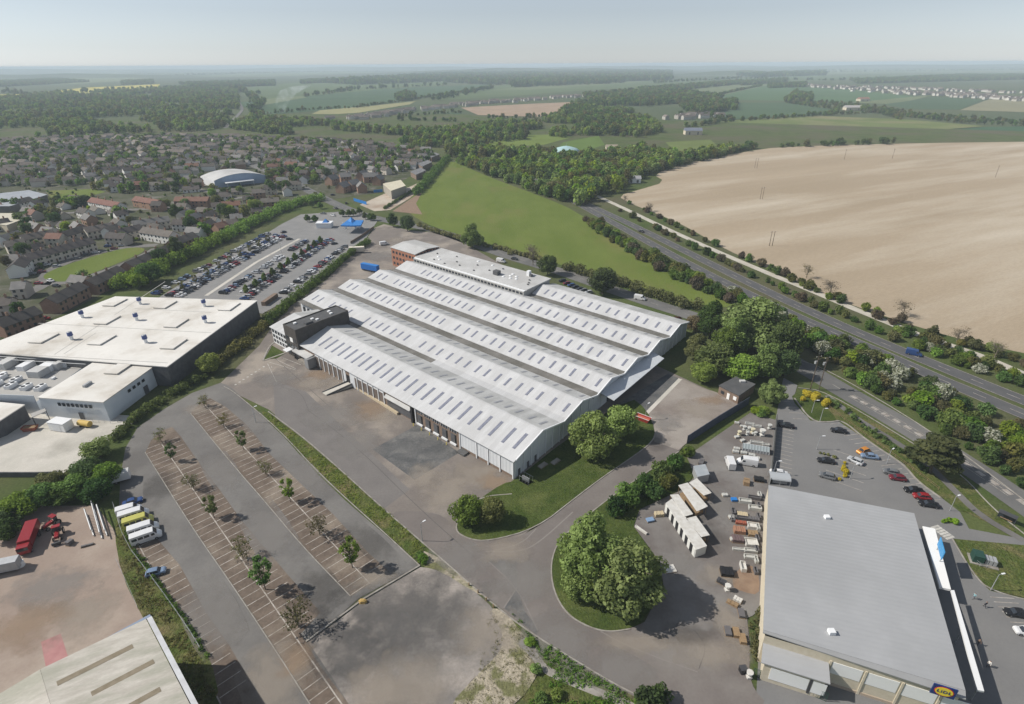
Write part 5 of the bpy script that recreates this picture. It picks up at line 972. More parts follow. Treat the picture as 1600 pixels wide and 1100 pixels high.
# scrub on the verges of the dual carriageway and the track
def scrub(poly, n, hr, leafs, label, group, spacing=2.5, seed=1):
    P = pix(poly); xs = [p.x for p in P]; ys = [p.y for p in P]; rd = random.Random(seed); out = []; tries = 0
    while len(out) < n and tries < n * 60:
        tries += 1; q = Vector((rd.uniform(min(xs), max(xs)), rd.uniform(min(ys), max(ys)), 0))
        if inside(q, P) and all((q - r_).length > spacing for r_ in out): out.append(q)
    for q in out:
        h = rd.uniform(*hr); lf = rd.choice(leafs); lb = label
        if lf == 'blossom': lb = label.replace('green bush', 'white-flowering hawthorn bush')
        elif lf == 'leaf_brown': lb = label.replace('green bush', 'brown budding bush')
        elif lf == 'leaf_dark': lb = label.replace('green bush', 'dark green bush')
        elif lf == 'leaf_olive': lb = label.replace('green bush', 'olive green bush')
        plant(rd.choice(('bush', 'bush2', 'bush3')), q, h, h * rd.uniform(1.1, 1.7), lf, lb, 'bush', group + {'blossom': ', in flower', 'leaf_brown': ', brown', 'leaf_dark': ', dark', 'leaf_olive': ', olive'}.get(lf, ''), 'bush')
LF = ['leaf_mid', 'leaf_mid', 'leaf_mid', 'leaf_olive', 'leaf_fresh', 'leaf_olive', 'leaf_dark']
scrub([(905, 336), (960, 368), (1040, 412), (1120, 455), (1150, 478), (1120, 466), (1020, 420), (930, 360)], 62, (3.2, 6.2), LF + ['leaf_brown'], 'green bush between the meadow and dual carriageway', 'bushes along the meadow', 3.2, 2)
scrub([(940, 316), (1050, 370), (1160, 424), (1290, 480), (1400, 527), (1400, 535), (1270, 480), (1140, 418), (1010, 352)], 55, (2, 4.2), LF + ['leaf_brown'], 'green bush between the dual carriageway and chalk track', 'bushes beside the track', 2.8, 3)
scrub([(1400, 516), (1500, 548), (1600, 592), (1600, 612), (1500, 576), (1400, 534)], 30, (2, 4), LF + ['blossom'], 'green bush between the dual carriageway and chalk track', 'bushes beside the track', 2.6, 4)
scrub([(960, 308), (1030, 340), (1130, 390), (1220, 428), (1310, 468), (1400, 500), (1500, 533), (1600, 566), (1600, 576), (1500, 540), (1390, 506), (1290, 466), (1180, 415), (1080, 368)], 42, (2, 4.5), LF + ['leaf_brown', 'leaf_brown'], 'green bush on the ploughed field edge', 'bushes on the field edge', 3.4, 5)
scrub([(1255, 535), (1330, 565), (1400, 600), (1480, 628), (1600, 690), (1600, 765), (1540, 725), (1480, 680), (1400, 635), (1330, 592)], 62, (2, 5), LF + ['blossom', 'leaf_fresh'], 'green bush on the scrubland between the two roads', 'bushes on the scrubland', 3.0, 6)
scrub([(1240, 520), (1350, 555), (1420, 590), (1340, 580), (1270, 548)], 14, (3, 5), LF + ['blossom'], 'green bush on the scrubland between the two roads', 'bushes on the scrubland', 3.4, 7)
scrub([(1140, 452), (1250, 508), (1350, 552), (1450, 598), (1600, 668), (1600, 690), (1440, 612), (1330, 565), (1230, 520), (1140, 470)], 48, (2.5, 5), LF + ['blossom'], 'green bush on the verge below the near carriageway', 'bushes below the near carriageway', 2.8, 8)
for x, y, h, w_, lf, k in ((1263, 422, 8, 7, 'leaf_olive', 'bare'), (1300, 448, 9, 10, 'leaf_brown', 'bare'), (1415, 480, 8, 9, 'leaf_brown', 'bare'), (978, 310, 7, 6, 'leaf_brown', 'bare'), (1015, 322, 7, 7, 'leaf_brown', 'bare'), (1500, 520, 7, 8, 'leaf_brown', 'bare'), (1560, 545, 7, 8, 'leaf_olive', 'bare')): tree(k, x, y, h, w_, lf, 'half-bare tree on the ploughed field edge', 'half-bare field edge trees')
for i, (x, y, h, w_, lf) in enumerate(((985, 772, 4.5, 7, 'leaf_mid'), (965, 790, 4, 6, 'leaf_dark'), (1010, 755, 4.5, 6, 'leaf_dark'), (1035, 735, 4.5, 6.5, 'leaf_mid'), (1055, 722, 4, 5.5, 'leaf_mid'), (1020, 765, 4, 6, 'leaf_dark'), (1045, 752, 3.5, 5, 'leaf_olive'), (1075, 705, 3, 4, 'leaf_mid'))): bush(x, y, h, w_, lf, 'dark bush in the row between service road and white sheds', 'bushes by the white sheds')
for x, y, h, w_ in ((1008, 1092, 3.2, 4.5), (1030, 1088, 3.4, 4.5)): bush(x, y, h, w_, 'leaf_dark', 'dark small bush at the service road edge', 'bushes at the road edge')
for x, y, h, w_ in ((1190, 645, 2, 4), (1196, 640, 2, 4), (1180, 641, 2, 4)): bush(x, y, h, w_, 'leaf_fresh', 'low fresh green bush at the compound top corner', 'bushes at the compound corner')
for x, y in ((655, 866), (661, 873), (828, 1003), (838, 1045), (870, 1085), (845, 1092)): bush(x, y, random.uniform(.8, 1.6), random.uniform(1.6, 3), 'leaf_fresh', 'low green weed clump on the rubble bank', 'weed clumps')
# weeds and tufts on rubble and rough grass
def tufts(name, label, poly, n, size, leaf, h=.3, seed=2):
    P = pix(poly); xs = [p.x for p in P]; ys = [p.y for p in P]; g = np.random.default_rng(seed); C = []
    while len(C) < n:
        q = (g.uniform(min(xs), max(xs)), g.uniform(min(ys), max(ys)), h * g.random())
        if inside(q, P) and noise.noise(Vector((q[0] * .3, q[1] * .3, seed))) > -.15: C.append(q)
    o = link(bpy.data.objects.new(name, leaf_mesh(name, C, [.35] * n, n * 9, size, M[leaf], shell=.4, seed=seed))); tag(o, label, 'weeds', kind='stuff')
tufts('weeds', 'weeds sprouting through the pale rubble bank', [(765, 955), (840, 1000), (850, 1040), (800, 1110), (700, 1110), (745, 1058)], 420, .13, 'leaf_olive', .15)
tufts('weeds', 'rough grass and weeds beside the footpath', [(800, 960), (890, 1030), (980, 1085), (1040, 1110), (820, 1110), (855, 1040)], 900, .2, 'leaf_mid', seed=5)
tufts('weeds', 'long grass on the divider of the car park', [(411, 645), (419, 645), (523, 728), (664, 853), (655, 880), (495, 734)], 900, .2, 'leaf_fresh', seed=6)
tufts('weeds', 'long dry grass along the wire fence', [(186, 800), (245, 905), (345, 1095), (295, 1095), (228, 975), (180, 840)], 900, .2, 'leaf_olive', seed=7)
# woods too far to count: instanced crowns
ft = tree('far', 905, 300, 10, 9.5, 'leaf_mid', 'edge tree where the valley wood meets the dual carriageway')
def inst_tree(points, src, name, label, cat='wood', material=None):
    pts = np.array([p[:3] for p in points], np.float32); me = bpy.data.meshes.new(name); me.vertices.add(len(pts)); me.vertices.foreach_set('co', pts.ravel())
    for nm, k in (('rot', 0), ('scl', 1)):
        at = me.attributes.new(nm, 'FLOAT_VECTOR', 'POINT'); v = np.array([(0, 0, p[3]) if k == 0 else (p[4], p[4], p[5]) for p in points], np.float32); at.data.foreach_set('vector', v.ravel())
    me.update(); o = link(bpy.data.objects.new(name, me)); tag(o, label, cat, kind='stuff')
    ng = bpy.data.node_groups.new(name, 'GeometryNodeTree'); ng.interface.new_socket('Geometry', in_out='INPUT', socket_type='NodeSocketGeometry'); ng.interface.new_socket('Geometry', in_out='OUTPUT', socket_type='NodeSocketGeometry')
    N = ng.nodes; gi, go_ = N.new('NodeGroupInput'), N.new('NodeGroupOutput'); ip = N.new('GeometryNodeInstanceOnPoints'); oi = N.new('GeometryNodeObjectInfo'); oi.inputs[0].default_value = src; oi.inputs['As Instance'].default_value = True
    for nm, sock in (('rot', 'Rotation'), ('scl', 'Scale')):
        na = N.new('GeometryNodeInputNamedAttribute'); na.data_type = 'FLOAT_VECTOR'; na.inputs[0].default_value = nm; ng.links.new(na.outputs[0], ip.inputs[sock])
    ng.links.new(gi.outputs[0], ip.inputs['Points']); ng.links.new(oi.outputs['Geometry'], ip.inputs['Instance']); ng.links.new(ip.outputs[0], go_.inputs[0]); md = o.modifiers.new('scatter', 'NODES'); md.node_group = ng; return o
def far_src(leaf, seed):
    C, Q = blobs(10, 9.5, .3, 12, seed, (.3, .5), .7); me = leaf_mesh('crown', C, Q, 300, 1.5, M[leaf], seed=seed); return bpy.data.objects.new('crown_source', me)
SRC = [far_src('leaf_mid', 31), far_src('leaf_dark', 32), far_src('leaf_olive', 33), far_src('leaf_fresh', 34), far_src('leaf_pale', 35)]
def scatter(polys, spacing, size, seed, thin=0.0, skip=()):
    g = np.random.default_rng(seed); out = []
    for poly in polys:
        P = pix(poly); xs = [p.x for p in P]; ys = [p.y for p in P]; n = int((max(xs) - min(xs)) * (max(ys) - min(ys)) / spacing ** 2)
        X = g.uniform(min(xs), max(xs), n); Y = g.uniform(min(ys), max(ys), n); K = np.zeros(n, bool); j = len(P) - 1
        for i in range(len(P)):
            xi, yi, xj, yj = P[i].x, P[i].y, P[j].x, P[j].y
            with np.errstate(divide='ignore', invalid='ignore'): K ^= ((yi > Y) != (yj > Y)) & (X < (xj - xi) * (Y - yi) / (yj - yi) + xi)
            j = i
        for x, y in zip(X[K], Y[K]):
            if thin and noise.noise(Vector((x * .008, y * .008, seed))) < thin - .5: continue
            if any(inside((x, y), s_) for s_ in skip): continue
            s = size * g.uniform(.65, 1.35); out.append((x, y, -.2, g.uniform(0, 6.28), s, s * g.uniform(.8, 1.25)))
    return out
def rows(lines_, spacing, size, seed, jit=3):
    g = np.random.default_rng(seed); out = []
    for ln in lines_:
        L_ = pix(ln)
        for i in range(len(L_) - 1):
            n = max(1, int((L_[i + 1] - L_[i]).length / spacing))
            for k in range(n): p = L_[i].lerp(L_[i + 1], (k + g.random()) / n); s = size * g.uniform(.5, 1.3); out.append((p.x + g.normal() * jit, p.y + g.normal() * jit, -.2, g.uniform(0, 6.28), s, s * g.uniform(.7, 1.2)))
    return out
def wood(points, name, label, mix):
    g = np.random.default_rng(len(points)); k = g.choice(len(SRC), len(points), p=np.array(mix) / sum(mix))
    for i in range(len(SRC)):
        q = [p for p, j in zip(points, k) if j == i]
        if q: inst_tree(q, SRC[i], name, label + (', mid green crowns', ', dark crowns', ', olive crowns', ', fresh green crowns', ', pale crowns')[i])
wood(scatter([[(-260, 165), (0, 152), (150, 144), (255, 139), (300, 134), (372, 141), (376, 165), (362, 186), (345, 204), (250, 207), (0, 218), (-260, 232)]], 12, 1.0, 41, .42), 'woodland', 'broad wood beyond the town', (4, 1.5, 4, 2, 3))
wood(scatter([[(345, 200), (400, 183), (470, 186), (555, 200), (620, 206), (700, 205), (745, 198), (770, 188), (860, 184), (915, 172), (985, 172), (1020, 190), (1040, 205), (1000, 215), (940, 212), (890, 212), (850, 228), (790, 238), (720, 244), (660, 232), (560, 215), (440, 212)]], 8.0, .9, 42, .44), 'valley_woodland', 'belt of trees in the valley behind the town', (4, 1.2, 3, 3.5, 2.5))
wood(scatter([[(700, 246), (760, 236), (850, 240), (930, 246), (1000, 232), (1040, 244), (1130, 238), (1190, 228), (1150, 240), (1090, 252), (1015, 272), (965, 300), (940, 308), (905, 322), (880, 318), (820, 296), (760, 274), (715, 256)]], 6.2, .85, 43, .05, skip=[pix([(870, 236), (905, 236), (905, 248), (870, 248)])]), 'valley_wood', 'mixed spring wood between meadow and ploughed field', (4, 1.5, 3, 5, 1.5))
wood(scatter([[(500, 129), (600, 122), (700, 115), (900, 108.5), (1050, 112), (1050, 125), (900, 129), (760, 133), (690, 128), (560, 133)], [(800, 133), (880, 125), (975, 125), (975, 130), (800, 137)], [(1150, 118), (1290, 112), (1290, 118), (1180, 121)]], 24, 2.1, 44, .2), 'ridge_wood', 'far wooded ridge on the horizon', (2, 5, 2, 0, .5))
wood(scatter([[(617, 152), (632, 145), (650, 148), (648, 157), (620, 158)], [(870, 178), (900, 164), (920, 160), (945, 163), (940, 174), (880, 186)], [(910, 150), (1000, 142), (1060, 145), (1130, 152), (1120, 158), (1010, 166), (930, 165)], [(280, 131), (430, 127), (430, 134), (300, 138)], [(470, 127), (520, 124), (520, 129), (470, 131)], [(1225, 160), (1240, 146), (1270, 150), (1265, 160)], [(1060, 168), (1110, 160), (1150, 160), (1150, 172), (1080, 180)], [(0, 128), (90, 124), (140, 128), (0, 136)], [(190, 128), (240, 126), (240, 131), (190, 133)], [(1200, 134), (1260, 131), (1260, 136), (1200, 138)], [(900, 185), (960, 182), (1000, 195), (960, 212), (905, 205)], [(1150, 130), (1230, 124), (1230, 128), (1160, 134)], [(1330, 126), (1500, 118), (1600, 118), (1600, 124), (1340, 131)], [(1000, 140), (1150, 128), (1170, 130), (1030, 145)]], 11, 1.2, 45), 'field_copse', 'far copses among the fields', (3, 5, 2, 0, .5))
wood(rows([[(560, 168), (690, 149), (770, 137)], [(395, 180), (480, 172), (560, 168)], [(1070, 200), (1140, 190), (1290, 180), (1310, 172)], [(1290, 180), (1370, 176), (1410, 187)], [(1240, 162), (1320, 168), (1400, 180), (1500, 192), (1620, 198)], [(1250, 158), (1330, 164), (1420, 178), (1520, 188), (1640, 192)], [(1240, 160), (1330, 166), (1410, 182), (1510, 190), (1640, 195)], [(1215, 230), (1400, 224)], [(760, 185), (860, 183), (905, 172)], [(620, 188), (715, 190)], [(625, 182), (720, 176)], [(1060, 178), (1150, 187)], [(1000, 275), (1040, 266), (1110, 247), (1180, 232)], [(1010, 271), (1060, 258), (1120, 244)], [(1100, 153), (1190, 134)], [(1310, 172), (1230, 161)]], 7, .85, 46), 'hedgerow', 'far hedgerows between the fields', (3, 5, 3, 0, 0))
wood(rows([[(372, 139), (395, 150), (405, 165), (395, 182)], [(680, 157), (770, 138)], [(-100, 140), (60, 148), (250, 138), (380, 139)], [(700, 133), (560, 140), (480, 151)], [(1020, 130), (1150, 123), (1300, 126), (1600, 121)], [(-200, 122), (200, 120), (500, 112)], [(200, 116), (600, 112)], [(1100, 115), (1600, 109)], [(1250, 110), (1600, 107)], [(-100, 114), (300, 112)]], 20, 1.6, 47, 10), 'hedgerow', 'faint hedgerow lines towards the horizon', (2, 5, 2, 0, 0))
# ---------------------------------------------------------------- vehicles
def paint(nm, c): return mat('car_' + nm, c, rough=0.28, spec=0.5, metallic=0.15)
CARS = {k: paint(k, v) for k, v in {'white': (0.72, .72, .72), 'silver': (0.45, .46, .47), 'grey': (0.16, .165, .17), 'black': (0.018, .018, .02), 'blue': (0.03, .07, .2), 'pale blue': (0.18, .25, .36), 'red': (0.27, .018, .022), 'dark red': (0.16, .02, .03), 'orange': (0.55, .22, .03), 'green': (0.03, .10, .06), 'yellow': (0.5, .48, .12)}.items()}
mat('tyre', (0.02, .02, .02), rough=.9); mat('rim', (0.35, .35, .36), rough=.35, metallic=.7); mat('lamp_white', (0.8, .8, .75), rough=.2); mat('lamp_red', (0.4, .01, .01), rough=.2)
def ring(x, hw, z0, z1, tum=0.85):
    return [(x, -hw * .94, z0), (x, -hw, z0 + (z1 - z0) * .35), (x, -hw * .98, z0 + (z1 - z0) * .75), (x, -hw * tum, z1), (x, hw * tum, z1), (x, hw * .98, z0 + (z1 - z0) * .75), (x, hw, z0 + (z1 - z0) * .35), (x, hw * .94, z0)]
wheel_mesh = {}
def wheel(parent, x, y, r_=.32):
    if r_ not in wheel_mesh:
        wheel_mesh[r_] = (MB().tube((0, -.1, 0), (0, .1, 0), r_, n=14).mesh('tyre', M['tyre']), MB().tube((0, -.115, 0), (0, .115, 0), r_ * .58, n=10).mesh('rim', M['rim']))
    t = link(bpy.data.objects.new('wheel', wheel_mesh[r_][0]), parent); t.location = (x, y, r_); link(bpy.data.objects.new('rim', wheel_mesh[r_][1]), t)
def make_car(name, L_, W_, H_, roof0, roof1, bon, boot, cat='car'):
    e = bpy.data.objects.new(name, None); COL.objects.link(e); h = L_ / 2; hw = W_ / 2; zb = H_ * .57
    mb = MB(); mb.loft([ring(-h, hw * .78, .32, zb * .8), ring(-h + .12, hw * .93, .24, boot * .94), ring(-h * .7, hw, .2, boot), ring(-h * .1, hw, .2, zb), ring(h * .28, hw, .2, zb), ring(h * .78, hw * .98, .2, bon), ring(h - .15, hw * .9, .24, bon * .9), ring(h, hw * .75, .32, bon * .72)])
    mb.loft([[(x, -y, z), (x, y, z), (x, y, z + .05), (x, -y, z + .05)] for x, y, z in ((roof0 - .05, hw * .66, H_ - .12), (roof0 + .15, hw * .72, H_ - .06), ((roof0 + roof1) / 2, hw * .74, H_ - .04), (roof1 - .1, hw * .70, H_ - .08), (roof1 + .05, hw * .66, H_ - .13))])
    for s_ in (-1, 1):
        for x0, x1 in ((roof0 - .05, roof0 - .45), (roof1, roof1 + .62), ((roof0 + roof1) / 2, (roof0 + roof1) / 2 + .05)): mb.tube((x0, s_ * hw * .69, H_ - .1), (x1, s_ * hw * .86, zb - .02), .05, n=4)
    mb.obj('body', CARS['silver'], e, smooth=False)
    MB().loft([[(x, -y, z0), (x, y, z0), (x, y * k, z1), (x, -y * k, z1)] for x, y, z0, z1, k in ((roof0 - .5, hw * .8, zb - .1, zb - .02, .95), (roof0, hw * .84, zb - .1, H_ - .1, .80), ((roof0 + roof1) / 2, hw * .86, zb - .1, H_ - .06, .82), (roof1, hw * .85, zb - .1, H_ - .1, .80), (roof1 + .68, hw * .8, zb - .1, zb - .0, .95))]).obj('window', M['glass'], e)
    for x in (-h * .62, h * .62):
        for s_ in (-1, 1): wheel(e, x, s_ * (hw - .08))
    for s_ in (-1, 1): MB().box(h - .16, h - .02, s_ * hw * .62 - .14, s_ * hw * .62 + .14, bon * .62, bon * .78).obj('headlight', M['lamp_white'], e); MB().box(-h + .02, -h + .14, s_ * hw * .68 - .1, s_ * hw * .68 + .1, boot * .7, boot * .85).obj('tail_light', M['lamp_red'], e)
    e['category'] = cat; e['label'] = 'x'; return e
def make_van(name, L_, W_, H_, nose=1.3, windows=0, cat='van'):
    e = bpy.data.objects.new(name, None); COL.objects.link(e); h, hw = L_ / 2, W_ / 2; xs = h - nose
    mb = MB(); mb.loft([ring(-h, hw * .96, .35, H_, .88), ring(-h + .15, hw, .3, H_ + .02, .9), ring(0, hw, .3, H_ + .05, .9), ring(xs - .25, hw, .3, H_, .88), ring(xs + .35, hw, .3, H_ * .62, .9), ring(h - .3, hw * .96, .3, H_ * .46, .88), ring(h, hw * .85, .4, H_ * .34, .85)]); mb.obj('body', CARS['white'], e)
    MB().loft([[(x, -y, z), (x, y, z), (x + .05, y, z + .06), (x + .05, -y, z + .06)] for x, y, z in ((xs + .34, hw * .84, H_ * .61), (xs - .2, hw * .8, H_ * .93))]).obj('windscreen', M['glass'], e)
    for s_ in (-1, 1):
        MB().box(xs - .75, xs - .05, s_ * hw - .02, s_ * hw + .02, H_ * .58, H_ * .82).obj('window', M['glass'], e)
        for k in range(windows): MB().box(-h + .35 + k * 1.25, -h + 1.4 + k * 1.25, s_ * (hw - .03) - .03, s_ * (hw - .03) + .03, H_ * .56, H_ * .82).obj('window', M['glass'], e)
        for x in (-h * .6, h * .62): wheel(e, x, s_ * (hw - .1), .36)
        MB().box(h - .12, h + .0, s_ * hw * .68 - .13, s_ * hw * .68 + .13, H_ * .26, H_ * .34).obj('headlight', M['lamp_white'], e)
    e['category'] = cat; e['label'] = 'x'; return e
PC = {'hatch': make_car('parked_car', 4.1, 1.75, 1.48, -1.35, .45, .95, 1.0), 'saloon': make_car('parked_car', 4.6, 1.8, 1.44, -.95, .5, .92, .98), 'suv': make_car('parked_car', 4.5, 1.88, 1.7, -1.7, .4, 1.1, 1.15)}
van0 = make_van('parked_van', 5.4, 2.0, 2.3); bus0 = make_van('minibus', 6.3, 2.1, 2.6, 1.25, 3, 'minibus')
used = set()
def vehicle(p0, loc, rz, col, label, group=None, cat=None, name=None):
    if id(p0) in used: o = dup(p0, loc, rz, label=label, group=group, mats={'body': CARS[col]})
    else:
        o = p0; used.add(id(p0)); o.location = loc; o.rotation_euler = (0, 0, rz); o['label'] = label
        if group: o['group'] = group
        b = [c for c in o.children if c.name.startswith('body')][0]; b.material_slots[0].link = 'OBJECT'; b.material_slots[0].material = CARS[col]
    if cat: o['category'] = cat
    return o
def put(kind, px, py, ang, col, label, group=None, zc=.7, z=.01):
    l = G(px, py, zc); l.z = z; return vehicle({'van': van0, 'bus': bus0}.get(kind) or PC[kind], l, R(ang), col, label, group)
# store car park: each car by its spot
for x, y, a, c, k, lb in ((1229, 664, 160, 'black', 'saloon', 'dark saloon by the dark fence near the grey-green tree'), (1311, 672, 165, 'black', 'saloon', 'black car parked alone below the planting bed'), (1291, 719, 165, 'black', 'saloon', 'black car beside the planted island, upper of two'), (1293, 743, 150, 'grey', 'hatch', 'dark grey car beside the planted island, lower of two'), (1337, 719, 128, 'silver', 'hatch', 'silver car waiting in the lane beside the planted island'), (1349, 704, 200, 'orange', 'hatch', 'orange-gold car by the car park fence'), (1359, 712, 165, 'pale blue', 'saloon', 'pale blue grey car beside the orange-gold one'), (1393, 737, 155, 'grey', 'hatch', 'grey car beside the dark red one at the fence'), (1403, 746, 165, 'dark red', 'hatch', 'dark red car at the fence near the pine'), (1428, 765, 170, 'black', 'saloon', 'black car beside the bright red one'), (1441, 775, 165, 'red', 'hatch', 'bright red car between two black ones'), (1452, 787, 165, 'black', 'saloon', 'black car last in the row before the shrub bed'), (1217, 738, 160, 'white', 'saloon', 'white car at the fence by the trolley shelter'), (1590, 957, 168, 'black', 'saloon', 'black estate car parked near the shoppers'), (1604, 986, 168, 'white', 'hatch', 'white car in the bay beside the black estate')): put(k, x, y, a, c, lb)
# staff cars behind the factory
for i, (x, y, c) in enumerate(((879, 438, 'black'), (886, 442, 'dark red'), (893, 445, 'blue'), (899, 448, 'black'), (906, 451, 'black'), (912, 453, 'grey'), (920, 456, 'silver'))): put('hatch', x, y, 195, c, ('%s car in the staff row behind the factory' % c) if c != 'black' else 'black car in the staff row behind the factory', 'staff cars' if c == 'black' else None)
for x, y, a, k, c, lb in ((783, 408, -28, 'van', 'white', 'white van on the road behind the flat-roofed office'), (804, 404, -28, 'hatch', 'black', 'dark car ahead of the white van on the rear road'), (1000, 466, -28, 'van', 'white', 'white van on the rear road beyond the big dark tree'), (1428, 552, -36, 'van', 'blue', 'blue van driving on the dual carriageway'), (1002, 361, 118, 'saloon', 'black', 'dark car driving on the dual carriageway'), (520, 304, 20, 'hatch', 'black', 'dark car on the road by the brick houses'), (541, 317, 110, 'hatch', 'black', 'dark car at the junction by the blue hoarding'), (524, 325, 150, 'saloon', 'black', 'dark car turning towards the filling station'), (505, 333, 170, 'saloon', 'grey', 'grey car behind the junction hedge'), (520, 336, 160, 'hatch', 'white', 'white car by the junction hedge'), (443, 362, 60, 'hatch', 'black', 'dark car on the supermarket exit lane'), (452, 373, 20, 'hatch', 'black', 'dark car at the head of the pale walkway'), (600, 381, 30, 'van', 'white', 'white van parked by the brick office block'), (522, 380, 40, 'hatch', 'black', 'dark car by the supermarket hedge end')): put(k, x, y, a, c, lb)
# supermarket car park rows
W0, W1 = G(322, 462), G(468, 373); wd_ = (W1 - W0).normalized(); wn_ = Vector((-wd_.y, wd_.x, 0)); rdv = random.Random(21); wa = math.atan2(wd_.y, wd_.x)
PAL = ['white'] * 5 + ['silver'] * 6 + ['grey'] * 5 + ['black'] * 6 + ['blue'] * 3 + ['pale blue'] * 2 + ['red'] * 2 + ['dark red']
rowm = MB()
for off, t0, t1, occ, side in ((26, -2, 112, .72, 1), (17.5, -4, 104, .9, -1), (12.4, -4, 104, .86, 1), (-7.0, 2, 96, .72, -1), (-16.4, 2, 98, .84, 1), (-21.6, -4, 100, .9, -1), (-36.5, 5, 88, .62, 1)):
    t = t0
    while t < t1:
        c = W0 + wd_ * (t + 1.28) + wn_ * off; a = c - wd_ * 1.28
        p, q = a - wn_ * 2.3, a + wn_ * 2.3; h = wd_ * .07; rowm.quad(*[(e.x, e.y, .02) for e in (p - h, q - h, q + h, p + h)])
        if rdv.random() < occ:
            col = rdv.choice(PAL); vehicle(PC[rdv.choice(('hatch', 'hatch', 'saloon', 'suv'))], (c.x + rdv.uniform(-.2, .2), c.y + rdv.uniform(-.3, .3), .01), wa + math.pi / 2 + rdv.choice((0, math.pi)) + rdv.uniform(-.05, .05), col, '%s car in the rows of the supermarket car park' % col, '%s cars at the supermarket' % col)
        t += 2.56
rowm.obj('bay_marking', M['paint'], smk)
for off, n in ((15, 9), (-19, 11)):
    for i in range(n):
        p = W0 + wd_ * (4 + i * (96 / n)) + wn_ * off; plant('vase' if off > 0 else 'oval', p, 5.2, 2.8 if off > 0 else 3.2, 'leaf_olive' if off > 0 else 'leaf_mid', 'small tree between parked supermarket cars, %s' % ('olive leaved' if off > 0 else 'dense green'), 'tree', 'supermarket car park trees, %s' % ('olive' if off > 0 else 'green'))
# minibuses in the empty car park
BA = math.degrees(math.atan2(*(lambda v: (v.y, v.x))(G(252, 828) - G(205, 843))))
for i, (x, y, c, lb, k) in enumerate(((201, 795, 'white', 'smallest white van in the minibus row, next to dark blue car', 'van'), (209, 803, 'white', 'white minibus beside the yellow ambulance, hedge side', 'bus'), (216, 813, 'yellow', 'yellow ambulance van between white minibuses', 'bus'), (224, 825, 'white', 'white minibus beside the yellow ambulance, open lane side', 'bus'), (228, 837, 'white', 'white minibus with green skirt at end of row', 'bus'))): put(k, x, y, BA + i * .6, c, lb, zc=1.3)
put('saloon', 207, 783, BA, 'blue', 'dark blue car in the shade beside the small white van'); put('hatch', 243, 893, BA - 8, 'pale blue', 'tiny pale car parked alone by the wire fence')
put('van', 1141, 721, 83, 'white', 'tall white van parked upright in the salvage compound', zc=1.2); put('van', 1168, 720, 163, 'white', 'white van with dark windscreen in the salvage compound', zc=1.2)
# caravans and trailers
def trailer(name, label, cat, px, py, rz, L_, W_, H_, bodym, roofm, z0=.7):
    e = thing(name, label, cat, G(px, py), R(rz)); MB().box(-L_ / 2, L_ / 2, -W_ / 2, W_ / 2, z0, H_).obj('body', bodym, e, bevel=.06); MB().box(-L_ / 2 + .05, L_ / 2 - .05, -W_ / 2 + .05, W_ / 2 - .05, H_, H_ + .08).obj('roof', roofm, e)
    MB().box(-L_ / 2 + .3, L_ / 2 - .3, -W_ / 2 + .25, W_ / 2 - .25, .45, z0).obj('chassis', M['dark_metal'], e)
    for x in (-L_ * .28, -L_ * .1): [wheel(e, x, s_ * (W_ / 2 - .15), .4) for s_ in (-1, 1)]
    return e
trailer('box_trailer', 'white box trailer parked under the trees by car park', 'trailer', 187, 752, 28, 5.6, 2.3, 2.9, CARS['white'], M['felt_pale'])
tr = trailer('lorry_trailer', 'blue curtain-sided lorry trailer at the factory left corner', 'trailer', 579, 424, 152, 11, 2.5, 4.0, mat('curtain_blue', (0.02, .13, .42), rough=.5), M['blue_sheet'], 1.1); MB().box(5.52, 5.62, -1.2, 1.2, 1.1, 3.95).obj('front_panel', M['white'], tr)
trailer('lorry_box', 'cream lorry parked beside the supermarket hedge', 'lorry', 558, 395, 8, 9, 2.5, 3.6, mat('lorry_cream', (0.6, .55, .46), rough=.6), mat('lorry_roof', (0.66, .61, .52), rough=.7), .9)
trailer('tank_trailer', 'silver tank trailer at the edge of the brown yard', 'trailer', 6, 893, 18, 7, 2.3, 2.9, M['galv'], M['galv'])
# red lorries and plant in the brown yard
fl = trailer('red_lorry', 'red lorry with black tarpaulin straps parked in the brown yard', 'lorry', 50, 843, -65, 7.6, 2.5, 2.9, CARS['red'], CARS['red'], .9)
MB().box(3.9, 5.6, -1.2, 1.2, .6, 2.5).obj('cab', CARS['red'], fl, bevel=.1); MB().box(5.58, 5.65, -1.05, 1.05, 1.5, 2.3).obj('windscreen', M['glass'], fl); wheel(fl, 4.6, 1.1, .45); wheel(fl, 4.6, -1.1, .45)
def tractor(px, py, rz, label):
    e = thing('tractor', label, 'tractor', G(px, py), R(rz)); MB().box(-.4, 1.9, -.4, .4, .8, 1.5).obj('bonnet', CARS['red'], e, bevel=.06); MB().box(-1.3, -.4, -.75, .75, 1.0, 2.5).obj('cab', M['glass'], e, bevel=.08); MB().box(-1.4, -.3, -.85, .85, 2.5, 2.62).obj('cab_roof', CARS['red'], e)
    for y in (-1, 1): wheel(e, -.9, y, .8); wheel(e, 1.4, y * .8, .5)
    for y in (-.45, .45): MB().tube((1.2, y, .9), (3.2, y, .6), .07).obj('loader_arm', M['dark_metal'], e)
    MB().box(3.1, 3.5, -.9, .9, .2, .9).obj('bucket', M['dark_metal'], e)
tractor(92, 838, -60, 'red tractor with front loader beside the red lorry'); tractor(82, 822, -110, 'second red tractor in the shade behind the loader tractor')
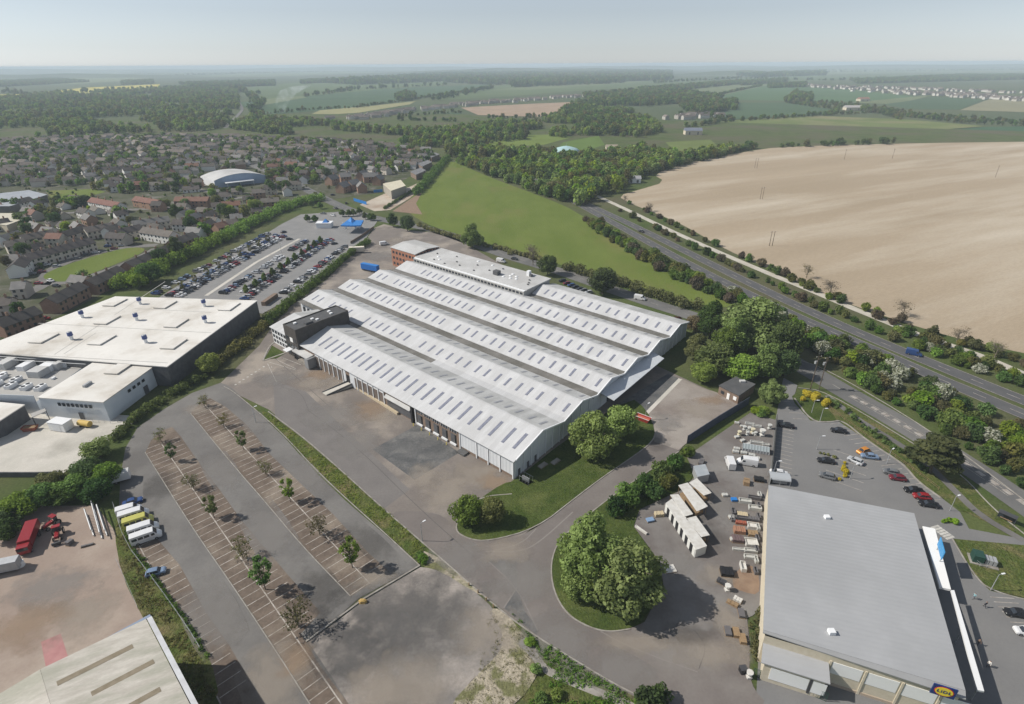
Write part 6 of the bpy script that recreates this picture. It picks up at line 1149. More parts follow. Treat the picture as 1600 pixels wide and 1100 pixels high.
# ---------------------------------------------------------------- the town
mat('wall_cream', (0.50, .46, .39), (0.56, .52, .45), scale=.4, rough=.9, rnd=.25); mat('wall_white', (0.68, .67, .64), rough=.9, rnd=.1); mat('wall_brick', (0.27, .165, .115), (0.33, .21, .15), scale=1, rough=.9, rnd=.15)
mat('tile_dark', (0.070, .062, .058), (0.10, .088, .080), scale=.5, rough=.9, rnd=.35); mat('tile_brown', (0.115, .100, .088), (0.15, .132, .116), scale=.5, rough=.9, rnd=.35); mat('tile_red', (0.165, .085, .063), (0.20, .108, .08), scale=.5, rough=.9, rnd=.15); mat('tile_grey', (0.17, .165, .16), (0.22, .21, .20), scale=.5, rough=.9, rnd=.3)
HOUSE = {}
def house_meshes(L_, D_, he, hr, wallm, units):
    mb = MB(); l, d = L_ / 2, D_ / 2
    mb.add([(-l, -d, 0), (l, -d, 0), (l, d, 0), (-l, d, 0), (-l, -d, he), (l, -d, he), (l, d, he), (-l, d, he), (-l, 0, hr - .15), (l, 0, hr - .15)], [(0, 1, 5, 4), (2, 3, 7, 6), (1, 2, 6, 9, 5), (3, 0, 4, 8, 7)])
    w_ = mb.mesh('wall', wallm); mb.fix(w_); mr = MB(); o = .35; k = (hr - he) / d; ze = he - o * k; th = .18
    for s_ in (-1, 1):
        a = [(-l - o, s_ * (d + o), ze), (l + o, s_ * (d + o), ze), (l + o, 0, hr), (-l - o, 0, hr)]; b = [(x, y, z - th) for x, y, z in a]; mr.add(a + b, [(0, 1, 2, 3), (7, 6, 5, 4), (0, 4, 5, 1), (1, 5, 6, 2), (3, 7, 4, 0)])
    r_ = mr.mesh('roof', M['tile_dark']); mr.fix(r_)
    ch = MB().box(-.45, .45, -.35, .35, -1.2, 1.3).add([(-.2, -.2, 1.3), (.2, -.2, 1.3), (.2, .2, 1.3), (-.2, .2, 1.3), (0, 0, 1.8)], [(0, 1, 4), (1, 2, 4), (2, 3, 4), (3, 0, 4)]).mesh('chimney', M['wall_brick'])
    wi = MB().box(-.6, .6, -.05, .04, 0, 1.2).mesh('window', M['glass']); dr = MB().box(-.45, .45, -.05, .04, 0, 2.0).mesh('door', mat('house_door', (0.12, .08, .06), rough=.6)); return w_, r_, ch, wi, dr
def build_house(label, loc, rz, key, L_, D_, he, hr, wallm, roofm, units=2, group=None, detail=True, name='house'):
    if key not in HOUSE: HOUSE[key] = house_meshes(L_, D_, he, hr, wallm, units)
    w_, r_, ch, wi, dr = HOUSE[key]; e = thing(name, label, 'house', (loc[0], loc[1], 0), rz, group); link(bpy.data.objects.new('wall', w_), e)
    r = link(bpy.data.objects.new('roof', r_), e); r.material_slots[0].link = 'OBJECT'; r.material_slots[0].material = roofm
    for i in range(max(1, units - 1) if detail else 1): c = link(bpy.data.objects.new('chimney', ch), r); c.location = ((-L_ / 2 + (i + 1) * L_ / max(2, units)) if units > 1 else L_ * .3, 0, hr)
    if detail:
        for s_ in (-1, 1):
            for i in range(units):
                x0 = -L_ / 2 + (i + .5) * L_ / units
                for dx, z in ((-1.6, 1.0), (-1.6, 3.4), (1.4, 3.4)):
                    if z + 1.2 < he: o = link(bpy.data.objects.new('window', wi), e); o.location = (x0 + dx, s_ * D_ / 2, z)
                if s_ < 0: o = link(bpy.data.objects.new('door', dr), e); o.location = (x0 + 1.2, -D_ / 2, 0)
    return e
def terrace(p0, p1, units, wallm, roofm, label, D_=8.0, he=5.2, hr=7.8, detail=True):
    a, b = G(*p0, hr), G(*p1, hr); m_ = (a + b) / 2; L_ = (b - a).length; rz = math.atan2((b - a).y, (b - a).x); build_house(label, m_, rz, ('t', p0), L_, D_, he, hr, M[wallm], M[roofm], units, detail=detail, name='terrace')
TERRACES = (((38, 397), (140, 371), 8, 'wall_cream', 'tile_dark', 'long cream terrace with black roof above the village green'), ((172, 360), (217, 350), 3, 'wall_cream', 'tile_dark', 'short cream terrace with dark roof at green corner'), ((143, 308), (187, 316), 4, 'wall_white', 'tile_red', 'white cottage row with red tiled roof'), ((224, 354), (270, 361), 4, 'wall_white', 'tile_brown', 'white cottages with brown roof by the tall dark tree'), ((196, 409), (258, 383), 4, 'wall_brick', 'tile_dark', 'black-roofed brick row at lower edge of green'), ((134, 437), (182, 415), 3, 'wall_brick', 'tile_dark', 'black-roofed brick house between the two lower rows'), ((72, 465), (122, 440), 3, 'wall_brick', 'tile_dark', 'brown brick house with black roof near supermarket corner'), ((-10, 500), (52, 478), 3, 'wall_brick', 'tile_dark', 'black-roofed house against the supermarket edge'), ((20, 412), (33, 399), 1, 'wall_white', 'tile_dark', 'white gabled house at the end of the long terrace'), ((18, 440), (40, 438), 1, 'wall_cream', 'tile_grey', 'pale gabled chalet by the lane bend'), ((212, 306), (248, 312), 3, 'wall_brick', 'tile_red', 'red brick terrace next to white cottages'), ((274, 307), (326, 307), 4, 'wall_brick', 'tile_red', 'long red-roofed terrace below the sports hall'), ((334, 349), (351, 345), 1, 'wall_brick', 'tile_red', 'orange-roofed house above the tree hedge'), ((205, 345), (262, 337), 4, 'wall_cream', 'tile_grey', 'long low grey-roofed row behind the white cottages'), ((130, 355), (175, 347), 3, 'wall_cream', 'tile_brown', 'brown-roofed row above the long terrace'), ((30, 367), (80, 358), 4, 'wall_cream', 'tile_brown', 'brown-roofed row near the cream hall'), ((95, 362), (128, 352), 2, 'wall_cream', 'tile_dark', 'dark-roofed pair behind the long terrace'), ((300, 352), (330, 342), 2, 'wall_brick', 'tile_dark', 'dark-roofed pair behind the tree hedge'), ((5, 377), (35, 372), 2, 'wall_cream', 'tile_brown', 'brown-roofed pair at the lane by the cream hall'), ((265, 375), (300, 362), 3, 'wall_brick', 'tile_dark', 'black-roofed brick row near the tall dark conifer'))
TERR = [(a[0], a[1]) for a in TERRACES]
for a in TERRACES: terrace(*a)
# new brick estate by the junction
for i, (x, y, rz, L_, lb) in enumerate(((520, 288, 70, 12, 'red brick estate house nearest the main road'), (537, 300, 75, 12, 'brick estate house with slate roof at the estate corner'), (553, 296, 60, 11, 'brick estate house in the middle of the estate'), (567, 281, 80, 12, 'pale brick gabled house at the back of the estate'), (580, 284, 20, 14, 'pale brick house beside the cream industrial unit'), (540, 284, 30, 10, 'small brick house between two gabled ones'), (566, 300, 110, 10, 'brick house nearest the building site'), (592, 288, 80, 11, 'red brick house backing onto the industrial unit'))): build_house(lb, G(x, y), R(rz), ('e', L_), L_, 8, 5.4, 8.8, M['wall_brick'], M['tile_grey'], 1)
# streets of houses
TOWN = pix([(-60, 225), (120, 217), (250, 214), (330, 215), (420, 219), (540, 224), (630, 232), (672, 240), (660, 255), (640, 266), (610, 276), (560, 270), (515, 276), (470, 296), (440, 318), (400, 340), (330, 375), (270, 392), (245, 398), (190, 425), (120, 450), (60, 475), (-60, 520)])
AVOID = [pix(q) for q in ([(305, 268), (425, 262), (430, 300), (320, 305)], [(-60, 292), (170, 290), (170, 315), (-60, 330)], [(135, 300), (335, 300), (335, 325), (135, 325)], [(-60, 332), (45, 330), (45, 356), (-60, 360)], [(205, 330), (275, 330), (275, 366), (205, 366)], [(505, 272), (640, 272), (640, 310), (505, 310)], [(-60, 418), (60, 412), (240, 376), (262, 380), (190, 418), (120, 448), (60, 476), (-60, 505)], [(25, 405), (150, 365), (150, 380), (30, 415)])]
AVOID += [[G(p[0], p[1], 7) + Vector((dx, dy, 0)) for p, dx, dy in ((a, -9, -9), (b, 9, -9), (b, 9, 9), (a, -9, 9))] for a, b in TERR]
SEG = []
for o in COL.objects:
    if o.name.startswith(('village_road', 'local_road')): v = [x.co.xy for x in o.data.vertices]; SEG += [((v[i] + v[len(v) // 2 + i]) / 2) for i in range(len(v) // 2)]
SEG = np.array([(s.x, s.y) for s in SEG]); rdh = random.Random(5); spots = []; xs = [p.x for p in TOWN]; ys = [p.y for p in TOWN]
for _ in range(60000):
    q = (rdh.uniform(min(xs), max(xs)), rdh.uniform(min(ys), max(ys)))
    if not inside(q, TOWN) or any(inside(q, a) for a in AVOID): continue
    if spots and np.min(np.hypot(*(np.array(spots) - q).T)) < 14.5: continue
    if np.min(np.hypot(*(SEG - q).T)) < 9: continue
    spots.append(q)
    if len(spots) > 1500: break
spots.sort(key=lambda q: math.hypot(*q)); far_w, far_r = MB(), MB()
RN = {'tile_dark': 'black-brown', 'tile_brown': 'brown', 'tile_red': 'red', 'tile_grey': 'grey'}; WN = {'wall_cream': 'cream', 'wall_white': 'white', 'wall_brick': 'brick'}
for i, q in enumerate(spots):
    wn = rdh.choice(('wall_cream', 'wall_cream', 'wall_white', 'wall_white', 'wall_brick')); rn = rdh.choice(('tile_dark', 'tile_dark', 'tile_grey',  'tile_brown', 'tile_brown', 'tile_grey', 'tile_grey', 'tile_brown', 'tile_dark', 'tile_dark', 'tile_brown', 'tile_red')); L_ = rdh.choice((8, 10, 13)); bung = rdh.random() < .35
    rz = R(20) + math.floor(noise.noise(Vector((q[0] * .006, q[1] * .006, 3))) * 4) * .5 + rdh.choice((0, 0, 0, math.pi / 2)) + rdh.uniform(-.1, .1)
    he, hr = (2.7, 5.2) if bung else (5.0, 7.6)
    if i < 265: build_house('%s%s house with %s roof in the town streets' % ('low ' if bung else '', WN[wn], RN[rn]), q, rz, (wn, L_, bung), L_, 7.2, he, hr, M[wn], M[rn], 2 if L_ > 12 else 1, '%s%s houses, %s roofs' % ('low ' if bung else '', WN[wn], RN[rn]), detail=i < 90)
    else:
        c, s_ = math.cos(rz), math.sin(rz); T = lambda x, y, z: (q[0] + x * c - y * s_, q[1] + x * s_ + y * c, z); l, d = L_ / 2, 4
        far_w.add([T(-l, -d, 0), T(l, -d, 0), T(l, d, 0), T(-l, d, 0), T(-l, -d, he), T(l, -d, he), T(l, d, he), T(-l, d, he), T(-l, 0, hr - .1), T(l, 0, hr - .1)], [(0, 1, 5, 4), (2, 3, 7, 6), (1, 2, 6, 9, 5), (3, 0, 4, 8, 7)]); far_r.add([T(-l - .3, -d - .3, he - .2), T(l + .3, -d - .3, he - .2), T(l + .3, 0, hr), T(-l - .3, 0, hr), T(-l - .3, d + .3, he - .2), T(l + .3, d + .3, he - .2)], [(0, 1, 2, 3), (3, 2, 5, 4)])
# villages on the far fields
for ln, n, sp_w in ((((540, 188), (600, 180), (650, 172), (720, 166)), 60, 14), (((700, 166), (780, 160), (860, 154), (920, 150)), 70, 16), (((1235, 132), (1320, 138), (1420, 146), (1500, 150), (1620, 158)), 190, 40), (((1490, 146), (1560, 152), (1640, 160)), 60, 25), (((1330, 136), (1450, 140), (1600, 146)), 80, 40), (((1050, 186), (1090, 182), (1130, 182)), 24, 10)):
    L_ = pix(ln)
    for k in range(n):
        t = rdh.random() * (len(L_) - 1); i = int(t); p = L_[i].lerp(L_[i + 1], t - i); q = (p.x + rdh.gauss(0, sp_w), p.y + rdh.gauss(0, sp_w)); rz = rdh.choice((.2, .35, 1.8)); c, s_ = math.cos(rz), math.sin(rz); T = lambda x, y, z: (q[0] + x * c - y * s_, q[1] + x * s_ + y * c, z); l, d, he, hr = rdh.choice((6, 7, 10)), 4.5, 5, 8
        far_w.add([T(-l, -d, -1), T(l, -d, -1), T(l, d, -1), T(-l, d, -1), T(-l, -d, he), T(l, -d, he), T(l, d, he), T(-l, d, he), T(-l, 0, hr - .1), T(l, 0, hr - .1)], [(0, 1, 5, 4), (2, 3, 7, 6), (1, 2, 6, 9, 5), (3, 0, 4, 8, 7)]); far_r.add([T(-l - .3, -d - .3, he - .2), T(l + .3, -d - .3, he - .2), T(l + .3, 0, hr), T(-l - .3, 0, hr), T(-l - .3, d + .3, he - .2), T(l + .3, d + .3, he - .2)], [(0, 1, 2, 3), (3, 2, 5, 4)])
fh = far_w.obj('distant_houses', mat('far_wall', (0.34, .32, .28), (0.58, .56, .52), scale=.02, detail=2, rough=.9)); tag(fh, 'distant houses merging into the far edge of the town', 'houses', kind='stuff'); fr_ = far_r.obj('house_roofs', mat('far_roof', (0.10, .085, .075), (0.19, .16, .14), scale=.03, detail=2, rough=.9), fh); fr_['kind'] = 'stuff'
# building site by the junction, garden ground and trees
tri_sheet('building_site', pix([(562, 320), (600, 303), (640, 292), (655, 285), (672, 268), (664, 290), (640, 310), (610, 328), (585, 330)]), 0.02, mat('site_soil', (0.42, .36, .29), (0.5, .45, .38), scale=.1, rough=1, c=(0.32, .25, .19), cscale=.05)); tri_sheet('bare_soil', pix([(613, 330), (650, 305), (665, 290), (650, 318), (660, 335), (640, 333)]), .0, M['soil'])
for a, b, lb in (((553, 314), (573, 320), 'blue site hoarding by the junction'), ((584, 301), (598, 300), 'blue hoarding below the industrial unit')):
    p, q = G(*a), G(*b); e = thing('hoarding', lb, 'hoarding', p); d = q - p; n_ = int(d.length / 2.4)
    for k in range(n_): s0, s1 = d * (k / n_), d * ((k + .97) / n_); nx = Vector((-d.y, d.x, 0)).normalized() * .06; MB().add([s0 - nx, s1 - nx, s1 + nx, s0 + nx] + [v + Vector((0, 0, 2.4)) for v in (s0 - nx, s1 - nx, s1 + nx, s0 + nx)], [(0, 1, 5, 4), (1, 2, 6, 5), (2, 3, 7, 6), (3, 0, 4, 7), (4, 5, 6, 7)]).obj('panel', M['blue_sheet'], e)
e = hedge([(600, 327), (625, 312), (650, 296), (662, 285)], 1.2, 2.2, 50, 'leaf_dark', 'dark hedge beside the building site', .6)
for i, (x, y, h, w_, lf, k, lb) in enumerate(((275, 385, 14, 9, 'leaf_dark', 'oval', 'tall dark conifer by the brick row near the tree hedge'), (230, 425, 11, 14, 'leaf_mid', 'round', 'big round tree behind the supermarket roof'), (215, 437, 8, 10, 'leaf_fresh', 'round', 'fresh green tree behind the supermarket roof'), (272, 330, 12, 8, 'leaf_dark', 'oval', 'tall dark tree below the red-roofed terrace'), (250, 400, 10, 11, 'leaf_dark', 'round', 'dark tree beside the black-roofed brick row'), (355, 328, 9, 12, 'leaf_fresh', 'round', 'bright green tree below the sports hall'), (110, 313, 8, 12, 'leaf_mid', 'round', 'round tree at the playing field end'), (130, 312, 9, 13, 'leaf_dark', 'round', 'dark round tree beside white cottage row'), (90, 309, 6, 6, 'leaf_dark', 'round', 'small dark tree on the playing field'), (45, 335, 7, 10, 'leaf_dark', 'round', 'dark tree beside the cream hall'))): tree(k, x, y, h, w_, lf, lb)
for i, (x, y) in enumerate(((534, 332), (544, 332), (552, 331), (561, 328), (570, 336), (578, 338), (583, 338), (492, 341), (480, 340), (500, 320), (487, 318))): tree('oval', x, y, 5.5, 5, 'leaf_mid', 'small street tree along the filling station hedge', 'street trees by the filling station')
gt = [(q[0] + rdh.uniform(-9, 9), q[1] + rdh.uniform(-9, 9)) for q in spots[:110]]
for i, q in enumerate(gt): lf = rdh.choice(('leaf_dark', 'leaf_mid', 'leaf_olive', 'leaf_fresh')); h = rdh.uniform(5, 11); plant(rdh.choice(('far', 'round')), q, h, h * rdh.uniform(.8, 1.1), lf, {'leaf_dark': 'dark', 'leaf_mid': 'green', 'leaf_olive': 'olive', 'leaf_fresh': 'bright green'}[lf] + ' garden tree among the town houses', 'tree', lf[5:] + ' garden trees')
pts = []
for q in spots[60:]:
    for _ in range(3): s = rdh.uniform(.3, .95); pts.append((q[0] + rdh.uniform(-11, 11), q[1] + rdh.uniform(-11, 11), -.1, rdh.random() * 6, s, s))
wood(pts, 'garden_trees', 'garden trees and hedges of the far streets', (4, 4, 3, 1.2, .6))
wood([(p[0], p[1], -.1, p[3], p[4] * .3, p[5] * .22) for p in scatter([[(-60, 225), (630, 232), (672, 240), (560, 300), (400, 345), (250, 420), (60, 480), (-60, 520)]], 17, 1.0, 51, skip=[pix([(-40, 440), (60, 425), (240, 378), (250, 390), (110, 450), (-40, 500)])])], 'garden_shrubs', 'low garden shrubs between the houses', (4, 3, 4, 1.5, .5))
# cars along the village streets
for i in range(34):
    s_ = SEG[rdh.randrange(len(SEG))]; c = rdh.choice(PAL)
for x, y, a, c in ((33, 425, 20, 'silver'), (50, 427, 20, 'grey'), (65, 424, 25, 'dark red'), (79, 438, -20, 'white'), (60, 442, 10, 'red'), (88, 446, -10, 'black'), (72, 413, 20, 'white'), (88, 415, 20, 'silver'), (135, 397, 20, 'black'), (120, 403, 20, 'grey'), (150, 394, 20, 'silver'), (178, 388, 20, 'dark red'), (190, 383, 20, 'silver'), (10, 484, 10, 'red'), (70, 497, 10, 'red'), (132, 442, 60, 'white'), (168, 384, 20, 'blue'), (185, 378, 20, 'white')): put('hatch', x, y, a, c, '%s car parked by the village green houses' % c, '%s cars by the green' % c)
# ---------------------------------------------------------------- salvage compound: white sheds
mat('shed_white', (0.60, .59, .56), (0.50, .48, .44), scale=.8, c=(0.48, .46, .42), cscale=.5, ccut=(.55, .7), rough=.7); mat('shed_door', (0.60, .60, .57), rough=.8)
def shed(name, label, px, z, wallm, roofm, open_sides=True):
    P = [G(x, y, z) for x, y in px]; o = sum(P, Vector()) / 4; o.z = 0; e = thing(name, label, 'shed', o); q = ccw(rel(P, o)); poly_part('roof', q, roofm, e, .1)
    if open_sides:
        for a in q: MB().tube((a.x * .93, a.y * .93, 0), (a.x * .93, a.y * .93, z - .08), .06).obj('post', M['timber'], e)
        MB().add([(q[k].x * .8, q[k].y * .8, h) for h in (0, .9) for k in range(4)], [(0, 1, 5, 4), (1, 2, 6, 5), (2, 3, 7, 6), (3, 0, 4, 7), (4, 5, 6, 7)]).obj('stored_timber', M['timber'], e)
    else: walls(q, wallm, e, inset=.12)
    return e, o, q
e, o, q = shed('store_shed', 'long white shed with alternating dark and pale doors in the salvage compound', [(1040, 786), (1050, 779), (1105, 853), (1088, 859)], 2.6, M['shed_door'], M['shed_white'], False)
a, b = G(1040, 786, 2.6) - o, G(1088, 859, 2.6) - o; c_ = (G(1050, 779, 2.6) - o); inn = (c_ - a).normalized() * .12; L_ = Vector((b.x - a.x, b.y - a.y, 0)).length; n = 13
for k in range(n): on_edge(a, b, .2 + k * (L_ - .4) / n, (L_ - .4) / n - .12, .05, 2.35, .1).obj('door', M['black'] if k % 2 else M['shed_door'], e)
shed('open_shelter', 'white-roofed open shelter next to the grey container', [(1077, 754), (1089, 747), (1112, 770), (1100, 774)], 2.8, None, M['shed_white']); shed('open_shelter', 'longest white-roofed open shelter in the middle of the sheds', [(1060, 758), (1074.5, 754), (1106, 791), (1089, 799)], 2.8, None, M['shed_white'])
shed('open_shelter', 'narrow white-roofed shelter behind the long door shed', [(1047, 773), (1060, 772), (1083, 803), (1070, 807)], 2.7, None, M['shed_white']); shed('open_shelter', 'short white-roofed shelter beside the end of long door shed', [(1072, 810), (1087.5, 806), (1109, 836), (1096, 839)], 2.6, None, M['shed_white'])
shed('grey_container', 'grey steel container at the top of the shed row', [(1083, 728), (1102, 725), (1109, 741), (1090, 745)], 2.5, M['galv'], mat('container_grey', (0.3, .33, .35), (.36, .38, .4), scale=.5, rough=.6), False)
gf = thing('greenhouse_frame', 'glazed greenhouse frame lying among salvage at compound top', 'greenhouse', G(1180, 704), R(-17)); poly_part('glass_roof', [Vector((-3.6, -1.3, 1.0)), Vector((3.6, -1.3, 1.0)), Vector((3.6, 0, 1.9)), Vector((-3.6, 0, 1.9))], mat('greenhouse_glass', (0.32, .36, .37), rough=.2, spec=.5), gf, .04); poly_part('back_slope', [Vector((-3.6, .02, 1.9)), Vector((3.6, .02, 1.9)), Vector((3.6, 1.2, 1.2)), Vector((-3.6, 1.2, 1.2))], M['clad_white'], gf, .04)
for k in range(10): MB().box(-3.6 + k * .8 - .05, -3.6 + k * .8 + .05, -1.32, -1.26, 0, 1.0).obj('glazing_bar', M['clad_white'], gf); MB().add([(-3.6 + k * .8 - .05, -1.3, 1.02), (-3.6 + k * .8 + .05, -1.3, 1.02), (-3.6 + k * .8 + .05, 0, 1.93), (-3.6 + k * .8 - .05, 0, 1.93)], [(0, 1, 2, 3)]).obj('rafter', M['black'], gf)
MB().box(-3.55, 3.55, -1.24, 1.2, 0, .9).obj('base', M['galv'], gf)
# salvage pieces: crates, troughs, pallets, urns
STO, RUS, TIM, SLA, WHI = mat('stone', (0.42, .42, .40), (0.5, .5, .47), scale=2, rough=.9), M['rust_red'], M['timber'], mat('slate', (0.12, .115, .12), rough=.7), M['shed_white']
mat('terracotta', (0.30, .155, .10), (0.35, .19, .125), scale=2, rough=.9)
def trough(px, py, L_, W_, H_, rz, mt, label, group=None):
    e = thing('trough', label, 'trough', G(px, py), R(rz), group)
    for x0, x1, y0, y1 in ((-L_ / 2, L_ / 2, -W_ / 2, -W_ / 2 + .12), (-L_ / 2, L_ / 2, W_ / 2 - .12, W_ / 2), (-L_ / 2, -L_ / 2 + .12, -W_ / 2 + .12, W_ / 2 - .12), (L_ / 2 - .12, L_ / 2, -W_ / 2 + .12, W_ / 2 - .12)): MB().box(x0, x1, y0, y1, 0, H_).obj('side', mt, e)
    MB().box(-L_ / 2 + .12, L_ / 2 - .12, -W_ / 2 + .12, W_ / 2 - .12, 0, H_ * .55).obj('fill', mt, e)
def pallet(px, py, L_, W_, rz, label, load=None, h=.5, group=None, lm=None):
    e = thing('pallet', label, 'pallet', G(px, py), R(rz), group); sl = MB().box(-L_ / 2, L_ / 2, -.05, .05, .1, .14).mesh('slat', TIM); n = 7
    for k in range(n): o = link(bpy.data.objects.new('slat', sl), e); o.location = (0, -W_ / 2 + .06 + k * (W_ - .12) / (n - 1), 0)
    for k in (-1, 0, 1): MB().box(k * (L_ / 2 - .06) - .05, k * (L_ / 2 - .06) + .05, -W_ / 2, W_ / 2, 0, .1).obj('bearer', TIM, e)
    if load:
        for k in range(load): MB().box(-L_ / 2 + .08 + k * (L_ - .1) / load, -L_ / 2 + .02 + (k + 1) * (L_ - .1) / load, -W_ / 2 + .08, W_ / 2 - .08, .14, .14 + h * (1 - .12 * (k % 2))).obj('stack', lm or STO, e)
def urn(px, py, h, mt, label, group=None):
    e = thing('urn', label, 'urn', G(px, py), 0, group); MB().box(-.3 * h, .3 * h, -.3 * h, .3 * h, 0, .25 * h).obj('plinth', mt, e); MB().loft([[(r_ * h * math.cos(i * .785), r_ * h * math.sin(i * .785), z * h) for i in range(8)] for r_, z in ((.2, .25), (.1, .35), (.3, .55), (.4, .8), (.33, .95), (.42, 1.0))]).obj('bowl', mt, e)
S = lambda x, y: (1000 + x * .1637, 780 + y * .1637)
trough(*S(1000, 30), 3.0, 1.3, .9, -12, STO, 'pale stone trough at the top of the twin salvage rows'); trough(*S(1095, 95), 3.0, 1.4, .9, -12, STO, 'pale stone trough by the store wall, second from top'); pallet(*S(975, 155), 2.6, 1.6, -12, 'pallet of cream timber slats in the salvage row', 6, .5, lm=mat('cream_timber', (.5, .42, .28), rough=.9)); trough(*S(975, 190), 2.8, .9, .8, -12, SLA, 'dark slate trough in front of cream timber')
pallet(*S(1085, 205), 2.6, 1.3, -12, 'pallet of dark chimney pots by the store wall', 4, .8, lm=SLA); pallet(*S(960, 235), 2.6, 1.1, -12, 'pallet of red-brown bricks in the salvage row', 5, .6, lm=RUS); trough(*S(1080, 265), 2.7, 1.7, .8, -12, WHI, 'white enamel trough by the store wall'); pallet(*S(945, 310), 2.7, 2.0, -10, 'wide pallet of orange terracotta tiles', 5, .9, lm=M['terracotta']); pallet(*S(1075, 335), 2.4, 1.8, -10, 'pallet of mixed carved timber by the store wall', 3, .5, lm=TIM)
pallet(*S(930, 395), 2.7, 2.0, -8, 'wide pallet of dark purple slates', 4, .9, lm=mat('purple_slate', (.14, .10, .10), rough=.8)); trough(*S(1060, 425), 2.8, 2.2, .8, -8, WHI, 'square white basin with dark bar by the store wall'); trough(*S(945, 485), 2.9, .7, .5, -8, STO, 'long narrow stone trough alone in the inner row'); trough(*S(1055, 500), 2.8, 1.0, .7, -8, STO, 'stone trough below the square white basin'); trough(*S(1055, 560), 2.9, 1.1, .7, -8, STO, 'lowest stone trough by the store wall')
trough(*S(890, 130), 1.9, .9, .9, 80, SLA, 'dark upright tank left of the cream timber pallet'); trough(*S(885, 200), 1.6, .9, .8, 80, SLA, 'small dark tank left of the brick pallet'); trough(*S(980, 660), 2.4, 1.1, 1.1, 80, WHI, 'white bath standing beside the soil bed'); pallet(*S(825, 710), 2.8, 2.4, -8, 'black steel rack on pallet near the soil bed', 3, .9, lm=M['black'])
pallet(*S(775, 800), 2.0, 1.2, -40, 'pallet of dark ironwork near the compound bottom', 3, .8, lm=M['dark_metal']); urn(*S(830, 870), 1.6, WHI, 'big white urn near the compound bottom'); pallet(*S(880, 1005), 2.4, 1.0, -40, 'pallet of planks below the big white urn', 3, .5, lm=TIM); pallet(*S(180, 155), 2.3, 1.4, 5, 'pallet of yellow timber at the end of long door shed', 5, .8, lm=mat('cream_timber', (.5, .42, .28))); pallet(*S(95, 205), 2.0, 1.4, 15, 'pallet under blue sheeting by the compound edge', 1, .4, lm=mat('blue_tarp', (.2, .3, .45), rough=.6))
pallet(*S(285, 670), 2.6, 2.2, 10, 'white slab with a dark tyre on it under the broad trees', 1, .15, lm=WHI); pallet(*S(930, 970), 1.8, 1.2, -40, 'pallet of white stones at the compound mouth', 3, .6, lm=WHI); trough(*S(10, 300), 3.4, .5, .5, -50, WHI, 'white broken trough on the compound edge by the broad trees')
K2 = lambda x, y: (1100 + x * .0909, 640 + y * .0909)
for i, (x, y, h) in enumerate(((690, 350, 1.4), (990, 450, 2.2), (830, 400, 1.6), (770, 370, 1.5), (1120, 330, 1.6), (600, 440, 1.5), (740, 440, 1.3), (880, 440, 1.2))): urn(*K2(x, y), h, mat('cream_stone', (.55, .5, .36), rough=.9) if i in (2, 5) else STO if i != 1 else WHI, 'tall white urn beyond the greenhouse frame' if i == 1 else 'cream stone urn beyond the greenhouse frame' if i in (2, 5) else 'grey stone urn beyond the greenhouse frame', None if i == 1 else 'cream urns' if i in (2, 5) else 'stone urns')
for i, (x, y, L2, lb) in enumerate(((780, 260, 2.6, 'grey stone trough at the very top of the compound'), (910, 300, 2.4, 'pale stone trough behind the tall white urn'), (900, 580, 3.6, 'row of small stones behind the greenhouse frame'), (1060, 620, 1.8, 'stone trough at the greenhouse end by the fence'))): trough(*K2(x, y), L2, .9, .7, -15, STO, lb)
for i, (x, y, lb) in enumerate(((560, 690, 'pallet of small statues left of the greenhouse frame'), (680, 760, 'pallet of small statues before the greenhouse frame'), (820, 800, 'pallet of small statues beside the white van'), (540, 740, 'pallet of staddle stones by the tall van'), (900, 850, 'pallet of kerb stones behind the white van'))): pallet(*K2(x, y), 1.8, 1.2, -15, lb, 4, .6, lm=STO)
K3 = lambda x, y: (980 + x * .15, 640 + y * .15)
pallet(*K3(1240, 770), 2.2, 1.6, 70, 'pallet of carved beams in the compound middle', 3, 1.0, lm=TIM); pallet(*K3(1370, 740), 2.6, 1.8, -15, 'pallet of black iron gates in the compound middle', 4, .8, lm=M['black']); trough(*K3(1320, 930), 3.0, .9, .9, -15, SLA, 'long brown trough at the top of the inner salvage row'); pallet(*K3(1110, 950), 1.6, 1.2, 0, 'pallet with blue cover at the salvage row head', 1, .6, lm=M['blue_sheet']); pallet(*K3(770, 560), 2.4, 1.4, 60, 'pallet of dark scrap beside the grey container', 3, .7, lm=SLA)
for x, y, lb in ((1137, 988, 'dark board pallet standing apart at the yard mouth'), (1150, 990, 'pallet of red planks at the yard mouth'), (1160, 1000, 'pallet of boards by the scrub at the yard mouth'), (1158, 960, 'dark tall pallet cage by the store scrub')): pallet(x, y, 2.2, 1.3, 80, lb, 2, .6, lm=SLA if 'dark' in lb else TIM)
for i in range(9): x, y = 1136 + i * 2.2 + (i % 2) * 4, 812 + i * 8.5; pallet(x - 14 + (i % 3) * 3, y - 60 + i * 3, 1.6, 1.1, -10 + 7 * (i % 3), 'small pallet of grey slabs out in the compound aisle', 2, .35 + .1 * (i % 3), 'aisle slab pallets', lm=STO) if i in (2, 5, 8) else None
for i in range(8): trough(1186.5 - i * .9, 775 + i * 17, 1.7, .7, .9, 82, SLA if i % 3 else STO, 'slim %s trough tucked against the store wall' % ('dark' if i % 3 else 'pale'), 'slim %s troughs' % ('dark' if i % 3 else 'pale'))
for i in range(7): pallet(1151 + (i % 4) * 9, 662 + i * 5.5, 1.5, 1.0, -20 + i * 9, 'pallet of broken stonework at the compound top', 3, .5, 'broken stonework pallets', lm=STO)
tri_sheet('soil_bed', smooth_poly(pix([(1150, 890), (1180, 882), (1187, 905), (1186, 930), (1160, 925), (1142, 915)]), 1), .03, M['soil'])
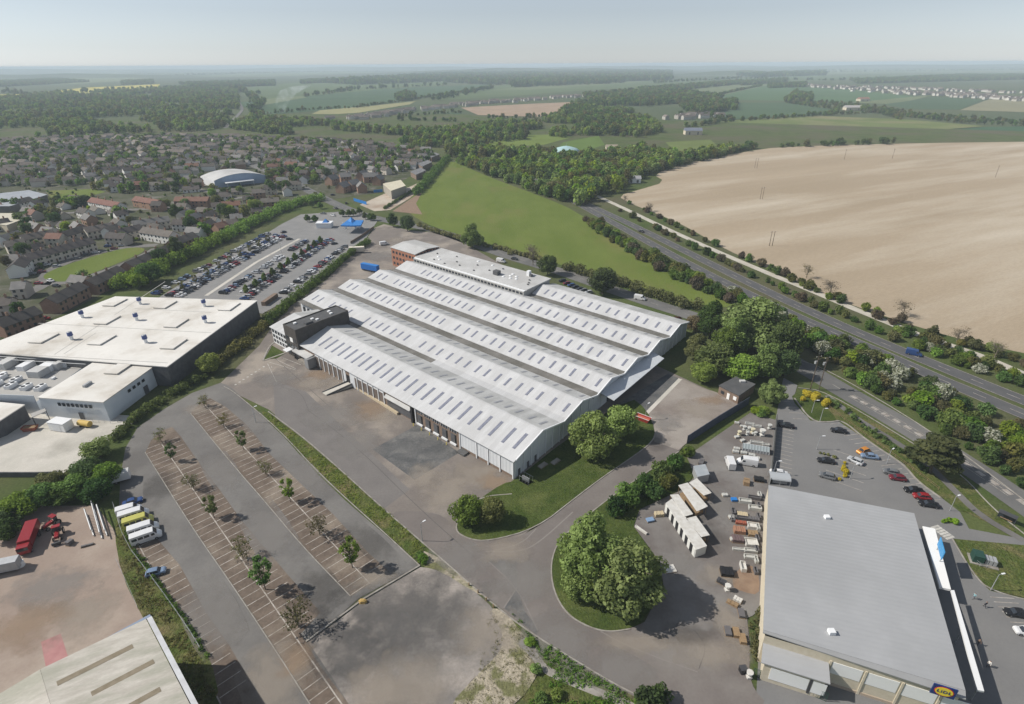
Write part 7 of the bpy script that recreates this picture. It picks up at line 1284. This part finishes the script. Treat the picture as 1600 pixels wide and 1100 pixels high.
bn = thing('wheelie_bins', 'dark wheeled bin at the end of store fence', 'bin', G(1160, 1050), R(10)); MB().box(-.6, .6, -.5, .5, .1, 1.2).obj('body', M['black'], bn, bevel=.05); MB().box(-.65, .65, -.55, .55, 1.2, 1.3).obj('lid', M['dark_metal'], bn); bn.name = 'wheeled_bin'
urn(1170, 1058, 1.5, WHI, 'white urn beside the dark wheeled bin')
# ---------------------------------------------------------------- walls, fences
def panel_wall(name, label, px, h, th, material, cat='wall', step=3.0, capm=None):
    L_ = pix(px); o = L_[0].copy(); e = thing(name, label, cat, o)
    for i in range(len(L_) - 1):
        a, b = L_[i] - o, L_[i + 1] - o; d = b - a; n = max(1, round(d.length / step)); nx = Vector((-d.y, d.x, 0)).normalized() * th / 2
        for k in range(n):
            s0, s1 = a + d * (k / n), a + d * ((k + .985) / n); q = (s0 - nx, s1 - nx, s1 + nx, s0 + nx); MB().add([*q] + [v + Vector((0, 0, h)) for v in q], [(0, 1, 5, 4), (1, 2, 6, 5), (2, 3, 7, 6), (3, 0, 4, 7), (4, 5, 6, 7)]).obj('panel', material, e)
            if capm: MB().tube(s0, s0 + Vector((0, 0, h + .15)), .06).obj('post', capm, e)
    return e
panel_wall('boundary_wall', 'dark blue-black panel wall along the factory apron', [(1073, 693), (1120, 662), (1169, 632)], 2.8, .15, mat('wall_navy', (.045, .055, .085), (.06, .07, .1), scale=.4, rough=.7), capm=M['dark_metal'])
panel_wall('boundary_fence', 'dark close-boarded fence between the compound and store car park', [(1213, 656), (1209, 700), (1203, 757)], 1.9, .1, mat('fence_dark', (.06, .062, .06), rough=.9), 'fence', 2.4, M['dark_metal'])
panel_wall('timber_barrier', 'low pale timber baulks along the factory wall', [(553, 604), (575, 618), (600, 634), (622, 648)], .8, .7, mat('baulk', (.46, .38, .26), (.52, .44, .32), scale=1, rough=.9), 'barrier', 2.6)
panel_wall('block_wall', 'dark low wall behind the filling station', [(584, 357), (566, 370), (548, 381)], 1.6, .25, M['brick_brown'], capm=None); panel_wall('block_wall', 'low dark wall at the end of supermarket car park', [(412, 478), (432, 464)], 2.0, 2.0, M['brick_brown'])
panel_wall('dock_edge', 'grey concrete strip along the left compound wall', [(-40, 745), (60, 745), (98, 744)], 1.6, .3, M['door_dark'])
def wire_fence(label, px, h, step=3.0, mt='galv', rails=(0.98, .5), name='wire_fence', mesh=False):
    L_ = smooth_line(pix(px), 1); o = L_[0].copy(); e = thing(name, label, 'fence', o); pm = MB().tube((0, 0, 0), (0, 0, h), .05, n=5).mesh('post', M[mt]); prev = None
    for i in range(len(L_) - 1):
        d = L_[i + 1] - L_[i]; n = max(1, round(d.length / step))
        for k in range(n):
            p = L_[i] + d * (k / n) - o; t = link(bpy.data.objects.new('post', pm), e); t.location = p
            if prev is not None:
                for r_ in rails: MB().tube(prev + Vector((0, 0, h * r_)), p + Vector((0, 0, h * r_)), .03, n=4).obj('rail', M[mt], e)
                if mesh:
                    mb = MB()
                    for j in range(1, 9): q = prev.lerp(p, j / 9); mb.tube(q, q + Vector((0, 0, h * .96)), .018, n=3)
                    mm = mb.obj('mesh_panel', M[mt], e); mm['kind'] = 'stuff'
            prev = p
mat('fence_green', (.02, .06, .045), rough=.6)
wire_fence('green mesh fence below the store annex', [(1176, 1056), (1215, 1070), (1260, 1084), (1300, 1100)], 2.2, 2.5, 'fence_green', (.98, .5, .05), 'mesh_fence', True); wire_fence('galvanised wire fence on the grass bank of the empty car park', [(178, 790), (196, 850), (238, 905), (292, 980), (322, 1030)], 1.4, 3.0, 'galv', (.95, .5)); wire_fence('timber post and rail fence along the store car park planting', [(1288, 632), (1330, 665), (1385, 705), (1440, 745), (1475, 772)], 1.0, 2.4, 'timber', (.9, .45), 'rail_fence'); wire_fence('metal handrail beside the old warehouse lawn', [(183, 878), (200, 915), (222, 965)], 1.0, 2.5, 'galv', (.95, .5), 'handrail')
wire_fence('pale handrail round the green substation', [(1517, 866), (1525, 884), (1546, 888)], 1.0, 2.0, 'galv', (.95, .5), 'handrail'); wire_fence('galvanised railing at pale annex corner', [(146, 660), (182, 662), (190, 655)], 1.1, 2.0, 'galv', (.95, .5), 'railing')
# ---------------------------------------------------------------- lamps, poles
lamp0 = None
def lamp(px, py, h, rz, label, group=None):
    e = thing('lamp_post', label, 'lamp post', G(px, py), R(rz), group); MB().tube((0, 0, 0), (0, 0, h), .1, .06, n=8).obj('pole', M['galv'], e); MB().tube((0, 0, h), (.9, 0, h + .1), .05, n=6).obj('arm', M['galv'], e); MB().box(.6, 1.4, -.16, .16, h + .04, h + .18).obj('lamp_head', M['clad_white'], e, bevel=.03)
for x, y, rz, lb in ((1268, 645, 0, 'lamp post behind the yellow bushes, upper of two'), (1281, 658, 0, 'lamp post behind the yellow bushes, lower of two'), (1385, 724, 30, 'lamp post by the car park fence near orange-gold car'), (1328, 748, 20, 'lamp post at the foot of planted island'), (1276, 702, 0, 'lamp post at the head of planted island'), (1484, 798, 20, 'lamp post in the rounded shrub bed'), (1548, 922, 10, 'lamp post on the corner lawn kerb'), (1208, 742, 0, 'lamp post by the trolley shelter')): lamp(x, y, 4.6, rz, lb)
for x, y, lb in ((1008, 655, 'thin lamp post beside the red skip board'), (400, 660, 'thin lamp post on the car park divider'), (660, 845, 'thin lamp post at the divider end'), (440, 395, 'thin lamp post in the supermarket car park')): lamp(x, y, 5.5, 40, lb)
def pole(px, py, h, label, kind=0, group=None):
    e = thing('telegraph_pole', label, 'telegraph pole', G(px, py), R(20), group); MB().tube((0, 0, 0), (0, 0, h), .17, .12, n=7).obj('pole', M['bark'], e); MB().box(-1.1, 1.1, -.06, .06, h - .5, h - .36).obj('crossarm', M['bark'], e)
    for x in (-.95, 0, .95): MB().tube((x, 0, h - .36), (x, 0, h - .1), .06, n=6).obj('insulator', M['clad_white'], e)
    if kind: MB().box(-.5, .5, .2, .8, h - 3.2, h - 2.2).obj('transformer', M['galv'], e); MB().box(-1.1, 1.1, -.06, .06, h - 1.7, h - 1.55).obj('crossarm', M['bark'], e)
pole(1266, 608, 12.9, 'telegraph pole with transformer beside the yellow bushes, left of the pair', 1); pole(1279, 610, 12.9, 'telegraph pole with transformer beside the yellow bushes, road side of the pair', 1)
for i, (x, y) in enumerate(((1202, 384), (1206.5, 384))): pole(x, y, 9, 'wooden pole of the pair low in the ploughed field', 0, 'pole pair low in the field')
for i, (x, y) in enumerate(((1187.5, 311.5), (1191, 311))): pole(x, y, 9.5, 'wooden pole of the pair halfway up the ploughed field', 0, 'pole pair halfway up')
for i, (x, y) in enumerate(((1179, 263), (1182.5, 263))): pole(x, y, 10, 'wooden pole of the pair at the top of ploughed field', 0, 'pole pair at field top')
pole(1319, 249, 11, 'single wooden pole near the far edge of ploughed field'); pole(1394, 248, 11, 'single wooden pole by the green crop edge'); pole(1555, 277, 11, 'single pale pole out in the ploughed field')
# ---------------------------------------------------------------- street furniture and yard things
bs = thing('bus_shelter', 'small glazed bus shelter on the road verge', 'bus shelter', G(1570, 815), R(-50)); MB().box(-1.8, 1.8, -.8, .8, 2.3, 2.4).obj('roof', M['dark_metal'], bs); MB().box(-1.75, 1.75, .72, .76, .2, 2.3).obj('back_panel', M['glass'], bs)
for x in (-1.7, 1.7):
    for y in (-.7, .7): MB().tube((x, y, 0), (x, y, 2.3), .05).obj('post', M['dark_metal'], bs)
MB().box(-1.2, 1.2, .3, .65, .45, .5).obj('bench', M['timber'], bs)
ss = thing('substation', 'green substation housing with grey units on corner lawn', 'substation', G(1535, 878), R(-25)); MB().box(-2.6, 2.6, -1.6, 1.6, 0, .25).obj('plinth', M['kerb'], ss); MB().box(-2.2, -.2, -1.2, 1.2, .25, 2.1).obj('housing', M['fence_green'], ss, bevel=.05)
for k in range(3): MB().box(.1 + k * .75, .7 + k * .75, -.9, .9, .25, 1.6).obj('cooling_unit', M['galv'], ss, bevel=.04)
ts = thing('trolley_shelter', 'grey arched trolley shelter against the store north wall', 'shelter', G(1216, 752), R(-12)); MB().loft([[(x, math.cos(a) * 1.7, 1.5 + math.sin(a) * .8) for a in [i * math.pi / 8 for i in range(9)]] + [(x, math.cos(a) * 1.64, 1.45 + math.sin(a) * .78) for a in [i * math.pi / 8 for i in range(8, -1, -1)]] for x in (-2.6, 2.6)]).obj('canopy', mat('polycarb', (.38, .40, .42), rough=.3), ts)
for x in (-2.5, 0, 2.5):
    for y in (-1.65, 1.65): MB().tube((x, y, 0), (x, y, 1.5), .05).obj('post', M['galv'], ts)
for k in range(3): MB().box(-1.8, 1.8, -1.3 + k * .95, -.75 + k * .95, .3, 1.0).obj('trolley_row', M['galv'], ts)
rs = thing('red_skip', 'red open-top skip at the loading yard entrance', 'skip', G(1004, 657), R(-38)); rs.scale = (.85, .85, .8); MB().loft([[(-2.4, -.9, 0), (2.2, -.9, 0), (2.2, .9, 0), (-2.4, .9, 0)], [(-2.9, -1.2, 1.8), (2.9, -1.2, 1.8), (2.9, 1.2, 1.8), (-2.9, 1.2, 1.8)]], cap=False).obj('tub', mat('skip_red', (.36, .04, .03), (.30, .045, .035), scale=1, rough=.7), rs); MB().box(-2.6, 2.5, -1.0, 1.0, .8, 1.2).obj('load', mat('skip_load', (.45, .12, .08), rough=.9), rs)
for y in (-1.22, 1.22): MB().box(-2.9, 2.9, y - .06, y + .06, 1.78, 1.9).obj('rim', M['clad_white'], rs)
gc = thing('gas_cage', 'galvanised cage of gas bottles at the factory corner', 'cage', G(822, 752), R(-40)); MB().box(-1.6, 1.6, -1.1, 1.1, 0, .1).obj('base', M['kerb'], gc)
for x in (-1.5, -.5, .5, 1.5):
    for y in (-1, 1): MB().tube((x, y, .1), (x, y, 1.9), .04).obj('post', M['galv'], gc)
for k in range(5): MB().tube((-1.1 + k * .5, 0, .1), (-1.1 + k * .5, 0, 1.5), .2, n=8).obj('gas_bottle', M['galv'], gc)
for y in (-1, 1): MB().box(-1.5, 1.5, y - .02, y + .02, 1.7, 1.8).obj('rail', M['galv'], gc)
for x, y, lb in ((848, 728, 'pale slab pallet in the factory gable shade'), (868, 722, 'wide pale slab pallet on the verge by the gable')): pallet(x, y, 3.0, 1.6, 45, lb, 1, .25, lm=M['kerb'])
def truss(px0, px1, label):
    a, b = G(*px0), G(*px1); e = thing('steel_truss', label, 'truss', a); d = b - a; up_ = Vector((0, 0, 1.8)); n = 7
    for k in (0, 1): MB().tube(up_ * (k + .15), d + up_ * (k + .15), .16, n=5).obj('chord', M['galv'], e)
    for k in range(n): MB().tube(d * (k / n) + up_ * .15, d * ((k + .5) / n) + up_ * 1.15, .05, n=4).obj('brace', M['galv'], e)
truss((143, 780), (160, 842), 'longest grey steel truss stored against the trees'); truss((136, 805), (147, 838), 'short grey steel truss at yard side of stack'); truss((155, 798), (168, 838), 'grey steel truss at fence side of stack')
tk2 = thing('white_tank', 'small white drum tank beside the silver trailer', 'tank', G(33, 884)); MB().tube((0, 0, 0), (0, 0, 1.3), .8, n=12).obj('drum', M['white'], tk2); MB().tube((0, 0, 1.3), (0, 0, 1.5), .3, n=8).obj('cap', M['galv'], tk2)
pallet(137, 853, 2.6, .6, 25, 'dark beam pile alone on the brown yard', 2, .3, lm=SLA); pallet(110, 850, 1.6, 1.2, 80, 'dark crate beside the loader tractor', 2, 1.0, lm=SLA)
yb = thing('yellow_boulder', 'ochre stone block at the car park corner', 'stone', G(567, 941)); MB().loft([[(1.0 * math.cos(i * 1.05), .6 * math.sin(i * 1.05), 0) for i in range(6)], [(.85 * math.cos(i * 1.05 + .1), .5 * math.sin(i * 1.05 + .1), .6) for i in range(6)], [(.4 * math.cos(i * 1.05), .3 * math.sin(i * 1.05), .8) for i in range(6)]]).obj('block', mat('ochre', (.45, .30, .10), (.38, .27, .12), scale=2, rough=1), yb)
for i, (x, y) in enumerate(((733, 915), (747, 926), (760, 938), (771, 949))): e = thing('bollard', 'short timber bollard along the gravel lot kerb', 'bollard', G(x, y), 0, 'gravel lot bollards'); MB().tube((0, 0, 0), (0, 0, .8), .14, n=8).obj('post', M['timber'], e); MB().tube((0, 0, .8), (0, 0, .88), .16, .1, n=8).obj('cap', M['timber'], e)
# ---------------------------------------------------------------- shoppers
def person_mesh(key, stride, cols):
    J = {'pel': (0, 0, .95), 'sp': (0, .02, 1.2), 'ch': (0, .02, 1.4), 'nk': (0, .01, 1.52), 'hd': (0, .03, 1.62), 'tp': (0, .02, 1.75), 'lh': (.1, 0, .92), 'lk': (.11, stride * .5 + .05, .5), 'la': (.11, stride * .7, .08), 'lt': (.11, stride * .7 + .16, .03), 'rh': (-.1, 0, .92), 'rk': (-.11, -stride * .25, .5), 'ra': (-.11, -stride * .8, .1), 'rt': (-.11, -stride * .8 + .16, .03), 'ls': (.19, .02, 1.42), 'le': (.25, -stride * .4, 1.15), 'lw': (.25, -stride * .35 + .1, .9), 'lf': (.25, -stride * .3 + .13, .8), 'rs': (-.19, .02, 1.42), 're': (-.25, stride * .3, 1.15), 'rw': (-.25, stride * .5 + .1, .92), 'rf': (-.25, stride * .55 + .13, .83)}
    Rr = dict(pel=.15, sp=.13, ch=.16, nk=.06, hd=.1, tp=.085, lh=.1, lk=.065, la=.045, lt=.04, rh=.1, rk=.065, ra=.045, rt=.04, ls=.07, le=.05, lw=.035, lf=.04, rs=.07, re=.05, rw=.035, rf=.04); nm = list(J); ix = {k: i for i, k in enumerate(nm)}
    E = [('pel', 'sp'), ('sp', 'ch'), ('ch', 'nk'), ('nk', 'hd'), ('hd', 'tp'), ('pel', 'lh'), ('lh', 'lk'), ('lk', 'la'), ('la', 'lt'), ('pel', 'rh'), ('rh', 'rk'), ('rk', 'ra'), ('ra', 'rt'), ('ch', 'ls'), ('ls', 'le'), ('le', 'lw'), ('lw', 'lf'), ('ch', 'rs'), ('rs', 're'), ('re', 'rw'), ('rw', 'rf')]
    me = bpy.data.meshes.new('figure'); me.from_pydata([J[k] for k in nm], [(ix[a], ix[b]) for a, b in E], []); o = bpy.data.objects.new('figure', me); COL.objects.link(o); o.modifiers.new('s', 'SKIN'); s2 = o.modifiers.new('d', 'SUBSURF'); s2.levels = 1
    for i, k in enumerate(nm): me.skin_vertices[0].data[i].radius = (Rr[k], Rr[k] * (.8 if k in ('ch', 'sp', 'pel') else 1)); me.skin_vertices[0].data[i].use_root = k == 'pel'
    dg = bpy.context.evaluated_depsgraph_get(); nm_ = bpy.data.meshes.new_from_object(o.evaluated_get(dg)); bpy.data.objects.remove(o); nm_.materials.clear()
    for c in cols: nm_.materials.append(c)
    for p in nm_.polygons:
        z = p.center.z; x = abs(p.center.x); p.material_index = 3 if z > 1.66 else 2 if z > 1.5 or (x > .2 and z < .92) else 1 if z > .93 else 0 if z > .08 else 3
        p.use_smooth = True
    return nm_
SK, HR = mat('skin', (.5, .32, .24), rough=.6), mat('hair', (.05, .035, .025), rough=.7)
def cloth(n_, c): return mat('cloth_' + n_, c, rough=.9)
for px, py, rz, top, leg, lb in ((1520, 936, -60, ('teal', (.25, .42, .46)), ('grey', (.2, .22, .25)), 'person in pale teal top walking across the store forecourt'), (1538, 949, 30, ('dark', (.04, .04, .05)), ('dark2', (.03, .03, .04)), 'person in dark clothes walking towards parked cars'), (1527, 1008, 160, ('brown', (.22, .15, .11)), ('dark2', (.03, .03, .04)), 'person in brown coat walking along the store front'), (1543, 1042, 120, ('white', (.7, .68, .64)), ('dark', (.04, .04, .05)), 'person in white top and dark trousers near the store entrance')):
    e = thing('person', lb, 'person', G(px, py), R(rz)); link(bpy.data.objects.new('body', person_mesh(top[0], .32, [cloth(*leg), cloth(*top), SK, HR])), e)
# ---------------------------------------------------------------- smoke beyond the town
sc_ = G(441, 176); mb = MB(); rr = [(8, 0, 0), (12, 9, 3), (17, 22, 6), (22, 36, 14), (28, 48, 30), (24, 56, 52), (6, 60, 76)]
mb.loft([[(dx + r_ * math.cos(i * .524) * (1 + .25 * math.sin(i * 2 + z)), r_ * math.sin(i * .524), z) for i in range(12)] for r_, z, dx in rr]); sm = mb.obj('smoke', None, smooth=True); sm.location = (sc_.x, sc_.y, 0); tag(sm, 'blue-white smoke drifting up beyond the town', 'smoke', kind='stuff')
s_m = bpy.data.materials.new('smoke'); s_m.use_nodes = True; t = s_m.node_tree; t.nodes.remove(t.nodes['Principled BSDF']); pv = t.nodes.new('ShaderNodeVolumePrincipled'); pv.inputs['Color'].default_value = (.9, .95, 1, 1); nzs = t.nodes.new('ShaderNodeTexNoise'); nzs.inputs['Scale'].default_value = .07; nzs.inputs['Detail'].default_value = 3; tcs = t.nodes.new('ShaderNodeTexCoord'); t.links.new(tcs.outputs['Object'], nzs.inputs[0]); mrs = t.nodes.new('ShaderNodeMapRange'); mrs.inputs[1].default_value = .42; mrs.inputs[2].default_value = .75; mrs.inputs[4].default_value = .022; t.links.new(nzs.outputs[0], mrs.inputs[0]); t.links.new(mrs.outputs[0], pv.inputs['Density']); t.links.new(pv.outputs[0], t.nodes['Material Output'].inputs['Volume']); sm.data.materials.append(s_m)
# ---------------------------------------------------------------- the air
hz = MB().box(-41900, 41900, -390, 59900, -2.5, CAM_H + 4).mesh('haze', None)
hm_ = bpy.data.materials.new('haze'); hm_.use_nodes = True; t = hm_.node_tree; t.nodes.remove(t.nodes['Principled BSDF'])
pv = t.nodes.new('ShaderNodeVolumePrincipled'); pv.inputs['Color'].default_value = (0.76, 0.88, 1.0, 1); pv.inputs['Density'].default_value = HAZE_DENSITY
pv.inputs['Anisotropy'].default_value = 0.0
t.links.new(pv.outputs[0], t.nodes['Material Output'].inputs['Volume']); hz.materials.append(hm_)
tag(link(bpy.data.objects.new('haze', hz)), kind='stuff')
